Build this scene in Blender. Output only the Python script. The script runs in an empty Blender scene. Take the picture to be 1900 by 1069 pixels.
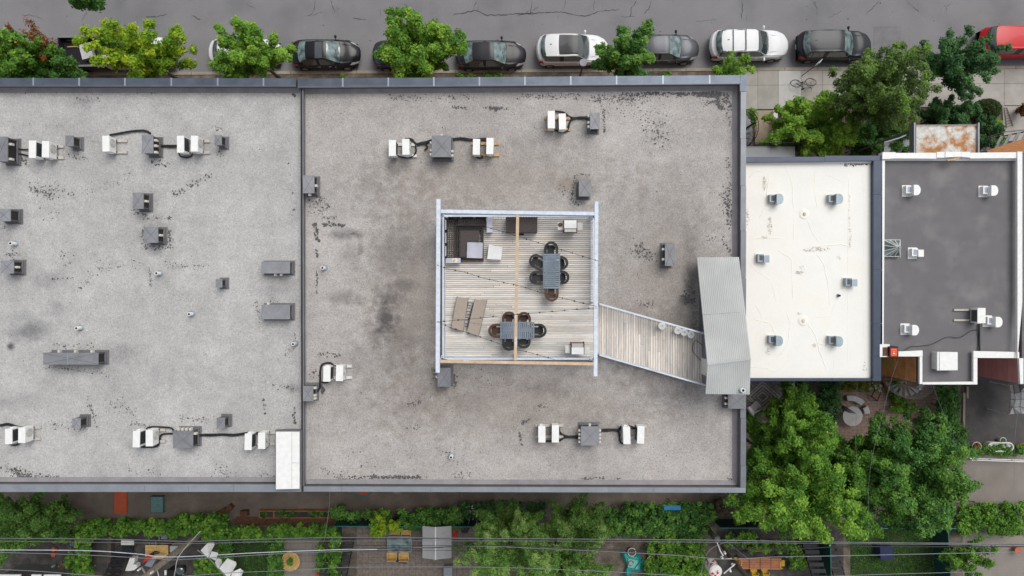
import bpy, math, random
import numpy as np
from mathutils import Vector, Matrix
random.seed(7)
RNG = np.random.default_rng(7)
R = math.radians
# ---------------------------------------------------------------- camera, sky, sun, exposure
SC = bpy.context.scene
COL = SC.collection
CAM_H = 46.5
FPX = 1267.0
cam_d = bpy.data.cameras.new('camera'); cam = bpy.data.objects.new('camera', cam_d); COL.objects.link(cam)
cam.location = (0, 0, CAM_H); cam.rotation_euler = (0, 0, 0)
cam_d.sensor_width = 36; cam_d.lens = FPX * 36 / 1900.0; cam_d.clip_end = 2000
SC.camera = cam
W = bpy.data.worlds.new('World'); SC.world = W; W.use_nodes = True
wn = W.node_tree.nodes; wl = W.node_tree.links
sky = wn.new('ShaderNodeTexSky'); sky.sky_type = 'NISHITA'; sky.sun_disc = False
SUN_EL, SUN_AZ = 58, 35            # high, soft, from the upper right of the picture
sky.sun_elevation = R(SUN_EL); sky.sun_rotation = R(SUN_AZ)
sky.air_density = 1.0; sky.dust_density = 2.5; sky.ozone_density = 1.0
hsv = wn.new('ShaderNodeHueSaturation'); hsv.inputs['Saturation'].default_value = 0.28   # overcast: grey veil over the blue
wl.new(sky.outputs[0], hsv.inputs['Color'])
bg = wn['Background']; wl.new(hsv.outputs[0], bg.inputs['Color']); bg.inputs['Strength'].default_value = 0.11
sd = bpy.data.lights.new('sun', 'SUN'); sun = bpy.data.objects.new('sun', sd); COL.objects.link(sun)
sd.energy = 1.2; sd.angle = R(36); sd.color = (1, .97, .92)
dirv = Vector((math.sin(R(SUN_AZ)) * math.cos(R(SUN_EL)), math.cos(R(SUN_AZ)) * math.cos(R(SUN_EL)), math.sin(R(SUN_EL))))
sun.rotation_euler = dirv.to_track_quat('Z', 'Y').to_euler()
SC.view_settings.view_transform = 'Standard'; SC.view_settings.look = 'None'
SC.view_settings.exposure = 0.4; SC.view_settings.gamma = 1; SC.view_settings.use_curve_mapping = False
SC.cycles.max_bounces = 6; SC.cycles.diffuse_bounces = 3; SC.cycles.transmission_bounces = 3

ZR = 14.0        # gravel roof level
def P(u, v, z=0.0):
    k = (CAM_H - z) / FPX
    return ((u - 950) * k, (534 - v) * k, z)
def sc_at(z): return (CAM_H - z) / FPX     # metres per picture pixel at height z

# ---------------------------------------------------------------- mesh helpers
ORG = {}
class MB:
    def __init__(s): s.v = []; s.f = []; s.m = []
    def add(s, vs, fs, mi=0):
        o = len(s.v); s.v += [tuple(p) for p in vs]
        for f in fs: s.f.append(tuple(i + o for i in f)); s.m.append(mi)
        return s
    def prism(s, pts, z0, z1, mi=0, cap=True):
        n = len(pts)
        a = sum(pts[i][0] * pts[(i + 1) % n][1] - pts[(i + 1) % n][0] * pts[i][1] for i in range(n))
        if a < 0: pts = pts[::-1]
        zz0 = z0 if isinstance(z0, (list, tuple)) else [z0] * n
        zz1 = z1 if isinstance(z1, (list, tuple)) else [z1] * n
        if a < 0: zz0 = list(zz0)[::-1]; zz1 = list(zz1)[::-1]
        vs = [(p[0], p[1], z) for p, z in zip(pts, zz0)] + [(p[0], p[1], z) for p, z in zip(pts, zz1)]
        fs = [(i, (i + 1) % n, n + (i + 1) % n, n + i) for i in range(n)]
        if cap: fs += [tuple(range(n, 2 * n)), tuple(range(n - 1, -1, -1))]
        return s.add(vs, fs, mi)
    def box(s, x0, x1, y0, y1, z0, z1, mi=0):
        if x0 > x1: x0, x1 = x1, x0
        if y0 > y1: y0, y1 = y1, y0
        return s.prism([(x0, y0), (x1, y0), (x1, y1), (x0, y1)], z0, z1, mi)
    def obox(s, cx, cy, z0, z1, lx, ly, a=0, mi=0):
        c, n = math.cos(a), math.sin(a)
        pts = [(cx + x * c - y * n, cy + x * n + y * c) for x, y in ((-lx/2, -ly/2), (lx/2, -ly/2), (lx/2, ly/2), (-lx/2, ly/2))]
        return s.prism(pts, z0, z1, mi)
    def cyl(s, cx, cy, z0, z1, r, n=16, r2=None, mi=0):
        r2 = r if r2 is None else r2
        vs = [(cx + r * math.cos(2*math.pi*i/n), cy + r * math.sin(2*math.pi*i/n), z0) for i in range(n)]
        vs += [(cx + r2 * math.cos(2*math.pi*i/n), cy + r2 * math.sin(2*math.pi*i/n), z1) for i in range(n)]
        fs = [(i, (i+1) % n, n+(i+1) % n, n+i) for i in range(n)] + [tuple(range(n, 2*n)), tuple(range(n-1, -1, -1))]
        return s.add(vs, fs, mi)
    def tube(s, pts, r, n=6, mi=0, closed=False):
        pts = [Vector(p) for p in pts]; m = len(pts)
        rs = r if isinstance(r, (list, tuple)) else [r] * m
        rings = []; up = Vector((0, 0, 1))
        for i, p in enumerate(pts):
            if closed: t = pts[(i+1) % m] - pts[i-1]
            else: t = pts[min(i+1, m-1)] - pts[max(i-1, 0)]
            if t.length < 1e-9: t = Vector((0, 0, 1))
            t.normalize(); a = t.cross(up)
            if a.length < .05: a = t.cross(Vector((1, 0, 0)))
            a.normalize(); b = a.cross(t)
            rings.append([p + a * (rs[i] * math.cos(2*math.pi*k/n)) + b * (rs[i] * math.sin(2*math.pi*k/n)) for k in range(n)])
        vs = [q for g in rings for q in g]; fs = []
        for i in range(m if closed else m - 1):
            j = (i + 1) % m
            for k in range(n): fs.append((i*n+k, i*n+(k+1) % n, j*n+(k+1) % n, j*n+k))
        if not closed: fs += [tuple(range(n-1, -1, -1)), tuple(range((m-1)*n, m*n))]
        return s.add(vs, fs, mi)
    def dome(s, cx, cy, cz, rx, ry, rz, n=14, m=6, full=False, mi=0, jit=0):
        vs = []; lo = -math.pi/2 if full else 0
        for j in range(m + 1):
            e = lo + (math.pi/2 - lo) * j / m
            for i in range(n):
                a = 2*math.pi*i/n; k = 1 + random.uniform(-jit, jit)
                vs.append((cx + rx*math.cos(e)*math.cos(a)*k, cy + ry*math.cos(e)*math.sin(a)*k, cz + rz*math.sin(e)*k))
        fs = [(j*n+i, j*n+(i+1) % n, (j+1)*n+(i+1) % n, (j+1)*n+i) for j in range(m) for i in range(n)]
        return s.add(vs, fs, mi)
    def build(s, name, mats, parent=None, smooth=False, origin=None, **props):
        if not isinstance(mats, (list, tuple)): mats = [mats]
        o0 = ORG.get(parent.name, (0, 0, 0)) if parent else (origin or (0, 0, 0))
        me = bpy.data.meshes.new(name)
        me.from_pydata([(a-o0[0], b-o0[1], c-o0[2]) for a, b, c in s.v], [], s.f)
        for m in mats: me.materials.append(m)
        if len(mats) > 1: me.polygons.foreach_set('material_index', s.m)
        if smooth: me.polygons.foreach_set('use_smooth', [True] * len(me.polygons))
        me.update()
        return put(name, me, parent, o0, **props)
def put(name, me, parent=None, o0=(0, 0, 0), **props):
    o = bpy.data.objects.new(name, me); COL.objects.link(o)
    if parent: o.parent = parent; ORG[o.name] = o0
    else: o.location = o0; ORG[o.name] = tuple(o0)
    for k, v in props.items():
        if v is not None: o[k] = v
    return o
def thing(name, label, cat, loc=(0, 0, 0), group=None, kind=None):
    o = bpy.data.objects.new(name, None); COL.objects.link(o); o.empty_display_size = .2
    o.location = loc; ORG[o.name] = tuple(loc)
    if label: o['label'] = label
    if cat: o['category'] = cat
    if group: o['group'] = group
    if kind: o['kind'] = kind
    return o
def clone(root, loc, rz=None, label=None, group=None, scale=None):
    def rec(o, par):
        c = o.copy(); COL.objects.link(c)
        if par: c.parent = par
        for ch in list(o.children): rec(ch, c)
        return c
    r = rec(root, None); r.location = loc
    if rz is not None: r.rotation_euler = (0, 0, rz)
    if label: r['label'] = label
    if group: r['group'] = group
    if scale: r.scale = scale
    return r

# ---------------------------------------------------------------- materials
def mat(name, col, rough=.75, metal=0., var=.12, scale=2., bump=0., bscale=60., rnd=0., fine=0., fscale=30., col2=None, c2scale=.6, c2lo=.45, c2hi=.65, spec=.4, coat=0., stretch=None, ior=None):
    m = bpy.data.materials.new(name); m.use_nodes = True
    n = m.node_tree.nodes; l = m.node_tree.links; b = n['Principled BSDF']
    b.inputs['Roughness'].default_value = rough; b.inputs['Metallic'].default_value = metal
    b.inputs['Specular IOR Level'].default_value = spec
    if coat: b.inputs['Coat Weight'].default_value = coat; b.inputs['Coat Roughness'].default_value = .04
    if ior: b.inputs['IOR'].default_value = ior
    g = n.new('ShaderNodeNewGeometry'); vec = g.outputs['Position']
    if stretch:
        mp = n.new('ShaderNodeMapping'); mp.inputs['Scale'].default_value = stretch; l.new(vec, mp.inputs['Vector']); vec = mp.outputs[0]
    def noise(s, det=3):
        t = n.new('ShaderNodeTexNoise'); t.inputs['Scale'].default_value = s; t.inputs['Detail'].default_value = det
        l.new(vec, t.inputs['Vector']); return t.outputs['Fac']
    def mr(src, lo, hi, a, c):
        r = n.new('ShaderNodeMapRange'); l.new(src, r.inputs['Value'])
        for i, x in zip(('From Min', 'From Max', 'To Min', 'To Max'), (lo, hi, a, c)): r.inputs[i].default_value = x
        return r.outputs[0]
    fac = mr(noise(scale), .3, .7, 1 - var, 1 + var)
    def mul(a, c):
        q = n.new('ShaderNodeMath'); q.operation = 'MULTIPLY'; l.new(a, q.inputs[0]); l.new(c, q.inputs[1]); return q.outputs[0]
    if fine: fac = mul(fac, mr(noise(fscale, 2), .3, .7, 1 - fine, 1 + fine))
    if rnd:
        oi = n.new('ShaderNodeObjectInfo'); fac = mul(fac, mr(oi.outputs['Random'], 0, 1, 1 - rnd, 1 + rnd))
    base = None
    if col2:
        mx = n.new('ShaderNodeMix'); mx.data_type = 'RGBA'
        l.new(mr(noise(c2scale, 5), c2lo, c2hi, 0, 1), mx.inputs['Factor'])
        mx.inputs['A'].default_value = (*col, 1); mx.inputs['B'].default_value = (*col2, 1); base = mx.outputs['Result']
    sc = n.new('ShaderNodeVectorMath'); sc.operation = 'SCALE'
    if base: l.new(base, sc.inputs[0])
    else: sc.inputs[0].default_value = col
    l.new(fac, sc.inputs['Scale']); l.new(sc.outputs[0], b.inputs['Base Color'])
    if bump:
        bp = n.new('ShaderNodeBump'); bp.inputs['Strength'].default_value = bump; bp.inputs['Distance'].default_value = .02
        l.new(noise(bscale, 3), bp.inputs['Height']); l.new(bp.outputs[0], b.inputs['Normal'])
    return m
def gravel(name, c_a, c_b, c_dark, stains, bsc=42., streak=0.):
    """loose stone roofing: pebble-scale speckle, broad soiling and water stains with shapes of their own"""
    m = bpy.data.materials.new(name); m.use_nodes = True
    n = m.node_tree.nodes; l = m.node_tree.links; b = n['Principled BSDF']
    b.inputs['Roughness'].default_value = .9; b.inputs['Specular IOR Level'].default_value = .2
    g = n.new('ShaderNodeNewGeometry'); pos = g.outputs['Position']
    def tex(s, d=3, r=.55):
        t = n.new('ShaderNodeTexNoise'); t.inputs['Scale'].default_value = s; t.inputs['Detail'].default_value = d
        t.inputs['Roughness'].default_value = r; l.new(pos, t.inputs['Vector']); return t.outputs['Fac']
    def mr(src, lo, hi, a, c):
        r = n.new('ShaderNodeMapRange'); l.new(src, r.inputs['Value'])
        for i, x in zip(('From Min', 'From Max', 'To Min', 'To Max'), (lo, hi, a, c)): r.inputs[i].default_value = x
        return r.outputs[0]
    def op(o, a, c):
        q = n.new('ShaderNodeMath'); q.operation = o
        for i, x in enumerate((a, c)):
            if isinstance(x, (int, float)): q.inputs[i].default_value = x
            else: l.new(x, q.inputs[i])
        return q.outputs[0]
    def mix(f, a, c):
        mx = n.new('ShaderNodeMix'); mx.data_type = 'RGBA'; l.new(f, mx.inputs['Factor'])
        for k, x in (('A', a), ('B', c)):
            if isinstance(x, tuple): mx.inputs[k].default_value = (*x, 1)
            else: l.new(x, mx.inputs[k])
        return mx.outputs['Result']
    vo = n.new('ShaderNodeTexVoronoi'); vo.inputs['Scale'].default_value = bsc; l.new(pos, vo.inputs['Vector'])
    sep = n.new('ShaderNodeSeparateColor'); l.new(vo.outputs['Color'], sep.inputs[0])
    c = mix(mr(sep.outputs[0], .1, .9, 0, 1), c_a, c_b)
    # broad tone
    broad = op('MULTIPLY', mr(tex(.33, 4), .3, .7, .87, 1.11), mr(tex(1.5, 5, .7), .3, .7, .87, 1.12))
    speck = op('MULTIPLY', mr(sep.outputs[1], 0, 1, .88, 1.12), mr(tex(9, 2), .3, .7, .93, 1.07))
    dark = mr(sep.outputs[2], .93, .97, 1, .66)
    tone = op('MULTIPLY', op('MULTIPLY', broad, speck), dark)
    edge = tex(2.2, 5, .65)
    tot = None
    for (u, v, ru, rv, s, kind) in stains:
        cx, cy, _ = P(u, v, ZR); k = sc_at(ZR)
        sb = n.new('ShaderNodeVectorMath'); sb.operation = 'SUBTRACT'; l.new(pos, sb.inputs[0]); sb.inputs[1].default_value = (cx, cy, ZR)
        ml = n.new('ShaderNodeVectorMath'); ml.operation = 'MULTIPLY'; l.new(sb.outputs[0], ml.inputs[0]); ml.inputs[1].default_value = (1/(ru*k), 1/(rv*k), 0)
        ln = n.new('ShaderNodeVectorMath'); ln.operation = 'LENGTH'; l.new(ml.outputs[0], ln.inputs[0])
        d = op('ADD', ln.outputs['Value'], mr(edge, .25, .75, .45, -.45))
        f = mr(d, 1.15, .25, 0, s)
        if kind == 'brown':
            c = mix(f, c, (.215, .168, .132))
        else:
            tot = f if tot is None else op('MAXIMUM', tot, f)
    if tot is not None: c = mix(tot, c, c_dark)
    sc = n.new('ShaderNodeVectorMath'); sc.operation = 'SCALE'; l.new(c, sc.inputs[0]); l.new(tone, sc.inputs['Scale'])
    l.new(sc.outputs[0], b.inputs['Base Color'])
    bp = n.new('ShaderNodeBump'); bp.inputs['Strength'].default_value = .35; bp.inputs['Distance'].default_value = .02
    l.new(vo.outputs['Distance'], bp.inputs['Height']); l.new(bp.outputs[0], b.inputs['Normal'])
    return m
def leafmat(name, a, b_, c, trans=.25, rough=.6):
    m = bpy.data.materials.new(name); m.use_nodes = True
    n = m.node_tree.nodes; l = m.node_tree.links; b = n['Principled BSDF']; out = n['Material Output']
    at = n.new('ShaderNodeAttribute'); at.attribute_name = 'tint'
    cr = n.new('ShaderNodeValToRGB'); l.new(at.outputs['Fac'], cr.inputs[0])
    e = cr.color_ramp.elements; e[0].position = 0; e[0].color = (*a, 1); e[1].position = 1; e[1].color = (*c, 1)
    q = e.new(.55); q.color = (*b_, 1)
    l.new(cr.outputs[0], b.inputs['Base Color']); b.inputs['Roughness'].default_value = rough; b.inputs['Specular IOR Level'].default_value = .35
    t = n.new('ShaderNodeBsdfTranslucent'); l.new(cr.outputs[0], t.inputs['Color'])
    mx = n.new('ShaderNodeMixShader'); mx.inputs[0].default_value = trans
    l.new(b.outputs[0], mx.inputs[1]); l.new(t.outputs[0], mx.inputs[2]); l.new(mx.outputs[0], out.inputs['Surface'])
    return m
K = {}
def mk(k, *a, **kw): K[k] = mat(k, *a, **kw)
mk('asphalt', (.215, .21, .216), .9, var=.06, scale=.5, fine=.12, fscale=26, bump=.2, col2=(.17, .167, .174), c2scale=.35, c2lo=.5, c2hi=.75)
mk('tar', (.105, .1, .1), .9, var=.3, scale=9)
mk('crack', (.055, .052, .05), .95)
mk('patch_asphalt', (.188, .184, .19), .9, fine=.1)
mk('earth', (.115, .095, .075), .95, var=.25, scale=1.5, fine=.3, fscale=14, col2=(.2, .165, .13), c2scale=1.3)
mk('concrete', (.4, .375, .34), .85, var=.06, fine=.07, fscale=40, rnd=.06, col2=(.33, .31, .28), c2scale=.8)
mk('concrete_new', (.5, .49, .47), .85, var=.04, fine=.05)
mk('kerb', (.33, .29, .23), .88, var=.12, fine=.12, rnd=.08)
mk('tan_path', (.36, .29, .21), .85, var=.06, fine=.08)
mk('alley', (.185, .152, .128), .9, var=.14, scale=.8, fine=.16, fscale=20, col2=(.24, .2, .165), c2scale=.7, bump=.2)
mk('alley2', (.25, .22, .195), .9, var=.1, scale=.8, fine=.08, fscale=20)
mk('drive', (.085, .079, .079), .9, var=.14, scale=1.2, fine=.12, col2=(.11, .1, .095), c2scale=.9)
mk('yard_dark', (.06, .055, .052), .92, var=.25, scale=2, fine=.2, col2=(.1, .09, .08), c2scale=1.5)
mk('paver', (.2, .165, .14), .9, var=.25, scale=5, fine=.1)
mk('paver_red', (.36, .255, .2), .9, var=.2, scale=5, fine=.1)
mk('grass', (.028, .052, .014), .95, var=.3, scale=4, fine=.5, fscale=45, bump=.6)
mk('cap_blue', (.095, .115, .15), .36, .35, var=.22, scale=1.6, rnd=.05)
mk('cap_joint', (.3, .34, .4), .4, .3)
mk('cap_grey', (.19, .2, .225), .42, .3, var=.11, scale=1.3, fine=.04, fscale=8, rnd=.04)
mk('cap_light', (.26, .285, .315), .45, .25, var=.1, scale=1.1, fine=.04, fscale=8, rnd=.04)
mk('membrane', (.11, .1, .105), .8, var=.12, fine=.1)
mk('cant', (.25, .24, .25), .85, var=.12, fine=.12)
mk('brick_wall', (.2, .11, .08), .9, fine=.15)
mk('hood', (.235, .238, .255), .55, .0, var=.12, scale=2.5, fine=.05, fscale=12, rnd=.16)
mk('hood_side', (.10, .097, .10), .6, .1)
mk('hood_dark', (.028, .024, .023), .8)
mk('hood_curb', (.17, .168, .175), .6, .1, rnd=.1)
mk('white', (.82, .82, .8), .45, var=.05, scale=5)
mk('white_dirty', (.66, .66, .63), .6, var=.08, scale=5)
mk('off_white', (.62, .6, .54), .6, var=.06)
mk('grille', (.05, .055, .06), .6)
mk('fan_grey', (.45, .44, .41), .5)
mk('black', (.012, .012, .014), .6)
mk('rubber', (.016, .016, .018), .55)
mk('wood_new', (.5, .33, .17), .75, var=.15, scale=6)
mk('wood_grey', (.5, .47, .43), .85, var=.15, scale=6)
mk('deck_wood', (.76, .7, .62), .88, var=.12, scale=2.2, fine=.1, fscale=7, rnd=.17, stretch=(.6, 9, 1), col2=(.7, .68, .65), c2scale=1., c2lo=.42, c2hi=.62)
mk('deck_wood2', (.72, .655, .58), .88, var=.12, scale=2.2, fine=.1, fscale=7, rnd=.17, stretch=(9, .6, 1), col2=(.56, .53, .51), c2scale=1., c2lo=.47, c2hi=.66)
mk('deck_under', (.06, .05, .045), .95)
mk('beam_white', (.62, .68, .77), .55, var=.1, scale=5, fine=.05, fscale=14)
mk('beam_tan', (.58, .43, .29), .75, var=.1, scale=2, fine=.08, fscale=9, col2=(.6, .63, .7), c2scale=1.3, c2lo=.57, c2hi=.63)
mk('rail_white', (.6, .65, .72), .5)
mk('rattan_black', (.022, .023, .026), .55, var=.2, scale=30)
mk('rattan_brown', (.085, .042, .026), .55, var=.2, scale=30)
mk('rattan_mix', (.075, .06, .055), .6, var=.3, scale=25)
mk('table_grey', (.2, .245, .3), .5, rnd=.08)
mk('lilac', (.5, .5, .58), .6)
mk('lounger', (.38, .315, .26), .8, var=.05, scale=5)
mk('steel', (.5, .48, .46), .35, .5)
mk('corr', (.42, .43, .42), .6, .0, var=.05, scale=1.2, col2=(.48, .5, .485), c2scale=.5)
mk('tpo', (.85, .84, .785), .6, var=.03, scale=.7, fine=.015, fscale=9, col2=(.8, .78, .69), c2scale=.7, c2lo=.55, c2hi=.8, bump=.12, bscale=2.2)
mk('tpo_fold', (.86, .84, .76), .6, var=.03)
mk('tpo_dirt', (.55, .52, .46), .9, var=.3, scale=6, fine=.2)
mk('tpo_seam', (.72, .69, .6), .7)
mk('vent_blue', (.31, .385, .43), .45, .2, rnd=.07)
mk('navy_cap', (.06, .075, .11), .4, .3, rnd=.04)
mk('bur', (.158, .152, .157), .92, var=.06, scale=1.4, fine=.32, fscale=34, col2=(.215, .205, .205), c2scale=.9, c2lo=.5, c2hi=.75, bump=.25)
mk('rusty', (.62, .62, .58), .75, var=.15, scale=5, fine=.15, fscale=18, col2=(.42, .19, .06), c2scale=1.9, c2lo=.46, c2hi=.62)
mk('stair_grey', (.25, .265, .28), .6, var=.05)
mk('porch_grey', (.3, .32, .34), .6, var=.04)
mk('maroon', (.62, .27, .26), .6, var=.06, rnd=.06)
mk('wood_clad', (.72, .33, .14), .75, var=.2, scale=2, fine=.12, rnd=.12)
mk('wood_orange', (.4, .18, .075), .8, var=.25, scale=3, fine=.15, stretch=(1, 8, 1))
mk('wood_brown', (.13, .062, .035), .85, var=.3, scale=6)
mk('wood_table', (.62, .4, .14), .55, var=.15, scale=5, rnd=.1)
mk('wood_red', (.4, .16, .075), .6, var=.12, rnd=.1)
mk('yellow', (.6, .38, .03), .5)
mk('red', (.6, .03, .025), .5)
mk('pink', (.7, .03, .12), .6)
mk('orange_paint', (.55, .11, .05), .8, var=.08, scale=4, fine=.08)
mk('teal_box', (.13, .25, .25), .75, var=.2, scale=8, fine=.15)
mk('teal', (.02, .3, .27), .5, var=.12, scale=3)
mk('teal_light', (.15, .5, .45), .5)
mk('green_fence', (.012, .055, .05), .5, var=.08)
mk('green_rail', (.05, .2, .17), .5)
mk('navy', (.02, .028, .08), .8)
mk('blue', (.03, .2, .4), .5)
mk('terracotta', (.42, .13, .06), .8)
mk('bark', (.09, .07, .05), .9, var=.3, scale=8)
mk('bark_pale', (.3, .26, .22), .9, var=.2, scale=8)
mk('pole_wood', (.36, .31, .25), .9, var=.25, scale=4, fine=.2)
mk('pole_dark', (.09, .07, .055), .9, var=.25, scale=4)
mk('shed_grey', (.4, .4, .4), .6, var=.06, scale=3)
mk('wire', (.24, .25, .27), .5)
mk('wire_dark', (.03, .03, .033), .6)
mk('stair_dark', (.035, .036, .04), .6)
mk('rug', (.24, .235, .23), .95, var=.1)
mk('rug_light', (.6, .59, .57), .95)
mk('tyre', (.018, .018, .018), .8)
mk('rim', (.45, .45, .46), .35, .7)
mk('glass', (.03, .045, .045), .04, spec=1., ior=1.7, var=.02)
mk('glass_painted_reflection', (.13, .19, .19), .06, spec=.8, ior=1.6, var=.75, scale=2.6)  # strong blotches paint the reflection of trees into the glass colour
mk('lamp_glass', (.55, .56, .58), .12, .2)
mk('tail', (.45, .02, .015), .2)
mk('trim', (.013, .013, .015), .35)
def paint(k, c, coat=1., rough=.3, metal=0.): mk(k, c, rough, metal, var=.02, coat=coat*.12, spec=.3)
paint('p_black', (.011, .011, .014), rough=.22); paint('p_dark', (.02, .02, .024)); paint('p_grey', (.085, .09, .1), metal=.4, rough=.35)
paint('p_white', (.74, .75, .76), coat=.6); paint('p_red', (.55, .012, .02)); paint('p_slate', (.015, .018, .024)); paint('p_navy', (.02, .028, .05))
K['leaf_lime'] = leafmat('leaf_lime', (.09, .2, .015), (.2, .4, .02), (.46, .58, .03), .35)
K['leaf_mid'] = leafmat('leaf_mid', (.06, .165, .018), (.14, .33, .035), (.31, .52, .06), .35)
K['leaf_dark'] = leafmat('leaf_dark', (.02, .07, .025), (.04, .13, .035), (.09, .22, .05), .2)
K['leaf_deep'] = leafmat('leaf_deep', (.035, .11, .018), (.075, .22, .035), (.19, .37, .055), .25)
K['leaf_grey'] = leafmat('leaf_grey', (.06, .11, .03), (.12, .2, .045), (.21, .38, .05), .3)
K['leaf_olive'] = leafmat('leaf_olive', (.022, .045, .006), (.035, .065, .008), (.05, .085, .01), .1)
K['leaf_feather'] = leafmat('leaf_feather', (.06, .16, .025), (.16, .33, .055), (.36, .52, .15), .3)
K['leaf_yellow'] = leafmat('leaf_yellow', (.12, .16, .01), (.25, .26, .015), (.4, .33, .02), .3)
K['leaf_rust'] = leafmat('leaf_rust', (.08, .05, .03), (.22, .08, .02), (.42, .13, .02), .2)
K['leaf_dry'] = leafmat('leaf_dry', (.06, .045, .03), (.13, .1, .065), (.24, .19, .12), .15)
K['flower'] = leafmat('flower', (.5, .4, .38), (.7, .65, .6), (.8, .8, .78), .2)
K['flower_red'] = leafmat('flower_red', (.4, .03, .02), (.6, .05, .03), (.7, .1, .05), .2)

# ---------------------------------------------------------------- foliage
def leaf_mesh(name, cen, rad, per, size, mats, tint=None, up=.9, seed=1, rv=.5, flat=1.0, aspect=.55):
    """many leaf-sized diamonds gathered in clumps; cen (n,3), rad (n,3)"""
    g = np.random.default_rng(seed); cen = np.asarray(cen, float); rad = np.asarray(rad, float)
    n = len(cen); N = n * per
    d = g.normal(size=(N, 3)); d /= np.linalg.norm(d, axis=1, keepdims=True)
    rr = g.random(N) ** .5 * (1 + .55 * g.random(N) ** 4)
    C = np.repeat(cen, per, 0); Rr = np.repeat(rad, per, 0)
    p = C + d * Rr * rr[:, None]
    p[:, 2] = np.maximum(p[:, 2], .03)
    nrm = d * .7 + g.normal(size=(N, 3)) * rv; nrm[:, 2] += up
    nrm /= np.linalg.norm(nrm, axis=1, keepdims=True)
    t = g.normal(size=(N, 3)); t -= nrm * (t * nrm).sum(1, keepdims=True); t /= np.linalg.norm(t, axis=1, keepdims=True)
    bt = np.cross(nrm, t); s = (size * (.6 + .8 * g.random(N)))[:, None]
    V = np.stack([p - t * s * .5, p + bt * s * aspect * .5, p + t * s * .5, p - bt * s * aspect * .5], 1).reshape(-1, 3)
    if tint is None: tint = g.random(n) * .6 + .2
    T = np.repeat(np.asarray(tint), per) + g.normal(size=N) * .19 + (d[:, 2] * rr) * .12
    me = bpy.data.meshes.new(name)
    me.vertices.add(4 * N); me.vertices.foreach_set('co', V.astype(np.float32).ravel())
    me.loops.add(4 * N); me.loops.foreach_set('vertex_index', np.arange(4 * N, dtype=np.int32))
    me.polygons.add(N); me.polygons.foreach_set('loop_start', np.arange(0, 4 * N, 4, dtype=np.int32))
    me.update(calc_edges=True)
    a = me.attributes.new('tint', 'FLOAT', 'FACE'); a.data.foreach_set('value', np.clip(T, 0, 1).astype(np.float32))
    me.materials.append(mats)
    return me
def crown_pts(cx, cy, z0, z1, rx, ry, k, seed, lob=.22, inner=.35):
    """clump centres strung along boughs that fan out from the trunk: tips stand apart, sky shows between them"""
    g = np.random.default_rng(seed); ph = g.random(4) * 6.28; out = []; per = 6; nb = max(3, k // per)
    for i in range(nb):
        th = i * 2.39996 + g.normal() * .25; lo = 1 + lob * math.sin(3 * th + ph[0]) + lob * .6 * math.sin(5 * th + ph[1])
        ln = min(1.12, (.50 + .50 * math.sqrt((i + .5) / nb)) * lo * g.uniform(.82, 1.1)); el = 1 - (i / nb) ** 1.3
        zt = z0 + (z1 - z0) * (.32 + .68 * el * g.uniform(.7, 1)); bend = g.normal() * .22
        st = .12 if nb < 12 else .12 + .25 * (i / nb)
        for j in range(per):
            f = st + (1 - st) * (j + g.random() * .6) / (per - .4); a = th + bend * f
            out.append((cx + rx * ln * f * math.cos(a) + g.normal() * .07, cy + ry * ln * f * math.sin(a) + g.normal() * .07, z0 + (z1 - z0) * .2 + (zt - z0 - (z1 - z0) * .2) * min(1, f * 1.25) + g.normal() * .12, f))
    return np.array(out)
def tree(name, label, u, v, ru, rv, z0, z1, k, per, size, lm, seed, cat='tree', crad=.42, lob=.22, trunk=None, bark='bark', group=None, tintr=(.15, .85), base=None, limbs=12, up=.9, aspect=.55, tr=.13, zref=None):
    zc = zref if zref is not None else z0 + (z1 - z0) * .6
    x, y, _ = P(u, v, zc); s = sc_at(zc); rx, ry = ru * s * 1.1, rv * s * 1.1; k = int(k * 1.3)
    if k > 40: per = int(per * 1.45); size *= .8; crad *= .95
    bx, by = (x, y) if base is None else base
    t = thing(name, label, cat, (bx, by, 0), group)
    g = np.random.default_rng(seed + 50)
    c = crown_pts(x, y, z0, z1, max(rx - crad * .6, .2), max(ry - crad * .6, .2), k, seed, lob)
    fr = c[:, 3]; c = c[:, :3]; k = len(c); tap = (1.25 - .6 * fr)
    rad = np.stack([crad * (.6 + .6 * g.random(k)) * tap, crad * (.6 + .6 * g.random(k)) * tap, crad * (.35 + .35 * g.random(k))], 1)
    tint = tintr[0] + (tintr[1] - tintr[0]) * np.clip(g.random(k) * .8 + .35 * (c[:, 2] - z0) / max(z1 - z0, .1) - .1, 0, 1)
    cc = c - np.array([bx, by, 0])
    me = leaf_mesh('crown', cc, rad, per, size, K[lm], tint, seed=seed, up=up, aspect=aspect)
    put('crown', me, t, (bx, by, 0))
    b = MB(); zt = z0 + (z1 - z0) * .25
    b.tube([(bx, by, -.05), (bx + (x-bx)*.3, by + (y-by)*.3, z0 * .5), (x, y, zt), (x, y, zt + (z1 - zt) * .5)], [tr, tr * .85, tr * .6, tr * .2], 8)
    for j in range(limbs):
        q = c[g.integers(k)]
        zz = zt * (.75 + .25 * g.random())
        mid = ((x + q[0]) / 2, (y + q[1]) / 2, (zz + q[2]) / 2 + .1)
        b.tube([(x, y, zz), mid, tuple(q)], [tr * .45, tr * .28, tr * .08], 5)
    b.build('trunk', K[bark], t, smooth=True)
    return t
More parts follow.
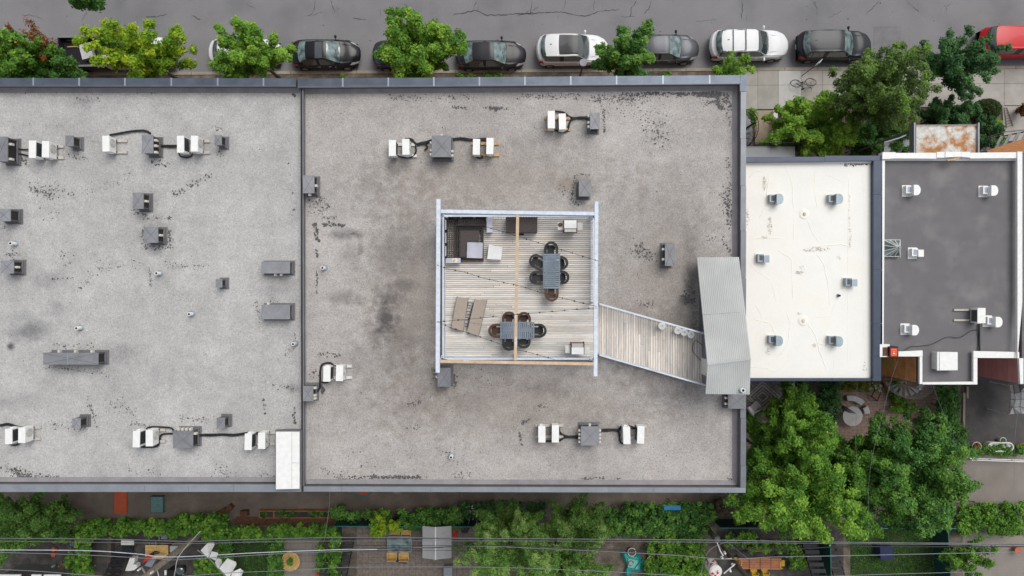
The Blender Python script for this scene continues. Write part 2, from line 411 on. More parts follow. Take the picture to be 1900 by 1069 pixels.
def patch(rects, dens, zr, seed):
    """clump centres over picture rectangles (u0,v0,u1,v1) with height range"""
    g = np.random.default_rng(seed); out = []
    for (u0, v0, u1, v1) in rects:
        zc = zr[1] * .7; s = sc_at(zc); n = max(2, int((u1-u0) * (v1-v0) * s * s * dens))
        for _ in range(n):
            z = zr[0] + (zr[1] - zr[0]) * g.random() ** .6
            out.append(P(u0 + (u1-u0) * g.random(), v0 + (v1-v0) * g.random(), z))
    return np.array(out)
def hedge(name, label, cat, rects, dens, zr, per, size, lm, seed, crad=.28, group=None, tintr=(.1, .9), kind=None, stems=True, aspect=.7):
    if dens < 20: dens *= 2.2; crad *= .72; per = int(per * .6); size *= .92
    c = patch(rects, dens, zr, seed); g = np.random.default_rng(seed + 9); n = len(c)
    o = (float(c[:, 0].mean()), float(c[:, 1].mean()), 0.)
    rad = np.stack([crad * (.6 + .8 * g.random(n))] * 2 + [crad * (.4 + .4 * g.random(n))], 1)
    tint = tintr[0] + (tintr[1] - tintr[0]) * g.random(n)
    me = leaf_mesh(name, c - np.array(o), rad, per, size, K[lm], tint, seed=seed, aspect=aspect)
    if kind: return put(name, me, None, o, label=label, category=cat, kind=kind)
    t = thing(name, label, cat, o, group)
    put('foliage', me, t, o)
    if stems:
        b = MB()
        for j in range(min(14, n)):
            q = c[g.integers(n)]; b.tube([(q[0], q[1], -.02), (q[0] + .04, q[1] + .03, q[2] * .6), tuple(q)], [.025, .018, .008], 5)
        b.build('stem', K['bark'], t, kind='stuff')
    return t
# ================================================================ setting
def PZ(pts, z): return [P(u, v, z)[:2] for u, v in pts]
def sheet(name, pts, z0, z1, m, px=True, **pr):
    b = MB(); b.prism(PZ(pts, 0) if px else pts, z0, z1); return b.build(name, K[m], **pr)
ST = dict(kind='structure')
def kv(u): return 136.5 - .0073 * u       # far edge of the kerb in the picture
gb = MB(); gb.add([(-450, -450, 0), (450, -450, 0), (450, 450, 0), (-450, 450, 0)], [(0, 1, 2, 3)]); gb.build('ground', K['earth'], **ST)
sheet('road', [(-9000, kv(-9000)), (9000, kv(9000)), (9000, kv(9000) - 215), (-9000, kv(-9000) - 215)], -.05, .006, 'asphalt', **ST)
# cracks and the repair patches of the road
def crack(pts, w, jit=.12, seed=1):
    rr = random.Random(seed); out = []
    for (a, b) in zip(pts[:-1], pts[1:]):
        n = max(2, int(math.dist(a, b) / 4))
        for i in range(n): out.append((a[0] + (b[0]-a[0])*i/n + rr.uniform(-1, 1) * jit * 10, a[1] + (b[1]-a[1])*i/n + rr.uniform(-1, 1) * jit * 10))
    out.append(pts[-1]); vs = []
    for i, p in enumerate(out):
        q = out[min(i+1, len(out)-1)]; o = out[max(i-1, 0)]; d = (q[0]-o[0], q[1]-o[1]); L = math.hypot(*d) or 1
        k = w * rr.uniform(.3, 1.2) * (0.2 if i in (0, len(out)-1) else 1); nx, ny = -d[1]/L*k, d[0]/L*k
        vs += [P(p[0]+nx, p[1]+ny, .012), P(p[0]-nx, p[1]-ny, .012)]
    return vs, [(2*i, 2*i+1, 2*i+3, 2*i+2) for i in range(len(out)-1)]
ck = MB()
for i, (pts, w) in enumerate([
    ([(840, 27), (860, 24), (880, 18), (905, 28), (935, 27), (965, 24), (990, 27)], .8), ([(960, 27), (990, 24), (1045, 22), (1060, 26), (1085, 30), (1115, 20), (1150, 17)], .8),
    ([(1045, 20), (1050, 0)], .4), ([(1170, 32), (1172, 14), (1182, 0)], .6), ([(1195, 28), (1205, 12), (1210, 0)], .5), ([(1100, 20), (1103, 0)], .4),
    ([(1375, 35), (1378, 18), (1376, 0)], .6), ([(1384, 40), (1386, 26)], .4), ([(1518, 30), (1514, 12), (1508, 0)], .5), ([(1605, 28), (1622, 12), (1632, 0)], .5),
    ([(1535, 34), (1562, 20)], .4), ([(1705, 22), (1690, 8), (1680, 0)], .5), ([(1755, 22), (1756, 12), (1766, 4)], .5), ([(1756, 12), (1751, 8)], .4),
    ([(575, 28), (582, 20), (586, 0)], .5), ([(568, 30), (600, 22)], .4), ([(622, 24), (618, 12), (614, 0)], .5), ([(622, 22), (626, 10)], .4), ([(655, 33), (672, 36), (680, 36)], .7),
    ([(706, 30), (706, 14)], .4), ([(877, 18), (884, 0)], .5), ([(885, 20), (889, 8)], .4), ([(985, 27), (986, 0)], .4), ([(150, 40), (160, 24), (170, 12)], .4), ([(270, 30), (290, 30), (310, 26)], .8),
    ([(355, 28), (372, 36), (368, 34)], .7), ([(40, 27), (66, 29), (80, 38)], .4), ([(455, 6), (474, 16)], .4), ([(960, 30), (975, 24), (1000, 12)], .4), ([(1290, 40), (1310, 38), (1330, 36)], .3), ([(1180, 30), (1150, 31)], .3)]):
    ck.add(*crack(pts, w, seed=i))
rr = random.Random(5)
for _ in range(46):
    u, v = rr.uniform(0, 1900), rr.uniform(2, 95); a = rr.uniform(.6, 1.8); n = 6
    ck.add([P(u + a * math.cos(i*6.28/n) * rr.uniform(.6, 1.2), v + a * .7 * math.sin(i*6.28/n), .011) for i in range(n)][::-1], [tuple(range(n))])
ck.build('road_crack', K['crack'], **ST)
for pts in ([(1620, 49), (1671, 48), (1672, 83), (1620, 84)],):
    sheet('road_patch', pts, -.02, .010, 'patch_asphalt', **ST)
# kerb in lengths
ku = [-70 + i * 61 for i in range(34)]
for a, b_ in zip(ku[:-1], ku[1:]):
    sheet('kerb', [(a + .4, kv(a)), (b_ - .4, kv(b_)), (b_ - .4, kv(b_) + 5.5), (a + .4, kv(a) + 5.5)], -.05, .13, 'kerb', **ST)
sheet('planting_strip', [(-300, 143), (1395, 132.5), (1395, 146), (-300, 155)], -.04, .09, 'earth', **ST)
sheet('pavement', [(-300, 155.2), (1395, 146.2), (1395, 300), (-300, 300)], -.04, .10, 'alley2', **ST)
slab_u = [1330, 1364, 1405, 1443, 1485, 1525, 1566, 1606, 1646, 1686, 1726, 1765, 1803, 1861, 1902, 1943, 1990, 2040]
for i, (a, b_) in enumerate(zip(slab_u[:-1], slab_u[1:])):
    va = kv(a) + 6; vb = kv(b_) + 6; j = .25
    mt = 'concrete_new' if a == 1443 else 'concrete'
    sheet('paving_slab', [(a + j, va), (b_ - j, vb), (b_ - j, vb + 26.3), (a + j, va + 26.3)], -.05, .12 - .002 * (i % 3), mt, **ST)
    lo = 203 - (a - 1385) * .015
    sheet('paving_slab', [(a + j, va + 26.8), (b_ - j, vb + 26.8), (b_ - j, lo), (a + j, lo)], -.05, .118 + .002 * (i % 2), mt, **ST)
sheet('front_path', [(1399, 205), (1436, 205), (1438, 268), (1400, 268)], -.05, .09, 'tan_path', **ST)
sheet('front_path', [(1858, 197), (1900, 197), (1905, 262), (1862, 262)], -.05, .09, 'concrete', **ST)
sheet('front_garden', [(1439, 206), (1857, 198), (1857, 330), (1439, 330)], -.05, .05, 'earth', **ST)
# rear: alley, drives, yards
sheet('alley', [(-700, 780), (1500, 780), (1500, 958), (-700, 962)], -.05, .010, 'alley', **ST)
sheet('driveway', [(1784, 560), (2200, 560), (2200, 838), (1784, 838)], -.05, .016, 'drive', **ST)
sheet('alley', [(1786, 843), (2300, 843), (2300, 1400), (1786, 1400)], -.05, .012, 'alley2', **ST)
sheet('yard_paving', [(-300, 985), (395, 985), (395, 1300), (-300, 1300)], -.05, .014, 'yard_dark', **ST)
sheet('yard_paving', [(1330, 975), (1565, 975), (1565, 1300), (1330, 1300)], -.05, .014, 'yard_dark', **ST)
sheet('yard_earth', [(1085, 975), (1325, 975), (1325, 1300), (1085, 1300)], -.05, .013, 'earth', **ST)
sheet('lawn_ground', [(425, 992), (512, 992), (512, 1200), (425, 1200)], -.05, .016, 'grass', **ST)
sheet('lawn_ground', [(1578, 972), (1752, 972), (1752, 1300), (1578, 1300)], -.05, .016, 'grass', **ST)
def lawn(rect, n, seed, lab):
    c = patch([rect], 12, (.01, .05), seed); me = leaf_mesh('lawn', c, np.full((len(c), 3), (.25, .25, .03)), n, .075, K['leaf_deep'], None, seed=seed, up=.4, aspect=.35)
    put('lawn', me, None, (0, 0, .02), kind='stuff', label=lab, category='grass')
lawn((1580, 974, 1750, 1075), 46, 3, 'dark green mown lawn between the green fence and the big trees at lower right')
lawn((427, 996, 510, 1075), 46, 4, 'small dark green lawn left of the round slatted table')
def pavers(name, u0, v0, u1, v1, pw, ph, m, z=.03, brick=True, seed=1):
    rr = random.Random(seed); b = MB(); x0, y1, _ = P(u0, v0); x1, y0, _ = P(u1, v1); y = y0; r = 0
    while y < y1:
        x = x0 - (pw/2 if (brick and r % 2) else 0)
        while x < x1:
            a0 = max(x, x0) + .006; a1 = min(x + pw, x1) - .006
            if a1 - a0 > .03:
                b.box(a0, a1, y + .006, min(y + ph, y1) - .006, -.02, z + rr.uniform(-.004, .004))
            x += pw
        y += ph; r += 1
    sheet(name + '_bed', [(u0, v0), (u1, v0), (u1, v1), (u0, v1)], -.03, z - .014, 'crack', **ST)
    o = b.build(name, K[m], kind='stuff', label={'garden_paving': 'reddish brown block paving around the white spiral staircase', 'yard_pavers': 'brown square pavers under the grey patio table', 'terrace_paving': 'grey crazy paving around the round slatted table'}[name], category='paving')
    return o
pavers('garden_paving', 1548, 690, 1738, 830, .29, .2, 'paver_red')
pavers('yard_pavers', 662, 976, 905, 1110, .4, .4, 'paver', brick=False, seed=3)
pavers('terrace_paving', 512, 1000, 592, 1110, .5, .42, 'alley2', seed=5)

# ================================================================ big flat-roofed building, two halves
ZP = ZR + .55
LEFTX = P(-420, 0, ZR)[0]; DIVX = P(559, 0, ZR)[0]; RX = P(1384, 0, ZP)[0]
def lt(u): return 144.3 + .001 * u            # outer line, street parapet, left half
def rt(u): return 145.6 - (u - 553) * .0082   # right half
def lb(u): return 912.4
def rb_(u): return 911.8 + (u - 563) * .0027
flat = thing('apartment_building', 'long flat-roofed building half with pale gravel roof and white stair hatch', 'building', ((LEFTX + DIVX) / 2, 0, 0))
flat2 = thing('apartment_building', 'flat-roofed building half whose gravel roof carries the timber roof deck', 'building', ((DIVX + RX) / 2, 0, 0))
stainsL = [(55, 612, 45, 22, .55, 'dark'), (40, 590, 30, 12, .3, 'dark'), (105, 575, 28, 18, .28, 'dark'), (20, 643, 8, 8, .9, 'dark'), (285, 435, 42, 34, .3, 'dark'), (265, 372, 34, 26, .22, 'dark'), (90, 520, 40, 22, .25, 'dark'),
           (215, 660, 45, 30, .25, 'dark'), (515, 535, 40, 20, .22, 'dark'), (300, 520, 30, 20, .2, 'dark'), (150, 190, 30, 14, .25, 'dark'), (548, 720, 18, 14, .35, 'dark'), (30, 745, 60, 20, .2, 'dark'), (335, 700, 60, 24, .15, 'dark')]
stainsR = [(770, 560, 110, 240, .5, 'brown'), (1235, 520, 120, 210, .42, 'brown'), (960, 750, 330, 90, .42, 'brown'), (900, 330, 260, 80, .42, 'brown'), (1060, 340, 40, 22, .4, 'brown'),
           (716, 592, 30, 50, .9, 'dark'), (722, 548, 34, 20, .65, 'dark'), (730, 470, 50, 60, .25, 'dark'), (740, 640, 40, 50, .3, 'dark'), (745, 530, 34, 16, .45, 'dark'), (700, 620, 18, 40, .4, 'dark'), (642, 436, 34, 13, .6, 'dark'), (652, 434, 14, 6, .8, 'dark'), (668, 460, 8, 28, .45, 'dark'), (640, 552, 38, 16, .38, 'dark'), (652, 470, 26, 30, .25, 'dark'),
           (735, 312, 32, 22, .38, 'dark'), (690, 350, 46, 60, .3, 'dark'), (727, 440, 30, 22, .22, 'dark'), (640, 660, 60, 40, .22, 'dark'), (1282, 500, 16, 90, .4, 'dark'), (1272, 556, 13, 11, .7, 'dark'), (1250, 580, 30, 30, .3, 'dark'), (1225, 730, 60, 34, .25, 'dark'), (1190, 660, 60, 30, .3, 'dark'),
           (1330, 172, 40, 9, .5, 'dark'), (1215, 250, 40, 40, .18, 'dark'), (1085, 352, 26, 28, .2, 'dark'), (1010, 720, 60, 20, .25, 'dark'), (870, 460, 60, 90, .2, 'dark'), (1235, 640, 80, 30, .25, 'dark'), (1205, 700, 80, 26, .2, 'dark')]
m_gl = gravel('gravel_left', (.395, .392, .388), (.525, .51, .492), (.085, .085, .095), stainsL)
m_gr = gravel('gravel_right', (.36, .345, .335), (.51, .475, .445), (.085, .078, .078), stainsR)
def fbox(par, name, pts, zref, z0, z1, m, **pr):
    b = MB(); b.prism(PZ(pts, zref), z0, z1); return b.build(name, K[m], par, **pr)
yt, yb = P(0, 150, ZP)[1], P(0, 908, ZP)[1]
b = MB(); b.box(LEFTX, DIVX - .02, yb, yt, -.1, ZR - .3); b.build('wall', K['brick_wall'], flat)
b = MB(); b.box(DIVX + .02, RX - .12, yb, yt - .02, -.1, ZR - .3); b.build('wall', K['brick_wall'], flat2)
b = MB(); b.box(LEFTX, DIVX, yb, yt, ZR - .3, ZR); b.build('roof', m_gl, flat)
b = MB(); b.box(DIVX, RX - .1, yb, yt, ZR - .3, ZR); b.build('roof', m_gr, flat2)
def line_box(u0, u1, fo, fi, zref, z0, z1, b):     # strip between two lines of the picture at height zref
    b.prism([P(u0, fo(u0), zref)[:2], P(u1, fo(u1), zref)[:2], P(u1, fi(u1), zref)[:2], P(u0, fi(u0), zref)[:2]], z0, z1)
# street parapet
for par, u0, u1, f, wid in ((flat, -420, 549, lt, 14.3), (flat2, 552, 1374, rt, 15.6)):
    b = MB(); line_box(u0, u1, lambda u: f(u) + 1, lambda u: f(u) + wid - 1, ZP, ZR - .25, ZP - .045, b); b.build('parapet', K['membrane'], par)
    b = MB()
    a0 = P(u0, f(u0) + wid - 1, ZP); a1 = P(u1, f(u1) + wid - 1, ZP)
    b.add([(a0[0], a0[1], ZR), (a1[0], a1[1], ZR), (a1[0], a1[1] - .2, ZR + .002), (a0[0], a0[1] - .2, ZR + .002), (a0[0], a0[1] - .002, ZR + .13), (a1[0], a1[1] - .002, ZR + .13)], [(3, 2, 5, 4), (0, 4, 5, 1), (0, 3, 4), (1, 5, 2)])
    b.build('cant_strip', K['cant'], par)
    seams = [-420, -370, -284, -198, -111, -24, 62, 147, 232, 318, 404, 489, 549] if par is flat else [552, 636, 720.5, 805, 889.6, 974, 1059, 1144, 1230, 1316.6, 1374]
    for a, c in zip(seams[:-1], seams[1:]):
        b = MB(); line_box(a + .2, c - .2, f, lambda u: f(u) + wid, ZP, ZP - .04, ZP + .0, b); b.build('coping_panel', K['cap_blue'], par)
    for a in seams[1:-1]:
        b = MB(); line_box(a - 1.4, a + 1.4, lambda u: f(u) - .3, lambda u: f(u) + wid + .3, ZP, ZP - .06, ZP + .012, b); b.build('coping_joint', K['cap_joint'], par)
    b = MB(); line_box(u0, u1, lambda u: f(u) + wid - 1.5, lambda u: f(u) + wid - .7, ZP, ZP + .001, ZP + .006, b); b.build('coping_highlight', K['cap_grey'], par)  # thin pale strip painting the light streak along the cap's inner edge
    # turned-down inner lip
    b = MB(); line_box(u0, u1, lambda u: f(u) + wid + .1, lambda u: f(u) + wid + .8, ZP, ZP - .12, ZP - .006, b); b.build('coping_lip', K['cap_grey'], par)
# corner piece
b = MB(); b.prism(PZ([(1374.2, 138.9), (1386, 138.8), (1386, 169.5), (1373, 169.5), (1373, 154.2), (1374.2, 154.2)], ZP), ZP - .045, ZP + .002); b.build('coping_corner', K['cap_blue'], flat2)
b = MB(); p0 = P(1373.5, 154, ZP + .01); p1 = P(1385.6, 139.4, ZP + .01); b.tube([p0, p1], .02, 5); b.build('coping_joint', K['cap_joint'], flat2)
# right parapet
b = MB(); b.prism(PZ([(1374.5, 150), (1383.5, 150), (1382.5, 906), (1373.5, 906)], ZP), ZR - .25, ZP - .045); b.build('parapet', K['membrane'], flat2)
vs_ = [169.9, 257, 344, 428, 515, 602, 689, 776, 863, 904.6]
for a, c in zip(vs_[:-1], vs_[1:]):
    b = MB(); b.prism(PZ([(1374.6, a + .2), (1384.6, a + .2), (1384, c - .2), (1374, c - .2)], ZP), ZP - .04, ZP - .002); b.build('coping_panel', K['cap_grey'], flat2)
b = MB(); xi = P(1374, 0, ZP)[0]; yA = P(0, 160, ZR)[1]; yB = P(0, 898, ZR)[1]
b.add([(xi, yA, ZR), (xi, yB, ZR), (xi - .22, yB, ZR + .002), (xi - .22, yA, ZR + .002), (xi - .002, yA, ZR + .14), (xi - .002, yB, ZR + .14)], [(2, 3, 4, 5), (0, 1, 5, 4)]); b.build('cant_strip', K['cant'], flat2)
# rear parapet
for par, u0, u1, f, wid, m, seams in ((flat, -420, 559, lb, 13.8, 'cap_light', [-420, -235, -60, 104, 268, 350, 433, 559]), (flat2, 563, 1374, rb_, 9.4, 'cap_light', [563, 634, 799, 963, 1130, 1213, 1299, 1384])):
    b = MB(); line_box(u0, u1, lambda u: f(u) - 1, lambda u: f(u) - wid + 1, ZP, ZR - .25, ZP - .045, b); b.build('parapet', K['membrane'], par)
    for a, c in zip(seams[:-1], seams[1:]):
        b = MB(); line_box(a + .2, c - .2, lambda u: f(u) - wid, f, ZP, ZP - .04, ZP, b); b.build('coping_panel', K[m], par)
    b = MB(); a0 = P(u0, f(u0) - wid, ZP); a1 = P(u1, f(u1) - wid, ZP)
    b.add([(a0[0], a0[1], ZR), (a1[0], a1[1], ZR), (a1[0], a1[1] + .2, ZR + .002), (a0[0], a0[1] + .2, ZR + .002), (a0[0], a0[1] + .002, ZR + .13), (a1[0], a1[1] + .002, ZR + .13)], [(3, 4, 5, 2), (0, 1, 5, 4), (0, 4, 3), (1, 2, 5)])
    b.build('cant_strip', K['cant'], par)
# dividing curb between the halves
b = MB(); b.prism(PZ([(559, 164), (562.3, 164), (564, 902), (560.5, 902)], ZR + .3), ZR - .05, ZR + .3); b.build('dividing_curb', K['membrane'], flat2)
b = MB(); b.prism(PZ([(557.8, 164), (560.2, 164), (561.8, 902), (559.3, 902)], ZR + .33), ZR + .304, ZR + .335); b.build('curb_flashing', K['hood_dark'], flat2)
b = MB(); b.prism(PZ([(560.6, 164), (563.1, 164), (564.8, 902), (562.2, 902)], ZR + .33), ZR + .304, ZR + .33); b.build('curb_flashing', K['cap_grey'], flat2)
b = MB(); b.prism(PZ([(562.6, 168), (567.4, 168), (569, 897), (564.4, 897)], ZR), ZR - .01, [ZR + .17, ZR + .02, ZR + .02, ZR + .17]); b.build('cant_strip', K['cant'], flat2)
# tar flecks: small irregular bare patches where the stones have gone
def flecks(strokes, seed):
    rr = random.Random(seed); b = MB()
    for (u0, v0, u1, v1, sp, n, smax) in strokes:
        for _ in range(int(n * 1.4)):
            t = rr.random(); u = u0 + (u1-u0)*t + rr.gauss(0, sp); v = v0 + (v1-v0)*t + rr.gauss(0, sp)
            if (548 < u < 571) or v < 171 or v > 891 or u > 1364: continue
            if 806 < u < 1112 and 380 < v < 680: continue
            a = smax * rr.random() ** 2.0 * .95 + .35; k = 7; el = rr.uniform(.35, 1); an = rr.uniform(0, 3.14); z = ZR + .006 + rr.uniform(0, .004)
            pts = []
            for i in range(k):
                th = -i * 6.283 / k; q = a * rr.uniform(.45, 1.2); x, y = q * math.cos(th), q * math.sin(th) * el
                pts.append(P(u + x * math.cos(an) - y * math.sin(an), v + x * math.sin(an) + y * math.cos(an), z))
            b.add(pts, [tuple(range(k))])
    return b
SL_ = [(60, 345, 130, 360, 7, 110, 2), (62, 352, 100, 365, 4, 60, 3), (160, 350, 240, 330, 6, 40, 1.6), (320, 362, 390, 325, 3.5, 80, 2.6), (535, 300, 556, 480, 3, 26, 2.5), (555, 175, 556, 250, 2, 26, 2), (552, 335, 556, 420, 1.6, 60, 2.8),
       (560, 460, 556, 620, 1.5, 40, 2.6), (545, 605, 556, 660, 3, 30, 2.4), (545, 760, 555, 800, 3, 70, 3.4), (553, 730, 557, 770, 2, 30, 3), (40, 170, 300, 171, 1.2, 60, 2.2), (140, 182, 190, 190, 3, 26, 2.4), (540, 172, 552, 180, 2, 26, 2.6),
       (262, 405, 320, 403, 2, 60, 2), (265, 420, 266, 455, 1.3, 30, 2), (268, 458, 320, 458, 2.5, 60, 2.2), (314, 425, 316, 452, 2, 45, 2.4), (180, 496, 262, 490, 5, 70, 1.6), (310, 492, 385, 493, 4, 80, 1.7), (277, 495, 280, 530, 1.2, 40, 1.6),
       (10, 470, 45, 475, 4, 40, 2.2), (145, 535, 175, 505, 4, 40, 1.9), (110, 470, 130, 490, 8, 26, 1.8), (95, 518, 140, 515, 1, 26, 2), (0, 415, 20, 425, 4, 20, 2), (85, 380, 110, 400, 8, 18, 2), (245, 390, 275, 402, 3, 30, 2),
       (10, 868, 60, 884, 5, 90, 3), (30, 885, 110, 885, 3, 110, 2.4), (30, 875, 50, 890, 3, 30, 4), (280, 300, 320, 306, 3, 30, 2.6), (130, 285, 155, 295, 4, 30, 2.4), (30, 300, 50, 300, 4, 30, 3), (36, 290, 44, 300, 2, 20, 2.5),
       (335, 775, 385, 780, 3, 50, 2), (165, 745, 180, 790, 3, 60, 1.8), (200, 745, 255, 765, 6, 60, 1.7), (90, 785, 160, 795, 4, 40, 1.6), (235, 785, 270, 790, 3, 26, 2), (488, 735, 492, 770, 2, 26, 2), (502, 715, 545, 720, 2, 36, 1.8), (80, 680, 160, 688, 2.5, 50, 1.6),
       (100, 640, 175, 642, 3, 40, 1.6), (160, 690, 205, 695, 1.5, 26, 1.5), (400, 870, 430, 885, 7, 60, 1.8), (240, 872, 300, 880, 6, 30, 1.7), (470, 880, 505, 885, 5, 26, 2), (530, 660, 552, 640, 3, 20, 2), (395, 235, 412, 240, 3, 18, 2), (400, 280, 418, 292, 3, 16, 2),
       (540, 490, 555, 510, 3, 24, 2.4), (475, 560, 482, 592, 3, 34, 2), (500, 553, 515, 562, 3, 20, 2), (20, 560, 540, 480, 60, 90, 1.1), (20, 250, 540, 300, 60, 90, 1.1), (20, 720, 540, 820, 60, 110, 1.1)]
SR_ = [(585, 415, 588, 445, 2, 60, 4), (588, 460, 588, 478, 1.4, 24, 3), (588, 505, 588, 545, 1, 36, 2.4), (598, 415, 640, 418, 1.6, 60, 3), (570, 370, 605, 395, 8, 70, 2), (580, 360, 610, 385, 5, 40, 2.6), (595, 404, 625, 402, 2, 26, 2),
       (720, 182, 880, 180, 3, 130, 1.8), (838, 199, 866, 200, 1.6, 46, 3), (900, 200, 945, 200, 1.6, 50, 3.2), (912, 201, 925, 202, 1.6, 18, 5), (965, 178, 1080, 180, 3.5, 170, 1.9), (1100, 183, 1200, 180, 5, 240, 2.1), (1150, 175, 1220, 172, 3, 110, 2.8), (1200, 170, 1340, 172, 4, 420, 3), (1290, 170, 1340, 176, 4, 190, 4),
       (1300, 190, 1345, 188, 3, 80, 2.4), (1330, 190, 1340, 202, 2, 50, 3), (1345, 175, 1358, 200, 3, 90, 2.6), (1350, 205, 1356, 245, 4, 36, 2.2), (1120, 205, 1122, 245, 1.4, 70, 2.3), (1150, 200, 1240, 215, 10, 80, 1.8), (1200, 230, 1240, 250, 12, 110, 1.8), (1215, 240, 1225, 270, 7, 60, 2.2),
       (1350, 290, 1356, 330, 3, 36, 2), (1345, 360, 1358, 420, 5, 110, 2.8), (1352, 340, 1354, 410, 4, 70, 2.4), (1330, 345, 1350, 380, 8, 30, 1.8), (1340, 440, 1358, 475, 3, 36, 2.2), (1310, 440, 1330, 445, 3, 16, 2),
       (1067, 325, 1060, 372, 2, 56, 2.2), (1065, 325, 1095, 323, 2, 26, 1.8), (1040, 350, 1062, 358, 4, 24, 1.8), (1062, 375, 1085, 385, 4, 40, 2), (822, 384, 832, 386, 2, 16, 3.4), (850, 384, 858, 384, 3, 12, 2),
       (1180, 462, 1215, 478, 6, 110, 2.4), (1180, 460, 1190, 458, 4, 30, 2.4), (1270, 550, 1280, 556, 5, 80, 3), (1275, 520, 1284, 545, 3, 36, 2), (1185, 560, 1215, 565, 4, 40, 2.2), (1286, 540, 1290, 610, 3, 46, 1.8),
       (836, 690, 846, 715, 3, 50, 3.4), (803, 680, 808, 705, 2, 30, 2.4), (825, 700, 760, 760, 8, 40, 1.5), (757, 750, 780, 745, 2, 30, 2.2), (762, 795, 782, 790, 3, 26, 2), (595, 714, 600, 730, 1.6, 30, 4.6), (588, 655, 632, 660, 2, 40, 2.4), (580, 685, 590, 700, 4, 26, 2),
       (964, 800, 966, 825, 1, 30, 3), (968, 784, 985, 778, 1.6, 26, 3), (1000, 750, 1010, 756, 4, 24, 2), (1078, 800, 1084, 816, 2, 14, 2), (620, 885, 780, 885, 2.2, 190, 2.6), (690, 884, 790, 887, 1.6, 110, 3), (600, 870, 640, 884, 6, 36, 2), (840, 884, 870, 880, 4, 30, 2.2), (1080, 888, 1130, 887, 2, 46, 2), (1140, 888, 1165, 888, 1.5, 12, 2.4), (1350, 889, 1358, 889, 1, 8, 2.4),
       (650, 850, 700, 870, 10, 26, 1.6), (820, 840, 845, 850, 7, 30, 1.8), (640, 395, 760, 560, 40, 30, 1.3), (580, 200, 1340, 320, 80, 160, 1.2), (580, 720, 1340, 860, 60, 190, 1.2), (870, 690, 960, 720, 14, 30, 1.5), (1130, 380, 1180, 520, 20, 40, 1.3)]
flecks(SL_, 11).build('tar_patches', K['tar'], flat, kind='stuff')
flecks(SR_, 12).build('tar_patches', K['tar'], flat2, kind='stuff')

# ================================================================ white-roofed house and grey-roofed house
ZW = 10.5
x0 = RX + .02; x1 = P(1637, 0, ZW + .3)[0]; ytw = P(0, 290, ZW + .3)[1]; ybw = P(0, 706.5, ZW + .3)[1]
wh = thing('row_house', 'house with cream white membrane roof and dark blue coping', 'building', ((x0 + x1) / 2, (ytw + ybw) / 2, 0))
b = MB(); b.box(x0, x1 - .1, ybw + .1, ytw - .1, -.1, ZW - .2); b.build('wall', K['brick_wall'], wh)
b = MB(); b.box(x0, x1 - .15, ybw + .05, ytw - .1, ZW - .2, ZW); b.build('roof', K['tpo'], wh)
for pts, z0, z1, m in (([(1330, 290.5), (1530, 290.5), (1530, 299.3), (1330, 300.5)], ZW, ZW + .3, 'navy_cap'), ([(1530.4, 288.5), (1637, 288.5), (1637, 297.3), (1530.4, 299)], ZW, ZW + .31, 'navy_cap'),
                       ([(1621, 297.5), (1637, 297.5), (1637, 360), (1621, 360)], ZW, ZW + .3, 'navy_cap'), ([(1621, 360.4), (1637, 360.4), (1637, 500), (1621, 500)], ZW, ZW + .3, 'navy_cap'), ([(1621, 500.4), (1637, 500.4), (1637, 600), (1621, 600)], ZW, ZW + .3, 'navy_cap'),
                       ([(1621, 600.4), (1637, 600.4), (1637, 660), (1621, 660)], ZW, ZW + .3, 'navy_cap'), ([(1621, 660.4), (1635, 660.4), (1635, 706.5), (1619, 706.5), (1619, 701.5), (1621, 701.5)], ZW, ZW + .3, 'navy_cap'),
                       ([(1330, 701.6), (1545, 701.6), (1545, 706.5), (1330, 706.5)], ZW - .1, ZW + .22, 'navy_cap'), ([(1545.4, 701.6), (1618.6, 701.6), (1618.6, 706.5), (1545.4, 706.5)], ZW - .1, ZW + .22, 'navy_cap')):
    fbox(wh, 'coping_panel', pts, z1, z0, z1, m)
for pts in ([(1330, 301), (1618, 299.5), (1618, 303), (1330, 304)], [(1616.5, 303), (1620.5, 303), (1620.5, 701), (1616.5, 701)]):
    fbox(wh, 'edge_upstand', pts, ZW, ZW - .05, [ZW + .02, ZW + .02, ZW + .1, ZW + .1] if pts[0][0] > 1400 else [ZW + .1, ZW + .1, ZW + .02, ZW + .02], 'white')
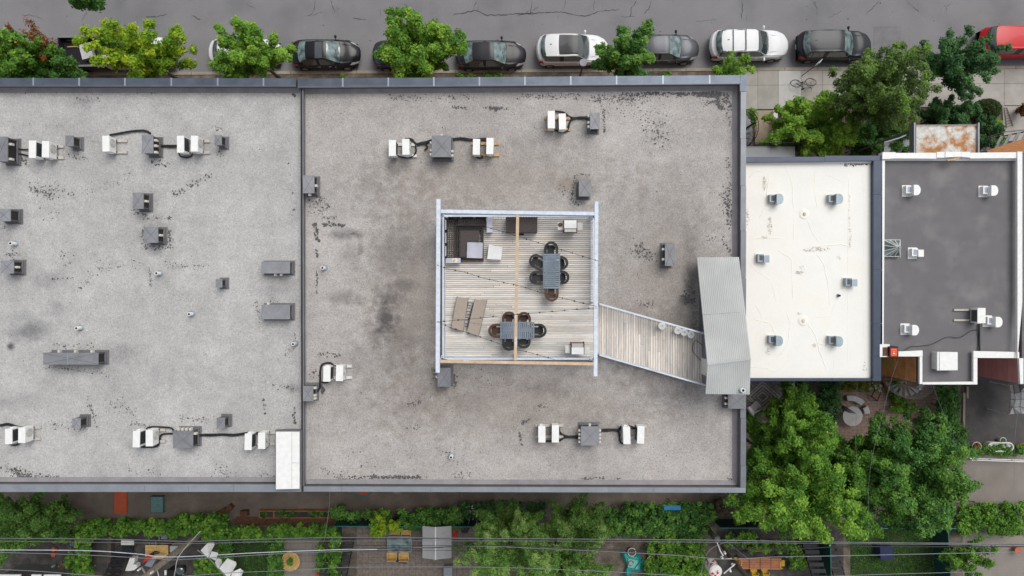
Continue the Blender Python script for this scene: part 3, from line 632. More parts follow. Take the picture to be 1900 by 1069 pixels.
# membrane folds and seams
fd = MB(); rr = random.Random(8)
def foldline(pts, r):
    q = []; r *= .6
    for a, c in zip(pts[:-1], pts[1:]):
        for i in range(6): q.append((a[0] + (c[0]-a[0]) * i/6 + rr.uniform(-.8, .8), a[1] + (c[1]-a[1]) * i/6 + rr.uniform(-.8, .8)))
    q.append(pts[-1]); fd.tube([P(u, v, ZW - r * .62) for u, v in q], [r * .25] + [r * rr.uniform(.8, 1.1) for _ in q[1:-1]] + [r * .25], 8)
for pts, r in (([(1427, 318), (1424, 350), (1420, 380), (1408, 408)], .06), ([(1455, 305), (1470, 340), (1473, 400), (1472, 450)], .05), ([(1510, 310), (1511, 350), (1517, 390)], .05), ([(1575, 305), (1573, 500), (1572, 690)], .035), ([(1384, 442), (1465, 441)], .06),
               ([(1498, 408), (1506, 430), (1520, 450)], .05), ([(1513, 468), (1528, 490), (1537, 530), (1540, 570)], .055), ([(1490, 465), (1520, 456), (1560, 452), (1572, 456)], .08), ([(1385, 480), (1400, 500), (1430, 520), (1440, 560)], .045), ([(1440, 460), (1468, 480), (1470, 560)], .05),
               ([(1395, 590), (1430, 600), (1440, 625)], .06), ([(1445, 660), (1462, 640), (1466, 600), (1458, 575)], .06), ([(1498, 600), (1512, 620), (1520, 650), (1535, 690)], .06), ([(1510, 635), (1538, 640)], .06), ([(1508, 590), (1540, 585), (1552, 562)], .05), ([(1388, 330), (1400, 318), (1420, 316)], .06),
               ([(1385, 680), (1420, 682), (1440, 690), (1470, 660)], .05), ([(1600, 310), (1604, 400), (1600, 560), (1606, 690)], .03), ([(1400, 560), (1415, 590), (1400, 640)], .045), ([(1545, 655), (1548, 690)], .04), ([(1520, 320), (1550, 330), (1575, 345)], .04)): foldline(pts, r)
fd.build('membrane_folds', K['tpo_fold'], wh, smooth=True, kind='stuff')
dm = MB()
def dirt(u, v, ru, rv, n, seed):
    q = random.Random(seed)
    for _ in range(n):
        a = q.uniform(0, 6.28); d = q.random() ** .6; uu = u + ru * d * math.cos(a); vv = v + rv * d * math.sin(a); k = q.uniform(.4, 1.4)
        dm.add([P(uu + k * math.cos(-i * 1.05) * q.uniform(.5, 1.2), vv + k * math.sin(-i * 1.05) * q.uniform(.5, 1.2), ZW + .012 + q.uniform(0, .003)) for i in range(6)], [tuple(range(6))])
for a in ((1418, 340, 4, 13, 55), (1428, 420, 4, 18, 60), (1419, 440, 6, 3, 20), (1384, 405, 7, 18, 90), (1518, 462, 24, 4, 70), (1500, 464, 10, 3, 30), (1576, 400, 2, 45, 22), (1487, 500, 7, 10, 20), (1483, 505, 8, 3, 34), (1577, 440, 3, 20, 24), (1557, 478, 4, 4, 12), (1483, 582, 4, 3, 10), (1425, 652, 5, 6, 14), (1511, 640, 4, 3, 26), (1605, 680, 5, 9, 14)): dirt(*a, seed=a[0])
dm.build('dirt_patches', K['tpo_dirt'], wh, kind='stuff')
dm = MB(); dirt(1585, 302, 32, 2.5, 120, 4); dirt(1600, 303, 20, 3, 90, 5); dirt(1575, 306, 14, 3, 30, 6); dirt(1562, 301, 14, 1.5, 30, 9)
dm.build('dead_leaves', K['wood_brown'], wh, kind='stuff')
# drains
for u, v in ((1492, 397), (1490, 595)):
    b = MB(); b.cyl(*P(u, v, ZW)[:2], ZW - .02, ZW + .035, .34, 18, .2); b.build('drain_mound', K['tpo_fold'], wh, smooth=False)
    b = MB(); b.cyl(*P(u, v, ZW)[:2], ZW + .034, ZW + .09, .1, 12, .07); b.build('drain_cap', K['tpo_dirt'], wh)

g0 = x1 + .04; ZG = 10.5
g1 = P(1893, 0, ZG + .3)[0]
gh = thing('row_house', 'house with dark grey gravel-surfaced roof and white coping', 'building', ((g0 + g1) / 2, 2, 0))
GY0 = P(0, 283, ZG + .3)[1]; GY1 = P(0, 659, ZG)[1]; GY2 = P(0, 711, ZG)[1]
ax0 = P(1706, 0, ZG)[0]; ax1 = P(1811, 0, ZG)[0]
b = MB(); b.box(g0, g1, GY1, GY0 - .1, -.1, ZG - .2); b.box(ax0, ax1, GY2, GY1 - .002, -.1, ZG - .2); b.build('wall', K['brick_wall'], gh)
b = MB(); b.box(g0, g1, GY1, GY0 - .1, ZG - .2, ZG); b.box(ax0, ax1, GY2, GY1, ZG - .2, ZG - .001); b.build('roof', K['bur'], gh)
for pts, z0, z1 in (([(1637.5, 282), (1662, 282), (1662, 293.5), (1637.5, 295)], ZG, ZG + .42), ([(1662.3, 283.5), (1738, 283), (1738, 294), (1662.3, 293.5)], ZG, ZG + .38), ([(1738.3, 281.5), (1754, 281.5), (1754, 292), (1738.3, 292)], ZG, ZG + .42),
                    ([(1754.3, 281), (1784, 281), (1784, 290), (1754.3, 291.5)], ZG, ZG + .46), ([(1784.3, 281.5), (1800, 281.5), (1800, 292), (1784.3, 290.5)], ZG, ZG + .42), ([(1800.3, 283), (1891, 282), (1891, 293), (1800.3, 293.5)], ZG, ZG + .38),
                    ([(1636.5, 296), (1642, 296), (1639.5, 640), (1634, 640)], ZG, ZG + .3), ([(1667, 652), (1712, 650), (1712, 661), (1667, 661)], ZG, ZG + .3), ([(1706.5, 661.4), (1711.5, 661.4), (1711.5, 712), (1706.5, 712)], ZG, ZG + .3),
                    ([(1711.8, 709), (1806, 708), (1806, 713), (1711.8, 713)], ZG, ZG + .3), ([(1806.3, 664), (1813.5, 664), (1813.5, 713), (1806.3, 713)], ZG, ZG + .3), ([(1806.3, 651), (1891, 653), (1891, 664), (1806.3, 663.6)], ZG, ZG + .3)):
    fbox(gh, 'coping_panel', pts, z1, z1 - (.14 if pts[0][1] > 600 else .4), z1, 'white')
fbox(gh, 'edge_upstand', [(1641, 293.5), (1888, 293.5), (1888, 297.5), (1641, 297.5)], ZG + .12, ZG, ZG + .13, 'white')
nb = thing('row_house', 'neighbouring house at the right edge of which only a white parapet shows', 'building', (g1 + 4, 2, 0))
b = MB(); b.box(g1 + .3, g1 + 9, P(0, 712, ZG)[1], GY0, -.1, ZG - .1); b.build('wall', K['brick_wall'], nb)
b = MB(); b.box(g1 + .3, g1 + 9, P(0, 712, ZG)[1], GY0, ZG - .1, ZG + .02); b.build('roof', K['bur'], nb)
fbox(nb, 'coping_panel', [(1888, 281), (1897, 281), (1897, 560), (1888, 664)], ZG + .45, ZG + .32, ZG + .45, 'white')
fbox(nb, 'coping_panel', [(1891, 664.5), (1899, 664.5), (1899, 712), (1893, 712)], ZG + .45, ZG + .32, ZG + .45, 'white')
# maroon siding boards on the neighbour's side wall, orange boarding on the annex wall
for i in range(26):
    b = MB(); z = .3 + i * .385; b.box(g1 + .262, g1 + .298, P(0, 712, ZG)[1] - .0, P(0, 640, ZG)[1], z, z + .365); b.build('siding_board', K['maroon'], nb)
for i in range(30):
    b = MB(); z = .3 + i * .33; b.box(ax0 - .036, ax0 - .003, GY2 + .01, GY1 - .01, z, z + .31); b.build('cladding_board', K['wood_clad'], gh)
b = MB(); b.box(ax0 - .08, ax0 - .04, GY1 - 1.0, GY1 - .25, 6.9, 8.3); b.build('shutter', K['wood_table'], gh)
# ================================================================ roof equipment on the gravel
def hood(u0, u1, v0, v1, h, label, pipes=(), open_side='R', cat='roof vent', group='grey sheet-metal hoods on the gravel roof', name='vent_hood', seam=None, z=ZR):
    zt = z + h; x0, y1, _ = P(u0, v0, zt); x1, y0, _ = P(u1, v1, zt)
    cx, cy = (x0+x1)/2, (y0+y1)/2
    t = thing(name, label, cat, (cx, cy, z), group)
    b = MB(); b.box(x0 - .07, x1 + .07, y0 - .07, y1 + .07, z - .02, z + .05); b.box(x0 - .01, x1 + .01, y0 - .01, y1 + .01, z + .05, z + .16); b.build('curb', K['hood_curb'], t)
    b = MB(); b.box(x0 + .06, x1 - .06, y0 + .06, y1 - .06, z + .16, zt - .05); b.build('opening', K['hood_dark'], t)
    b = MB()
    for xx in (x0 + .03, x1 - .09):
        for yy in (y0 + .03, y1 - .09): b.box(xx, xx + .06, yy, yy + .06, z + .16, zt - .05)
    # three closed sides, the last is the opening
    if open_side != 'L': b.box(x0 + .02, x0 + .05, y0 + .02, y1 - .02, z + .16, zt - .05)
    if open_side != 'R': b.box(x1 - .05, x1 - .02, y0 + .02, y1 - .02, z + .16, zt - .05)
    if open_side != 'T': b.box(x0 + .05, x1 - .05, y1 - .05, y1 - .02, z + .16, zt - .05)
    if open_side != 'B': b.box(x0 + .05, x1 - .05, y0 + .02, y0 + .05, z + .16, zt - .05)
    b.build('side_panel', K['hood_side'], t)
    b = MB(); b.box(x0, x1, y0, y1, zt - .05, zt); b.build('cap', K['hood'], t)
    if h > .6:
        b = MB(); b.tube([(x0 + .03, y0 + .03, zt), (x1 - .03, y1 - .03, zt)], .007, 3); b.tube([(x0 + .03, y1 - .03, zt), (x1 - .03, y0 + .03, zt)], .007, 3); b.build('cap_crease', K['hood_side'], t)
    if seam:
        q = P(seam, v0, zt)[0]; b = MB(); b.box(q - .03, q + .03, y0 - .01, y1 + .01, zt, zt + .02); b.build('cap_seam', K['cap_joint'], t)
    for (side, f, n) in pipes:
        for i in range(n):
            ff = f + i * .2
            b = MB()
            if side in 'RL':
                yy = y0 + (y1-y0) * ff; s = 1 if side == 'R' else -1; xx = x1 if side == 'R' else x0
                b.box(xx - s * .06, xx + s * .1, yy - .05, yy + .05, zt - .3, zt - .12)
            else:
                xx = x0 + (x1-x0) * ff; s = 1 if side == 'T' else -1; yy = y1 if side == 'T' else y0
                b.box(xx - .05, xx + .05, yy - s * .06, yy + s * .1, zt - .3, zt - .12)
            b.build('pipe_cover', K['off_white'], t)
    return t
HG = 'grey sheet-metal boxes gathering cables on the roof'
hood(-8, 14, 253, 299, .8, 'grey metal box cut by the left edge beside the slatted white air conditioner', [('R', .12, 1), ('R', .72, 1)], group=HG)
hood(263, 284, 250, 284, .8, 'grey metal box with three white covers, between lone air conditioner and pair at upper left', [('R', .1, 1), ('R', .45, 1), ('R', .75, 1)], group=HG)
hood(246, 266, 357, 387, .75, 'grey metal box with one white vent, upper of the two at left centre of roof', [('R', .5, 1)], group=HG)
hood(-6, 19, 387, 410, .75, 'low grey metal box at the left edge with plain dark opening', group=HG)
hood(267, 293, 421, 450, .75, 'grey metal box ringed by dark tar marks, below the box with one white vent', [('R', .5, 1)], group=HG)
hood(1, 25, 483, 507, .75, 'grey metal box with white vent near the left edge, below a white pipe', [('R', .5, 1)], group=HG)
hood(485, 538, 485, 507, .55, 'upper of two long grey metal boxes beside the dividing curb', [('B', .45, 1), ('B', .65, 1)], group=HG)
hood(485, 538, 565, 592, .55, 'lower of two long grey metal boxes beside the dividing curb', [('T', .2, 1)], group=HG)
hood(80, 182, 654, 676, .75, 'longest grey metal box on the roof, with a seam across its cap', [('T', .25, 1), ('T', .55, 1), ('T', .85, 1)], group=HG, seam=126)
hood(321, 358, 799, 831, .75, 'large grey metal box with four white pipe covers along its upper side', [('T', .2, 4), ('R', .8, 1)], group=HG)
hood(562, 581, 716, 744, .75, 'grey metal box sitting on the lower part of the dividing curb', [('R', .15, 2), ('R', .85, 1)], group=HG)
hood(562, 583, 325, 358, .75, 'grey metal box sitting on the upper part of the dividing curb', [('R', .45, 1), ('B', .5, 1)], group=HG)
hood(801, 837, 251, 291, .85, 'large grey metal box between two air conditioner pairs at upper middle', [('L', .15, 2), ('L', .7, 1), ('R', .1, 2), ('T', .5, 1)], group=HG, open_side='B')
hood(1095, 1113, 208.5, 239, .8, 'grey metal box right of the air conditioner pair on new timber', [('L', .2, 1), ('L', .45, 1), ('L', .85, 1)], group=HG, open_side='B')
hood(1074, 1096, 332, 364, .75, 'plain grey metal box above the upper right corner of the roof deck', group=HG, open_side='L')
hood(812, 836, 682, 717, .75, 'grey metal box under the lower left end of the pergola beam', [('L', .5, 1)], group=HG)
hood(1234, 1252, 451, 493, .75, 'tall narrow grey metal box between roof deck and stair shelter', [('L', .3, 1), ('L', .75, 1)], group=HG, open_side='L')
hood(1078, 1112, 791, 826, .75, 'large grey metal box between two air conditioner pairs at lower right', [('L', .15, 4), ('R', .15, 4), ('T', .5, 1)], group=HG, open_side='T')
hood(1351, 1384, 731, 758, .7, 'grey metal box below the corrugated stair shelter at the right parapet', [('L', .3, 1), ('L', .7, 1)], group=HG, open_side='L')
hood(121, 136, 251, 271, .7, 'small grey hood right of the slatted white air conditioner')
hood(398, 411, 250, 269, .7, 'small grey hood at upper left, right of an air conditioner pair')
hood(400, 412, 517, 533, .65, 'small grey hood left of and between the two long boxes')
hood(134, 149, 776, 794, .7, 'small grey hood at lower left above an air conditioner pair')
hood(402, 417, 775, 794, .7, 'small grey hood above the cable run at lower left')
# air conditioners
def make_ac():
    t = thing('air_conditioner', 'x', 'air conditioner', (0, 0, 0), 'white air conditioner units on the roof')
    b = MB(); b.box(-.15, .15, -.4, .4, .07, .60); b.build('casing', K['white'], t)
    b = MB(); b.box(-.165, .165, -.415, .415, .602, .635); b.build('lid', K['white'], t)
    b = MB(); b.cyl(0, 0, 0, .012, .23, 20); fan = b
    fan.v = [(.152 + z, x * 1 + .08, y + .34) for x, y, z in fan.v]; f = fan.build('fan_grille', K['fan_grey'], t)
    b = MB()
    for r in (.08, .14, .2): b.tube([(.168, .08 + r * math.cos(a*.524), .34 + r * math.sin(a*.524)) for a in range(12)], .006, 4, closed=True)
    b.tube([(.168, .08, .34 - .22), (.168, .08, .34 + .22)], .006, 4); b.tube([(.168, -.14, .34), (.168, .30, .34)], .006, 4)
    g = b.build('guard', K['white_dirty'], f)
    b = MB(); b.box(-.156, -.151, -.34, .30, .12, .57); c = b.build('coil', K['grille'], t)
    b = MB()
    for i in range(7): b.box(-.162, -.157, -.34 + i * .1, -.33 + i * .1, .12, .57)
    b.build('coil_guard', K['grille'], c)
    b = MB(); b.box(-.05, .09, -.45, -.402, .18, .42); b.build('valve_cover', K['white'], t)
    for y in (-.3, .3):
        b = MB(); b.box(-.17, .17, y - .03, y + .03, .0, .07); b.build('foot', K['grille'], t)
    return t
AC0 = make_ac(); ac_first = [True]
def ac(u0, u1, v0, v1, fan, label):
    z = ZR + .1; zt = z + .63
    xc, yc = (P(u0, 0, zt)[0] + P(u1, 0, zt)[0]) / 2, (P(0, v0, zt)[1] + P(0, v1, zt)[1]) / 2
    L = abs(P(0, v0, zt)[1] - P(0, v1, zt)[1]) / .85
    rz = 0 if fan == 'R' else math.pi
    rz += random.uniform(-.03, .03)
    o = AC0 if ac_first[0] else clone(AC0, (0, 0, 0), 0)
    ac_first[0] = False
    o.location = (xc, yc, z); o.rotation_euler = (0, 0, rz); o.scale = (1, L, 1); o['label'] = label
    return xc, yc
def skids(xa, xb, y0, y1, m, label, cat='timber skid'):
    t = thing('skid_frame', label, cat, ((xa+xb)/2, (y0+y1)/2, ZR), 'skid bars under the air conditioners')
    for y in (y0, y1):
        b = MB(); b.box(xa, xb, y - .065, y + .065, ZR + .004, ZR + .098); b.build('skid', K[m], t)
PAIRS = [
 ((54, 66, 260, 293), (78, 91, 261, 292), 'slatted-back left unit of the air conditioner pair nearest the upper left corner', 'right unit of the air conditioner pair nearest the upper left corner', 'wood_grey', 'at upper left corner'),
 ((329, 341, 251, 283), (354, 367, 251, 281), 'dark-coiled left unit of the pair before the second small hood, upper left', 'right unit of the pair between cable box and small hood at upper left', 'wood_grey', 'beside the box with three white covers'),
 ((10, 22, 795, 824), (34, 47, 793, 822), 'left unit of the air conditioner pair at the lower left corner', 'right unit of the air conditioner pair at the lower left corner', 'wood_grey', 'at the lower left corner'),
 ((247, 259, 799, 830), (271, 283, 797, 828), 'left unit of the pair left of the box with four pipe covers', 'right unit of the pair left of the box with four pipe covers', 'wood_grey', 'left of the four-cover box'),
 ((455, 466, 804, 835), (480, 491, 802, 833), 'left unit of the pair beside the white stair hatch', 'right unit of the pair beside the white stair hatch', 'wood_grey', 'beside the white stair hatch'),
 ((601, 612, 679, 708), (624, 636, 677, 707), 'left unit of the pair just right of the dividing curb', 'right unit of the pair just right of the dividing curb', 'white_dirty', 'right of the dividing curb'),
 ((722, 734, 259, 289), (747, 759, 257, 287), 'far left unit of the four air conditioners in a row above the deck', 'second from left of the four air conditioners in a row above the deck', 'white_dirty', 'left of the large upper middle box'),
 ((878, 890, 257, 287), (903, 915, 255, 286), 'third from left of the four air conditioners in a row above the deck', 'far right unit of the four air conditioners in a row above the deck', 'wood_new', 'right of the large upper middle box'),
 ((1017, 1029, 205, 238), (1038, 1049, 210, 240), 'larger left unit of the pair on new timber at upper right', 'smaller right unit of the pair on new timber at upper right', 'wood_new', 'at upper right, of yellow new wood'),
 ((1001, 1010, 790, 821), (1026, 1035, 788, 821), 'far left unit of the four air conditioners in a row below the deck', 'second from left of the four air conditioners in a row below the deck', 'wood_grey', 'left of the large lower right box'),
 ((1158, 1168, 791, 824), (1184, 1194, 790, 823), 'third from left of the four air conditioners in a row below the deck', 'far right unit of the four air conditioners in a row below the deck', 'wood_grey', 'right of the large lower right box')]
for A, B, la, lb_, sm, where in PAIRS:
    xa, ya = ac(*A, 'L', la); xb, yb_ = ac(*B, 'R', lb_)
    ym = (ya + yb_) / 2
    skids(xa - .28, xb + .42, ym - .27, ym + .27, sm, 'pair of skid bars under two air conditioners ' + where)
xs, ys = ac(189, 204, 251, 281, 'R', 'lone white air conditioner left of the box with three white covers')
skids(xs - .25, xs + .62, ys - .27, ys + .27, 'wood_grey', 'pair of skid bars under the lone air conditioner at upper left')
# insulated line sets
def cable(pts, r, label, z=.07, m='rubber', name='refrigerant_line', cat='pipe', dup=0, zbase=ZR):
    b = MB(); sm = []
    for a, c, d, e in zip([pts[0]] + pts[:-2], pts[:-1], pts[1:], pts[2:] + [pts[-1]]):
        for i in range(5):
            t = i / 5; sm.append(tuple(.5 * (2*c[k] + (d[k]-a[k])*t + (2*a[k]-5*c[k]+4*d[k]-e[k])*t*t + (-a[k]+3*c[k]-3*d[k]+e[k])*t**3) for k in (0, 1)))
    sm.append(pts[-1])
    for j in range(dup + 1):
        b.tube([P(u + math.sin(i * .9 + j * 2) * .35 * (dup > 0) + j * .6, v + j * 2.1 + math.cos(i * .7 + j) * .35 * (dup > 0), zbase + z + r * .4 + .02 * math.sin(i + j)) for i, (u, v) in enumerate(sm)], r, 6)
    c = P(*pts[len(pts)//2], zbase)
    return b.build(name, K[m], None, smooth=True, origin=c, label=label, category=cat, group='black insulated refrigerant lines' if cat == 'pipe' else None)
cable([(30, 275), (42, 277), (54, 277)], .035, 'upper black line from the upper left edge box to the slatted unit')
cable([(30, 284), (42, 286), (54, 289)], .035, 'lower black line from the upper left edge box to the slatted unit')
cable([(204, 250), (222, 247), (245, 243), (268, 242), (279, 247)], .05, 'black line arching from the lone air conditioner to its box')
cable([(295, 269), (312, 270), (330, 269)], .04, 'twin black lines from the three-cover box to the pair on its right', dup=1)
cable([(332, 284), (336, 290), (352, 291), (357, 284)], .035, 'short looped black line below the upper left pair')
cable([(0, 788), (15, 786), (30, 790), (40, 793)], .04, 'twin black lines entering from the left edge at lower left', dup=1)
cable([(18, 824), (28, 826), (36, 822)], .04, 'short black line between the units at lower left corner')
cable([(270, 797), (278, 792), (300, 792), (318, 794), (322, 800)], .04, 'black line arching over the pair to the four-cover box')
cable([(262, 829), (290, 828), (296, 818), (300, 806), (322, 804)], .045, 'black line looping under the pair to the four-cover box')
cable([(366, 806), (385, 806), (410, 805), (430, 806), (455, 803), (478, 802), (486, 804)], .04, 'long black line run from the four-cover box to the pair by the stair hatch', dup=1)
cable([(583, 729), (592, 722), (594, 705), (594, 690), (598, 676), (612, 673), (620, 678), (628, 679)], .045, 'black line from the curb box up and around the pair')
cable([(594, 708), (602, 710), (610, 708)], .035, 'short black line under the pair right of the dividing curb')
cable([(752, 257), (764, 258), (772, 266), (785, 264), (801, 259)], .045, 'upper black line from the far left unit to the upper middle box', dup=1)
cable([(738, 289), (752, 292), (766, 290), (772, 280), (772, 268), (785, 265), (793, 272), (788, 278)], .04, 'lower black line looping from the far left unit, with a hooked free end')
cable([(838, 257), (858, 256), (878, 258), (900, 257), (908, 258)], .04, 'twin black lines from the upper middle box to its right-hand pair', dup=1)
cable([(880, 287), (888, 293), (895, 292), (894, 288)], .035, 'small looped black line below the right-hand pair above the deck')
cable([(1030, 206), (1045, 208), (1055, 215), (1063, 218), (1080, 217), (1094, 217)], .045, 'upper black line from the new-timber pair to its box')
cable([(1028, 240), (1040, 244), (1053, 242), (1056, 230), (1063, 220), (1078, 219), (1094, 219)], .045, 'lower black line from the new-timber pair to its box')
cable([(1032, 788), (1036, 792), (1040, 803), (1052, 809), (1076, 809)], .045, 'upper black line from the lower pair to the large lower right box')
cable([(1010, 818), (1035, 818), (1047, 812), (1060, 811), (1076, 813)], .045, 'lower black line from the lower pair to the large lower right box')
cable([(1113, 798), (1122, 797), (1135, 796), (1146, 797), (1152, 791), (1165, 789), (1178, 793), (1186, 791)], .045, 'tangled black lines from the lower right box to the last pair', dup=1)
cable([(1146, 797), (1149, 806), (1151, 820), (1160, 823)], .04, 'short black line looping under the last pair')
# small roof pipes
def pipe(u, v, label, z=ZR, h=.35, r=.09, m='white'):
    x, y, _ = P(u, v, z)
    t = thing('vent_pipe', label, 'vent pipe', (x, y, z), 'short pipes standing on the roofs')
    b = MB(); b.cyl(x, y, z - .01, z + .06, r * 1.9, 16, r * 1.2); b.build('flashing', K['cap_joint'], t)
    b = MB(); b.cyl(x, y, z + .06, z + h, r, 14, r * .95); b.build('pipe', K[m], t)
    b = MB(); b.cyl(x, y, z + h, z + h + .006, r * .62, 12); b.build('bore', K['black'], t)
for u, v, lab in ((29, 452, 'short white pipe above the box with white vent near the left edge'), (297, 507, 'short white pipe below the tar-ringed box'), (357, 582, 'short white pipe in the open middle of the left roof'),
                  (150, 608, 'short white pipe at upper right of the dark stain near the left edge'), (548, 637, 'short white pipe beside the dividing curb'), (602, 497, 'short white pipe on the brown-stained roof right of the curb'), (838, 845, 'short white pipe below the roof deck near the rear parapet')):
    pipe(u, v, lab)
pipe(1555, 548, 'short black pipe on the cream roof', ZW, .2, .055, 'black')
# white stair hatch on the rear parapet
t = thing('roof_hatch', 'bright white flat box lid lying over the rear parapet beside the dividing curb', 'hatch', P(533, 853, ZR))
hz = ZR + 1.05
b = MB(); b.prism(PZ([(512, 801), (555.5, 801), (555.5, 906.5), (512, 907.5)], hz), hz - .08, hz); b.build('lid', K['white'], t)
b = MB(); b.prism(PZ([(514, 803), (553.5, 803), (553.5, 904), (514, 905)], hz - .1), ZR - .4, hz - .085); b.build('box', K['hood_curb'], t)
b = MB(); b.prism(PZ([(511, 797), (559, 797), (559, 897), (511, 897)], ZR + .12), ZR - .01, ZR + .12); b.build('curb', K['hood_curb'], t)
b = MB(); b.prism(PZ([(541.3, 802), (541.8, 802), (541.8, 906), (541.3, 906)], hz), hz, hz + .004); b.prism(PZ([(541.8, 858), (555, 858.3), (555, 858.8), (541.8, 858.6)], hz), hz, hz + .004); b.build('seam', K['cap_joint'], t)

# ================================================================ roof deck, pergola, bridge
ZD = ZR + .45
dk = thing('roof_deck', 'square weathered timber deck of narrow grey boards under the pergola', 'deck', (.2, 0, ZR))
x0, x1 = P(820, 0, ZD)[0], P(1107, 0, ZD)[0]; y1, y0 = P(0, 399, ZD)[1], P(0, 668, ZD)[1]
NP = 72; ph = (y1 - y0) / NP; rr = random.Random(21); dmesh = {}
for i in range(NP):
    ya = y0 + i * ph; cuts = sorted([x0, x1] + ([rr.uniform(x0 + 1.2, x1 - 1.2)] if rr.random() < .75 else []) + ([P(958, 0, ZD)[0]] if rr.random() < .2 else []))
    for a, c in zip(cuts[:-1], cuts[1:]):
        if c - a < .4: continue
        b = MB(); b.box(a + .006, c - .006, ya + .008, ya + ph - .008, ZD - .035, ZD + rr.uniform(-.004, .002)); b.build('plank', K['deck_wood'], dk)
b = MB(); b.box(x0 + .03, x1 - .03, y0 + .03, y1 - .03, ZR + .004, ZD - .05); b.build('joist_frame', K['deck_under'], dk)
# railing around the deck
def railing(pts, label, m='rail_white', h=1.05, z=ZD, gap=.12, closed=False, bal=.017):
    t = thing('deck_railing', label, 'railing', (*[sum(p[k] for p in pts)/len(pts) for k in (0, 1)], z), 'white metal railings of the roof deck')
    b = MB()
    for a, c in zip(pts[:-1], pts[1:]): b.obox((a[0]+c[0])/2, (a[1]+c[1])/2, z + h - .045, z + h, math.dist(a, c), .075, math.atan2(c[1]-a[1], c[0]-a[0]))
    b.build('top_rail', K[m], t); b = MB()
    for a, c in zip(pts[:-1], pts[1:]): b.obox((a[0]+c[0])/2, (a[1]+c[1])/2, z + .09, z + .125, math.dist(a, c), .04, math.atan2(c[1]-a[1], c[0]-a[0]))
    b.build('bottom_rail', K[m], t); b = MB()
    for a, c in zip(pts[:-1], pts[1:]):
        n = max(1, int(math.dist(a, c) / gap))
        for i in range(n + 1):
            f = i / n; x, y = a[0] + (c[0]-a[0])*f, a[1] + (c[1]-a[1])*f
            b.obox(x, y, z + .1, z + h - .045, bal * 2, bal * 2)
    b.build('baluster', K[m], t, kind='stuff'); 
    for p in (pts[0], pts[-1]):
        b = MB(); b.obox(p[0], p[1], z, z + h + .01, .07, .07); b.build('post', K[m], t)
    return t
rx0, rx1, ry1, ry0 = P(826.5, 0, ZD)[0], P(1096.5, 0, ZD)[0], P(0, 404.5, ZD)[1], P(0, 661, ZD)[1]
railing([(rx0, ry0), (rx0, ry1)], 'white railing along the left side of the roof deck')
railing([(rx0 + .08, ry1), (rx1 - .08, ry1)], 'white railing along the upper side of the roof deck')
railing([(rx0 + .08, ry0), (rx1 - .08, ry0)], 'white railing along the lower side of the roof deck')
railing([(rx1, ry1), (rx1, P(0, 560, ZD)[1])], 'white railing along the right side of the roof deck, above the bridge')
# pergola
ZB = ZR + 2.95
pg = thing('pergola', 'open pergola of pale painted beams with tan centre and lower beams over the deck', 'pergola', (.2, 0, ZD))
def beam(a, c, wpx, m, z=ZB, hh=.14):
    pa, pc = P(*a, z), P(*c, z); b = MB(); b.obox((pa[0]+pc[0])/2, (pa[1]+pc[1])/2, z - hh, z, math.dist(pa, pc), wpx * sc_at(z), math.atan2(pc[1]-pa[1], pc[0]-pa[0])); return b.build('beam', K[m], pg)
beam((813.5, 369), (812, 691), 7.5, 'beam_white'); beam((1107, 373.5), (1105, 698), 7, 'beam_white')
beam((817.5, 391.6), (1103, 396), 6.5, 'beam_white', ZB - .004); beam((816.5, 670), (1101.5, 675), 5.5, 'beam_tan', ZB - .004)
beam((960.5, 397.5), (956.2, 668.5), 5.6, 'beam_tan', ZB - .008)
beam((817.5, 396.6), (1103, 400.6), 1.6, 'rail_white', ZB - .16, .05); 
for (u, v) in ((815, 392), (1105, 396), (814, 668), (1103.5, 673), (960.5, 396), (956.2, 669)):
    x, y, _ = P(u, v, ZB); b = MB(); b.obox(x, y, ZD, ZB - .145, .11, .11); b.build('post', K['beam_white'], pg)
for (u, v, du, dv) in ((815, 392, 14, 14), (1105, 396, -14, 14), (814, 668, 14, -14), (1103.5, 673, -14, -14)):
    p = P(u, v, ZB); q = P(u + du, v, ZB); s_ = P(u, v + dv, ZB)
    for e in (q, s_):
        b = MB(); b.tube([(p[0], p[1], ZB - .75), (e[0], e[1], ZB - .16)], .03, 5); b.build('brace', K['trim'], pg)
# string lights
def string_light(pts, label):
    t = thing('string_light', label, 'string light', P(*pts[0], ZB), 'black string lights crossing the deck')
    q = []; n = 8
    L = sum(math.dist(a, c) for a, c in zip(pts[:-1], pts[1:])); acc = 0
    for a, c in zip(pts[:-1], pts[1:]):
        for i in range(n):
            f = i / n; q.append((a[0] + (c[0]-a[0])*f, a[1] + (c[1]-a[1])*f, acc + math.dist(a, c) * f))
        acc += math.dist(a, c)
    q.append((*pts[-1], L))
    def zz(d): f = (d / L * 2) % 1; return ZB + .02 - .16 * 4 * f * (1 - f)
    b = MB(); b.tube([P(u, v, zz(d)) for u, v, d in q], .008, 4); b.build('cable', K['black'], t)
    d = 12
    while d < L - 8:
        for e in q:
            if e[2] >= d: break
        x, y, z = P(e[0], e[1], zz(e[2])); b = MB(); b.cyl(x, y, z - .1, z + .01, .036, 8, .026); b.build('bulb', K['black'], t); d += 22.5
string_light([(810, 491), (832, 499), (857, 503), (898, 516), (940, 525), (961, 529), (984, 536), (1006, 543), (1049, 554), (1094, 565), (1107, 568)], 'string light running from the left beam at mid height down to the bridge corner')
string_light([(832, 402), (865, 408), (911, 423), (955, 436), (999, 450), (1042, 463), (1065, 470), (1110, 484)], 'string light running from the sofa corner to the right beam')
string_light([(810, 597), (863, 592.6), (909, 587.6), (955, 583), (996, 580), (1042, 576), (1088, 572), (1108, 571)], 'string light crossing over the loungers and rising to the bridge corner')
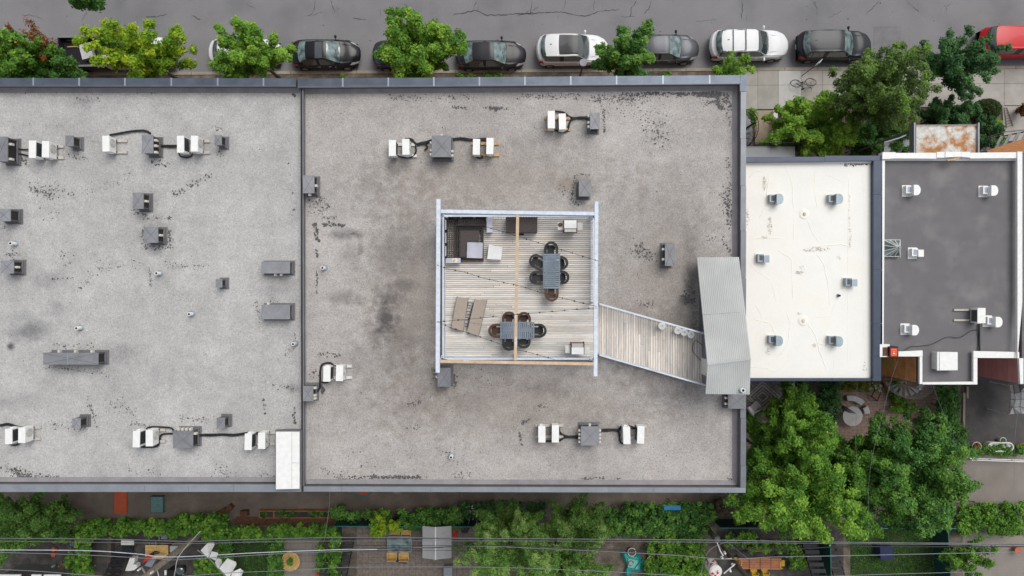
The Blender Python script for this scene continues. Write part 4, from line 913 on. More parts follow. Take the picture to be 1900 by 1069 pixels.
string_light([(813, 597), (834, 607), (865, 616), (899, 628), (932, 639), (956, 648), (983, 654), (1005, 660), (1030, 667)], 'string light running over the loungers down to the lower rail')
# bridge to the stair shelter
ZBr = ZD - .02
br = thing('footbridge', 'weathered plank walkway slanting from the deck to the stair shelter', 'walkway', P(1205, 635, ZR))
def topv(u): return 561.5 + (u - 1109) * .286
def botv(u): return 655 + (u - 1109) * .292
u = 1107.; i = 0; rr = random.Random(4)
while u < 1312:
    w_ = 4.55; cut = [topv(u + 2.2), botv(u + 2.2)]
    if rr.random() < .5: cut.insert(1, rr.uniform(cut[0] + 18, cut[1] - 18))
    for a, c in zip(cut[:-1], cut[1:]):
        sl = .286
        b = MB(); b.prism(PZ([(u + .3, a + .15 - 2.2 * sl * (a == cut[0])), (u + w_ - .3, a + .15 + 2.2 * sl * (a == cut[0])), (u + w_ - .3, c - .15 + 2.2 * sl * (c == cut[-1])), (u + .3, c - .15 - 2.2 * sl * (c == cut[-1]))], ZBr), ZBr - .035, ZBr + rr.uniform(-.004, .002)); b.build('plank', K['deck_wood2'], br)
    u += w_; i += 1
b = MB(); b.prism(PZ([(1110, 563), (1310, 621), (1310, 711), (1110, 653)], ZBr - .05), ZR + .004, ZBr - .05); b.build('joist_frame', K['deck_under'], br)
railing([P(1109, 563, ZBr)[:2], P(1303, 618, ZBr)[:2]], 'white railing along the upper edge of the plank walkway', z=ZBr, h=.95)
railing([P(1109, 655, ZBr)[:2], P(1306, 711.5, ZBr)[:2]], 'white railing along the lower edge of the plank walkway', z=ZBr, h=.95)
# stair shelter
sh = thing('stair_shelter', 'stair shelter with a folded roof of pale corrugated metal', 'shelter', P(1345, 600, ZR))
ZL, ZH, ZE = ZR + .85, ZR + 2.55, ZR + 2.35
tl, trr = P(1293, 477, ZL), P(1371, 476.5, ZL); ml, mr_ = P(1312.5, 676, ZH), P(1393, 666, ZH); el, er = P(1309, 730.5, ZE), P(1391, 731.5, ZE)
NC = 23
def corr(a, b_, c, d, nm):
    q = MB(); vs = []; fs = []; n = NC * 4
    for i in range(n + 1):
        f = i / n; ph_ = (i % 4); dz = (0, .014, .014, 0)[ph_]
        for (s, e) in ((a, b_), (c, d)): vs.append((s[0] + (e[0]-s[0])*f, s[1] + (e[1]-s[1])*f, s[2] + (e[2]-s[2])*f + dz))
    m_ = len(vs); vs += [(x, y, z - .03) for x, y, z in vs]
    for i in range(n): fs += [(2*i, 2*i+1, 2*i+3, 2*i+2), (m_+2*i, m_+2*i+2, m_+2*i+3, m_+2*i+1)]
    fs += [(0, m_, m_+1, 1), (2*n, 2*n+1, m_+2*n+1, m_+2*n)]
    fs += [(2*i, 2*i+2, m_+2*i+2, m_+2*i) for i in range(n)] + [(2*i+1, m_+2*i+1, m_+2*i+3, 2*i+3) for i in range(n)]
    q.add(vs, fs); return q.build(nm, K['corr'], sh)
def lerp(a, b_, f): return tuple(a[k] + (b_[k]-a[k]) * f for k in range(3))
corr(tl, trr, lerp(tl, ml, .55), lerp(trr, mr_, .55), 'roof_sheet'); corr(lerp(tl, ml, .552), lerp(trr, mr_, .552), ml, mr_, 'roof_sheet'); corr(ml, mr_, el, er, 'roof_sheet')
b = MB(); b.obox((ml[0]+mr_[0])/2, (ml[1]+mr_[1])/2, ZH + .024, ZH + .034, math.dist(ml[:2], mr_[:2]), .07, math.atan2(mr_[1]-ml[1], mr_[0]-ml[0])); b.build('ridge_flashing', K['corr'], sh)
ins = .12
wx0 = P(1303, 0, ZR + .5)[0]; wx1 = trr[0] - ins
b = MB(); ys_ = [tl[1] - ins, ml[1], el[1] + ins]; zs_ = [ZL - .1, ZH - .1, ZE - .08]
yb0 = P(0, 706, ZR)[1]
b.add([(wx0, ys_[0], ZR), (wx0, ys_[1], ZR), (wx0, ys_[2], ZR), (wx0, ys_[0], zs_[0]), (wx0, ys_[1], zs_[1]), (wx0, ys_[2], zs_[2]),
       (wx1, ys_[0], ZR), (wx1, ys_[1], ZR), (wx1, ys_[2], ZR), (wx1, ys_[0], zs_[0]), (wx1, ys_[1], zs_[1]), (wx1, ys_[2], zs_[2])],
      [(0, 3, 4, 1), (1, 4, 5, 2), (6, 7, 10, 9), (7, 8, 11, 10), (0, 6, 9, 3), (2, 5, 11, 8), (3, 9, 10, 4), (4, 10, 11, 5)]); b.build('wall', K['cap_grey'], sh)
b = MB(); b.box(wx0 - .05, wx0 - .006, P(0, 693, ZD)[1], P(0, 663, ZD)[1], ZD, ZR + 2.0); d_ = b.build('door', K['white_dirty'], sh)
b = MB(); b.box(wx0 - .1, wx0 - .055, P(0, 690, ZD)[1], P(0, 687.5, ZD)[1], ZR + 1.35, ZR + 1.42); b.build('handle', K['steel'], d_)
pipe(1375.5, 722.5, 'short white pipe with black bore on the corrugated shelter roof', ZE, .25, .1)
# white buckets
bk0 = None
for (u, v, lab) in ((1228.4, 604.3, 'white lidded bucket standing apart from the other three on the walkway'), (1257.7, 612.6, 'first white lidded bucket of the row of three, nearest the lone one'), (1269.6, 615.9, 'middle white lidded bucket of the row of three'), (1282.3, 620.5, 'last white lidded bucket of the row of three, nearest the shelter')):
    p = P(u, v, ZBr + .38)
    if bk0 is None:
        bk0 = thing('bucket', lab, 'bucket', (0, 0, 0), 'white buckets on the walkway'); b = MB(); b.cyl(0, 0, 0, .36, .13, 20, .155); b.build('body', K['white_dirty'], bk0)
        b = MB(); b.cyl(0, 0, .362, .38, .17, 20); l_ = b.build('lid', K['white'], bk0); b = MB(); b.cyl(.02, 0, .381, .4, .03, 10); b.build('cap', K['wood_grey'], l_)
        bk0.location = (p[0], p[1], ZBr + .004)
    else: clone(bk0, (p[0], p[1], ZBr + .004), .7, lab)
cable([(1303, 640), (1290, 632), (1285, 650), (1297, 665), (1305, 672)], .012, 'thin black cord lying on the walkway by the shelter door', z=.47, cat='cord', name='cord')

# ---- furniture on the deck
def dchair(name, m, col):
    t = thing(name, 'x', 'chair', (0, 0, 0))
    b = MB(); b.box(-.145, .145, -.05, .38, .38, .44); b.build('seat', K[m], t)
    # horseshoe back and arms, open at +y
    pts = [(.27, .36)] + [(.27 * math.cos(a), -.02 - .27 * math.sin(a) * 1.0) for a in [i * math.pi / 10 for i in range(11)]] + [(-.27, .36)]
    b = MB()
    for k, (a, c) in enumerate(zip(pts[:-1], pts[1:])):
        hh = .66 if (k in (0, len(pts)-2)) else .66 + .16 * math.sin((k - .5) / 10 * math.pi)
        b.obox((a[0]+c[0])/2, (a[1]+c[1])/2, hh - .06, hh, math.dist(a, c) + .05, .11, math.atan2(c[1]-a[1], c[0]-a[0]))
        if 2 < k < len(pts) - 3: b.obox((a[0]+c[0])/2*.93, (a[1]+c[1])/2*.93, .40, hh - .065, math.dist(a, c) + .02, .035, math.atan2(c[1]-a[1], c[0]-a[0]))
    b.build('arm_and_back', K[m], t)
    b = MB()
    b.prism([(-.22, .02), (-.2, -.12), (-.12, -.2), (.12, -.2), (.2, -.12), (.22, .02)], .40, .46)
    b.build('seat_rear', K[m], t)
    for sx in (-1, 1):
        for sy in (-.12, .33):
            b = MB(); b.tube([(sx * .23, sy, 0), (sx * .24, sy, .62)], .02, 5); b.build('leg', K[m], t)
    return t
cb = dchair('patio_chair', 'rattan_black', 0); cn = dchair('patio_chair', 'rattan_brown', 0)
used = {}
for (u, v, ang, src, lab) in ((1022.5, 462, 0, cb, 'black chair at the upper end of the upright dining table'), (995, 484.5, 62, cb, 'black chair pulled out and turned, left of the upright dining table, upper'), (995.5, 515, 90, cb, 'black chair left of the upright dining table, lower'),
                              (1040, 488, -100, cb, 'black chair right of the upright dining table, upper'), (1042, 514.5, -90, cb, 'black chair right of the upright dining table, lower'), (1023.3, 545, 180, cn, 'brown chair at the lower end of the upright dining table'),
                              (920, 613, 90, cn, 'brown chair at the left end of the sideways dining table'), (1000, 613, -90, cb, 'black chair at the right end of the sideways dining table'), (944.5, 591, 0, cn, 'brown chair on the upper side of the sideways table, left of the centre beam'),
                              (972, 592, 0, cn, 'brown chair on the upper side of the sideways table, right of the centre beam'), (944.5, 636, 180, cb, 'black chair on the lower side of the sideways table, left of the centre beam'), (971.5, 632, 180, cb, 'black chair on the lower side of the sideways table, right of the centre beam')):
    p = P(u, v, ZD + .6); a = R({0: 0, 90: 90, 180: 180, -90: -90, 62: 62, -100: -100}[ang])
    # chair local front is +y; angle turns the front toward the table
    ang2 = {0: math.pi, 90: -math.pi/2, 180: 0, -90: math.pi/2, 62: -math.pi/2 - .45, -100: math.pi/2 + .15}[ang]
    if src.name not in used: used[src.name] = 1; o = src; o.location = (p[0], p[1], ZD + .004); o.rotation_euler = (0, 0, ang2); o['label'] = lab
    else: o = clone(src, (p[0], p[1], ZD + .004), ang2, lab)
    o['group'] = 'black patio chairs' if src is cb else 'brown patio chairs'
def dtable(u0, v0, u1, v1, slat_dir, lab):
    z = ZD + .74; xa, yb2, _ = P(u0, v0, z); xb, ya2, _ = P(u1, v1, z)
    t = thing('dining_table', lab, 'table', ((xa+xb)/2, (ya2+yb2)/2, ZD + .004), 'grey slatted dining tables')
    n = 17
    for i in range(n):
        b = MB()
        if slat_dir == 'h': w_ = (yb2-ya2)/n; b.box(xa + .03, xb - .03, ya2 + i*w_ + .012, ya2 + (i+1)*w_ - .012, z - .022, z)
        else: w_ = (xb-xa)/n; b.box(xa + i*w_ + .012, xa + (i+1)*w_ - .012, ya2 + .03, yb2 - .03, z - .022, z)
        b.build('slat', K['table_grey'], t)
    b = MB(); b.box(xa, xb, ya2, ya2 + .04, z - .06, z - .024); b.box(xa, xb, yb2 - .04, yb2, z - .06, z - .024); b.box(xa, xa + .04, ya2 + .04, yb2 - .04, z - .06, z - .024); b.box(xb - .04, xb, ya2 + .04, yb2 - .04, z - .06, z - .024)
    b.box(xa + .04, xb - .04, (ya2+yb2)/2 - .03, (ya2+yb2)/2 + .03, z - .06, z - .024); b.box((xa+xb)/2 - .2, (xa+xb)/2 + .2, ya2 + .04, yb2 - .04, z - .064, z - .05); b.build('frame', K['table_grey'], t)
    for x in (xa + .03, xb - .08):
        for y in (ya2 + .03, yb2 - .08): b = MB(); b.box(x, x + .05, y, y + .05, ZD + .004, z - .061); b.build('leg', K['table_grey'], t)
dtable(1007.5, 470.5, 1039.3, 535.3, 'h', 'upright grey slatted dining table in the right half of the deck')
dtable(928, 596.8, 991.5, 628.5, 'v', 'sideways grey slatted dining table under the centre beam')
# loungers
def lounger(pts, lab):
    z = ZD + .32; t = thing('sun_lounger', lab, 'lounger', P(sum(p[0] for p in pts)/4, sum(p[1] for p in pts)/4, ZD + .004), 'beige sun loungers')
    w4 = [P(u, v, z) for u, v in pts]
    def sub(a, c): return [lerp(w4[0], w4[3], a), lerp(w4[1], w4[2], a), lerp(w4[1], w4[2], c), lerp(w4[0], w4[3], c)]
    for nm, a, c in (('backrest', 0, .68), ('leg_rest', .69, 1)):
        q = sub(a, c); b = MB(); b.prism([p[:2] for p in q], z - .02, z); b.build(nm, K['lounger'], t)
    b = MB()
    for a, c in ((w4[0], w4[3]), (w4[1], w4[2])): b.tube([(a[0], a[1], z - .03), (c[0], c[1], z - .03)], .025, 6)
    b.build('frame', K['cap_grey'], t)
    for p in w4: b = MB(); b.tube([(p[0], p[1], ZD), (p[0], p[1], z - .03)], .018, 5); b.build('leg', K['cap_grey'], t)
lounger([(848, 550.5), (868.5, 552.5), (859, 614), (837.5, 608)], 'left beige sun lounger of the pair on the deck')
lounger([(881.5, 555), (903, 557), (888, 622), (866.5, 617)], 'right beige sun lounger of the pair on the deck')
b = MB(); q = [P(u, v, ZD + .2) for u, v in ((869, 560), (878, 562), (867, 606), (858, 604))]
t = thing('side_rack', 'slatted rack of grey bars between the two sun loungers', 'rack', P(868, 585, ZD + .004))
for i in range(9):
    f = i / 8; b = MB(); b.tube([lerp(q[0], q[3], f), lerp(q[1], q[2], f)], .012, 4); b.build('slat', K['trim'], t)
for e in ((0, 3), (1, 2)): b = MB(); b.tube([q[e[0]], q[e[1]]], .014, 4); b.build('rail', K['trim'], t)
for k in range(4): b = MB(); b.tube([(q[k][0], q[k][1], ZD + .004), q[k]], .012, 4); b.build('leg', K['trim'], t)
# sectional sofa
def dbox(u0, v0, u1, v1, z0, z1): # box from picture rectangle at its top height above the deck
    zt = ZD + z1; xa, yb2, _ = P(u0, v0, zt); xb, ya2, _ = P(u1, v1, zt); return xa, xb, ya2, yb2, ZD + z0, zt
sf = thing('sectional_sofa', 'L-shaped dark rattan sofa frame without cushions in the upper left deck corner', 'sofa', P(850, 430, ZD + .004))
for (u0, v0, u1, v1) in ((826, 403, 846, 478), (846.5, 403, 901, 418)):
    xa, xb, ya2, yb2, z0_, z1_ = dbox(u0, v0, u1, v1, .02, .36)
    n = int((xb-xa) / .085); b = MB()
    for i in range(n + 1): x = xa + (xb-xa) * i / n; b.box(x - .012, x + .012, ya2, yb2, z1_ - .03, z1_)
    b.build('seat_slats', K['rattan_mix'], sf, kind='stuff'); n = int((yb2-ya2) / .1); b = MB()
    for i in range(n + 1): y = ya2 + (yb2-ya2) * i / n; b.box(xa, xb, y - .012, y + .012, z1_ - .06, z1_ - .032)
    b.build('seat_webbing', K['rattan_mix'], sf, kind='stuff')
    b = MB(); b.box(xa, xb, ya2, ya2 + .05, ZD + .004, z1_ - .062); b.box(xa, xb, yb2 - .05, yb2, ZD + .004, z1_ - .062); b.box(xa, xa + .05, ya2 + .05, yb2 - .05, ZD + .004, z1_ - .062); b.box(xb - .05, xb, ya2 + .05, yb2 - .05, ZD + .004, z1_ - .062); b.build('base_frame', K['rattan_mix'], sf)
for (u0, v0, u1, v1) in [(825.5, 406 + k * 24.5, 828.5, 427 + k * 24.5) for k in range(3)] + [(832 + k * 25, 400.5, 853 + k * 25, 403) for k in range(3)]:
    xa, xb, ya2, yb2, z0_, z1_ = dbox(u0, v0, u1, v1, .36, .72); b = MB(); b.box(xa, xb, ya2, yb2, z0_, z1_); k_ = b.build('backrest', K['trim'], sf)
    b = MB(); b.box(xa + .01, xb - .01, ya2 + .03, yb2 - .03, z1_ + .001, z1_ + .012); b.build('backrest_edge', K['lilac'], sf)
ct = thing('coffee_table', 'low square rattan table with taupe top inside the sofa corner', 'table', P(870, 448, ZD + .004))
for i, (u0, v0, u1, v1, z1) in enumerate(((843.5, 417, 897, 484, .26), (848, 420, 896, 479, .30), (852, 424, 895, 477.5, .34))):
    xa, xb, ya2, yb2, z0_, z1_ = dbox(u0, v0, u1, v1, .004, z1); b = MB(); b.box(xa, xb, ya2, ya2 + .05, z0_, z1_); b.box(xa, xb, yb2 - .05, yb2, z0_, z1_); b.box(xa, xa + .05, ya2 + .052, yb2 - .052, z0_, z1_); b.box(xb - .05, xb, ya2 + .052, yb2 - .052, z0_, z1_)
    b.build('frame', K['rattan_black' if i else 'rattan_brown'], ct)
xa, xb, ya2, yb2, z0_, z1_ = dbox(853.5, 427, 889, 476, .3, .32); b = MB(); b.box(xa, xb, ya2, yb2, z0_, z1_); b.build('top', K['rattan_mix'], ct)
def slab_thing(name, rect, z0, z1, m, lab, cat, legs=True, group=None, rot=0):
    xa, xb, ya2, yb2, z0_, z1_ = dbox(*rect, z0, z1); cx, cy = (xa+xb)/2, (ya2+yb2)/2
    t = thing(name, lab, cat, (cx, cy, ZD + .004), group); b = MB(); b.obox(cx, cy, z1_ - .05, z1_, xb-xa, yb2-ya2, rot); b.build('top', K[m], t)
    b = MB(); b.obox(cx, cy, z0_ + .004, z1_ - .051, (xb-xa)*.9, (yb2-ya2)*.9, rot); b.build('base', K['rattan_mix'], t); return t
slab_thing('ottoman', (866.5, 449.5, 895.5, 478.5), .35, .44, 'lilac', 'square pale lilac cushion lying on the low rattan table', 'cushion', rot=-.03)
slab_thing('side_table', (903, 400, 914, 431), 0, .45, 'lilac', 'narrow upright lilac side table at the right end of the sofa', 'side table')
slab_thing('side_table', (827, 478.5, 854.5, 488), 0, .45, 'lilac', 'narrow lying lilac side table at the lower end of the sofa', 'side table')
p = P(843, 483, ZD + .55); t = thing('candle_lantern', 'small white and amber lantern on the lower lilac side table', 'lantern', (p[0], p[1], ZD + .455))
b = MB(); b.obox(p[0], p[1], ZD + .456, ZD + .48, .22, .2, .05); b.build('tray', K['white'], t); b = MB(); b.cyl(p[0], p[1] + .02, ZD + .481, ZD + .58, .06, 12, .05); b.build('candle', K['wood_table'], t)
t = thing('pouf', 'bright white square pouf with uneven corners beside the low rattan table', 'pouf', P(918, 467, ZD + .004)); zz = ZD + .42
b = MB(); b.prism(PZ([(907, 453.5), (932.5, 458.5), (929.5, 481.5), (904, 480)], zz), [ZD + .004] * 4, [zz, zz - .03, zz, zz - .02]); o = b.build('cushion', K['white'], t)
# dark rattan storage box
t = thing('storage_box', 'dark brown woven storage chest against the upper railing under the centre beam', 'chest', P(967, 416, ZD + .004)); xa, xb, ya2, yb2, z0_, z1_ = dbox(938.5, 402, 997, 430, .004, .6)
b = MB(); b.box(xa, xb, ya2, yb2, z0_, z1_ - .03); b.build('body', K['rattan_brown'], t)
n = 26
b = MB()
for i in range(n): w_ = (xb-xa)/n; b.box(xa + i*w_ + .008, xa + (i+1)*w_ - .008, ya2 - .01, yb2 + .01, z1_ - .028, z1_)
for i in range(9): w_ = (yb2-ya2)/9; b.box(xa - .005, xb + .005, ya2 + i*w_ + .02, ya2 + (i+1)*w_ - .03, z1_ - .03, z1_ + .007)
b.build('lid_weave', K['rattan_mix'], t, kind='stuff')
# barbecues
def bbq(u0, v0, u1, v1, flip, lab, extra):
    z = ZD + 1.0; t = thing('barbecue', lab, 'barbecue', P((u0+u1)/2, (v0+v1)/2, ZD + .004), 'gas barbecues on the deck')
    us = u1 - u0; a, c = u0 + us * .26, u0 + us * .76
    def bx(nm, r, z0, z1, m, par=t): xa, xb, ya2, yb2, q0, q1 = dbox(*r, z0, z1); b = MB(); b.box(xa, xb, ya2, yb2, q0, q1); return b.build(nm, K[m], par)
    vm = v0 + (v1-v0) * (.62 if not flip else .42)
    if not flip: bx('lid', (a, v0, c, vm), .78, 1.06, 'white'); bx('lid_front', (a + .5, vm + .4, c - .5, v1 - 2), .78, .98, 'steel'); bx('handle', (a, v1 - 1.6, c, v1 - .6), .86, .9, 'wood_brown')
    else: bx('lid', (a, vm, c, v1 - .5), .78, 1.06, 'white'); bx('lid_front', (a + .5, v0 + 2, c - .5, vm - .4), .78, .98, 'steel'); bx('handle', (a, v0, c, v0 + 1), .86, .9, 'wood_brown')
    dv = -1 if not flip else 1
    bx('side_shelf', (u0, v0 + 3 + (flip * 2), a - 1.2, v1 - 6 + (flip * 3)), .80, .84, 'white_dirty'); bx('side_shelf', (c + 1.2, v0 + 5 + (flip * 2), u1, v1 - 6 + (flip * 3)), .80, .84, 'white_dirty')
    bx('end_cap', (a - 1.2, v0 - .5, a - .2, v1 - 1), .6, 1.04, 'wood_brown'); bx('end_cap', (c + .2, v0 - .5, c + 1.2, v1 - 1), .6, 1.04, 'wood_brown')
    bx('cart', (a + .5, v0 + 2, c - .5, v1 - 3), .05, .74, 'trim')
    if extra: p = P(u0 + us * .1, v0 + 8, ZD + .85); b = MB(); b.cyl(p[0], p[1], ZD + .842, ZD + .87, .1, 16); b.build('side_burner', K['wood_brown'], t)
bbq(1035, 408.5, 1081, 432, 0, 'white-lidded barbecue with round side burner at the upper right of the deck', True)
bbq(1049, 635, 1094, 657.5, 1, 'white-lidded barbecue at the lower right corner of the deck', False)

# ================================================================ equipment on the two lower roofs
def gooseneck(u, v, m, lab, flip=False, z=ZW, small=False):
    x, y, _ = P(u, v, z + .3); t = thing('gooseneck_vent', lab, 'roof vent', (x, y, z), 'gooseneck vents on the house roofs')
    b = MB(); b.box(x - .36, x + .12, y - .3, y + .3, z - .01, z + .03); b.build('flashing', K['tpo_fold' if m == 'vent_blue' else 'white'], t)
    b = MB(); b.box(x - .30, x + .02, y - .16, y + .24, z + .03, z + .3); b.build('throat', K[m], t)
    b = MB(); b.box(x - .22, x - .06, y - .1, y + .18, z + .301, z + .31); b.build('opening', K['hood_side' if m == 'vent_blue' else 'cap_joint'], t)
    if small: b = MB(); b.box(x - .02, x + .27, y - .2, y + .17, z + .2, z + .38); b.build('hood', K[m], t); return
    pts = [(x - .02, y - .28), (x + .12, y - .28)] + [(x + .12 + .19 * math.sin(a), y - .02 - .26 * math.cos(a)) for a in [i * math.pi / 10 for i in range(1, 10)]] + [(x + .12, y + .24), (x - .02, y + .24)]
    b = MB(); b.prism(pts, z + .1, z + .5); b.build('hood', K[m], t)
    b = MB(); b.prism([(px_ * 1.0 + (px_ > x) * .012, py_) for px_, py_ in [(x + (a - x) * 1.04, (y-.02) + (c - (y-.02)) * 1.04) for a, c in pts]], z + .44, z + .515); b.build('hood_rim', K[m], t)
for u, v, lab in ((1439, 369, 'blue-grey gooseneck vent at the upper left of the cream roof'), (1549, 369, 'blue-grey gooseneck vent at the upper right of the cream roof'), (1438, 631, 'blue-grey gooseneck vent at the lower left of the cream roof'), (1549, 632, 'blue-grey gooseneck vent at the lower right of the cream roof')):
    gooseneck(u, v, 'vent_blue', lab)
gooseneck(1417, 479.5, 'vent_blue', 'boxy blue-grey vent at the left middle of the cream roof', small=True)
gooseneck(1580, 524, 'vent_blue', 'boxy blue-grey vent at the right middle of the cream roof', small=True)
for u, v, lab in ((1692, 352.5, 'white gooseneck vent at the upper left of the dark grey roof'), (1835, 353.5, 'white gooseneck vent at the upper right of the dark grey roof'), (1689, 611, 'white gooseneck vent at the lower left of the dark grey roof'), (1843, 596, 'white gooseneck vent beside the air conditioner on the dark grey roof')):
    gooseneck(u, v, 'white', lab, z=ZG)
gooseneck(1703, 469, 'white', 'small boxy white vent right of the pyramid skylight', z=ZG, small=True)
# pyramid skylight
cx, cy, _ = P(1656, 460, ZG + .3); t = thing('skylight', 'small glass pyramid skylight with white bars at the left edge of the dark roof', 'skylight', (cx, cy, ZG)); w_ = .45
b = MB()
for (a0, a1, c0, c1) in ((-w_, w_, -w_, -w_ + .07), (-w_, w_, w_ - .07, w_), (-w_, -w_ + .07, -w_ + .072, w_ - .072), (w_ - .07, w_, -w_ + .072, w_ - .072)): b.box(cx + a0, cx + a1, cy + c0, cy + c1, ZG - .01, ZG + .25)
b.build('curb', K['white_dirty'], t); ap = (cx + .1, cy, ZG + .75); cs = [(cx - w_ + .03, cy - w_ + .03), (cx + w_ - .03, cy - w_ + .03), (cx + w_ - .03, cy + w_ - .03), (cx - w_ + .03, cy + w_ - .03)]
for i in range(4):
    b = MB(); b.add([(*cs[i], ZG + .252), (*cs[(i+1) % 4], ZG + .252), ap], [(0, 1, 2)]); b.build('pane', K['glass_painted_reflection'], t)
    for f in (0, .33, .66):
        p = (cs[i][0] + (cs[(i+1) % 4][0]-cs[i][0])*f, cs[i][1] + (cs[(i+1) % 4][1]-cs[i][1])*f, ZG + .262); b = MB(); b.tube([p, (ap[0], ap[1], ap[2] + .01)], .022, 5); b.build('glazing_bar', K['white_dirty'], t)
b = MB(); b.cyl(ap[0], ap[1], ap[2] - .02, ap[2] + .08, .07, 12); b.build('finial', K['cap_light'], t)
# white roof hatch on the annex
t = thing('roof_hatch', 'square white roof hatch on the narrow rear part of the dark roof', 'hatch', P(1757, 670, ZG)); z = ZG + .45
b = MB(); b.prism(PZ([(1739, 652.5), (1777, 653), (1777, 686.5), (1739, 687)], z), z - .08, z); b.build('lid', K['white'], t); b = MB(); b.prism(PZ([(1736, 653.5), (1772, 653.5), (1772, 685), (1736, 685)], z - .1), ZG - .01, z - .085); b.build('curb', K['white_dirty'], t)
b = MB(); b.prism(PZ([(1742.5, 653), (1743.3, 653), (1743.3, 686.7), (1742.5, 686.7)], z), z + .001, z + .012); b.build('hinge', K['cap_joint'], t)
# air conditioner on the dark roof
o = clone(AC0, (P(1818, 585, ZG + .6)[0], P(0, 585, ZG + .6)[1], ZG + .1), 0, 'cream air conditioner on long skid bars on the dark grey roof'); o.scale = (1.25, .95, 1)
t = thing('skid_frame', 'pair of long pale skid bars under the air conditioner on the dark roof', 'timber skid', (o.location.x, o.location.y, ZG))
for dy in (-.27, .27): b = MB(); b.box(o.location.x - 1.0, o.location.x + .2, o.location.y + dy - .05, o.location.y + dy + .05, ZG + .004, ZG + .098); b.build('skid', K['wood_grey'], t)
cable([(1817, 600), (1817, 630), (1818, 662)], .05, 'thick black line running down from the air conditioner on the dark roof', zbase=ZG)
cable([(1815, 612), (1803, 613), (1780, 626), (1757, 625), (1730, 638), (1705, 642), (1690, 643), (1675, 652)], .015, 'thin black cable meandering across the dark roof', zbase=ZG, cat='cord', name='cord')
# red boxed unit at the corner
t = thing('chimney_box', 'white box with brown opening and red patterned panel at the dark roof corner', 'chimney', P(1657, 653, ZG))
z = ZG + .5
def rbox(nm, r, z0, z1, m): b = MB(); b.prism(PZ([(r[0], r[1]), (r[2], r[1]), (r[2], r[3]), (r[0], r[3])], ZG + z1), ZG + z0, ZG + z1); return b.build(nm, K[m], t)
rbox('base', (1632.5, 638.5, 1651, 662), -.3, .34, 'white'); rbox('opening', (1638, 644, 1649, 660), .342, .36, 'wood_brown'); rbox('case', (1650.5, 642.5, 1666.5, 662), 0, .5, 'trim'); pn = rbox('panel', (1652.5, 645.5, 1665, 661), .502, .52, 'red')
for r, m in (((1654.5, 647.5, 1663, 659), 'yellow'), ((1655.3, 648.5, 1662.2, 658), 'red'), ((1657, 650.5, 1660.5, 653), 'yellow'), ((1657, 654.5, 1660.5, 656.5), 'white')): rbox('panel_marking', r, .515, .522 + .004 * (m != 'yellow') + (.006 if r[0] == 1657 else 0), m)
# ================================================================ vehicles
def catmull(A, n):
    A = np.asarray(A, float); out = []
    for i in range(len(A) - 1):
        p0, p1, p2, p3 = A[max(i-1, 0)], A[i], A[i+1], A[min(i+2, len(A)-1)]
        for k in range(n):
            t = k / n; out.append(.5 * (2*p1 + (p2-p0)*t + (2*p0-5*p1+4*p2-p3)*t*t + (-p0+3*p1-3*p2+p3)*t**3))
    out.append(A[-1]); return np.array(out)
STY = {  # x fraction, half width, belt height, roof/hood half width, roof/hood height
 'sedan': dict(st=[(0, .74, .55, .60, .62), (.025, .90, .84, .74, .93), (.10, .97, .93, .80, 1.00), (.25, 1, .95, .66, 1.38), (.44, 1, .94, .69, 1.46), (.56, 1, .93, .68, 1.42), (.73, .99, .90, .80, .99), (.88, .95, .82, .76, .88), (.965, .84, .66, .64, .72), (1, .66, .5, .5, .55)], rear=(2, 3), front=(5, 6), cab=(2, 6)),
 'hatch': dict(st=[(0, .76, .6, .62, .68), (.02, .92, .88, .76, .95), (.07, .96, .95, .78, 1.08), (.17, 1, .98, .70, 1.40), (.42, 1, .96, .72, 1.50), (.54, 1, .94, .70, 1.45), (.73, .99, .91, .82, 1.02), (.87, .95, .84, .76, .92), (.96, .84, .68, .66, .76), (1, .66, .5, .5, .56)], rear=(2, 3), front=(5, 6), cab=(2, 6)),
 'suv': dict(st=[(0, .84, .65, .70, .8), (.015, .95, 1.0, .80, 1.08), (.045, .98, 1.06, .80, 1.2), (.11, 1, 1.08, .77, 1.66), (.36, 1, 1.07, .79, 1.74), (.565, 1, 1.05, .77, 1.70), (.72, .99, 1.02, .84, 1.14), (.88, .97, .95, .82, 1.05), (.97, .90, .78, .74, .86), (1, .76, .58, .6, .62)], rear=(2, 3), front=(5, 6), cab=(2, 6)),
 'van': dict(st=[(0, .84, .7, .7, .9), (.015, .95, 1.0, .82, 1.1), (.03, .98, 1.1, .82, 1.25), (.09, 1, 1.1, .80, 1.72), (.38, 1, 1.08, .80, 1.78), (.62, 1, 1.05, .78, 1.72), (.80, .99, 1.0, .84, 1.16), (.91, .96, .9, .8, .98), (.975, .88, .72, .7, .8), (1, .74, .55, .55, .6)], rear=(2, 3), front=(5, 6), cab=(2, 6)),
}
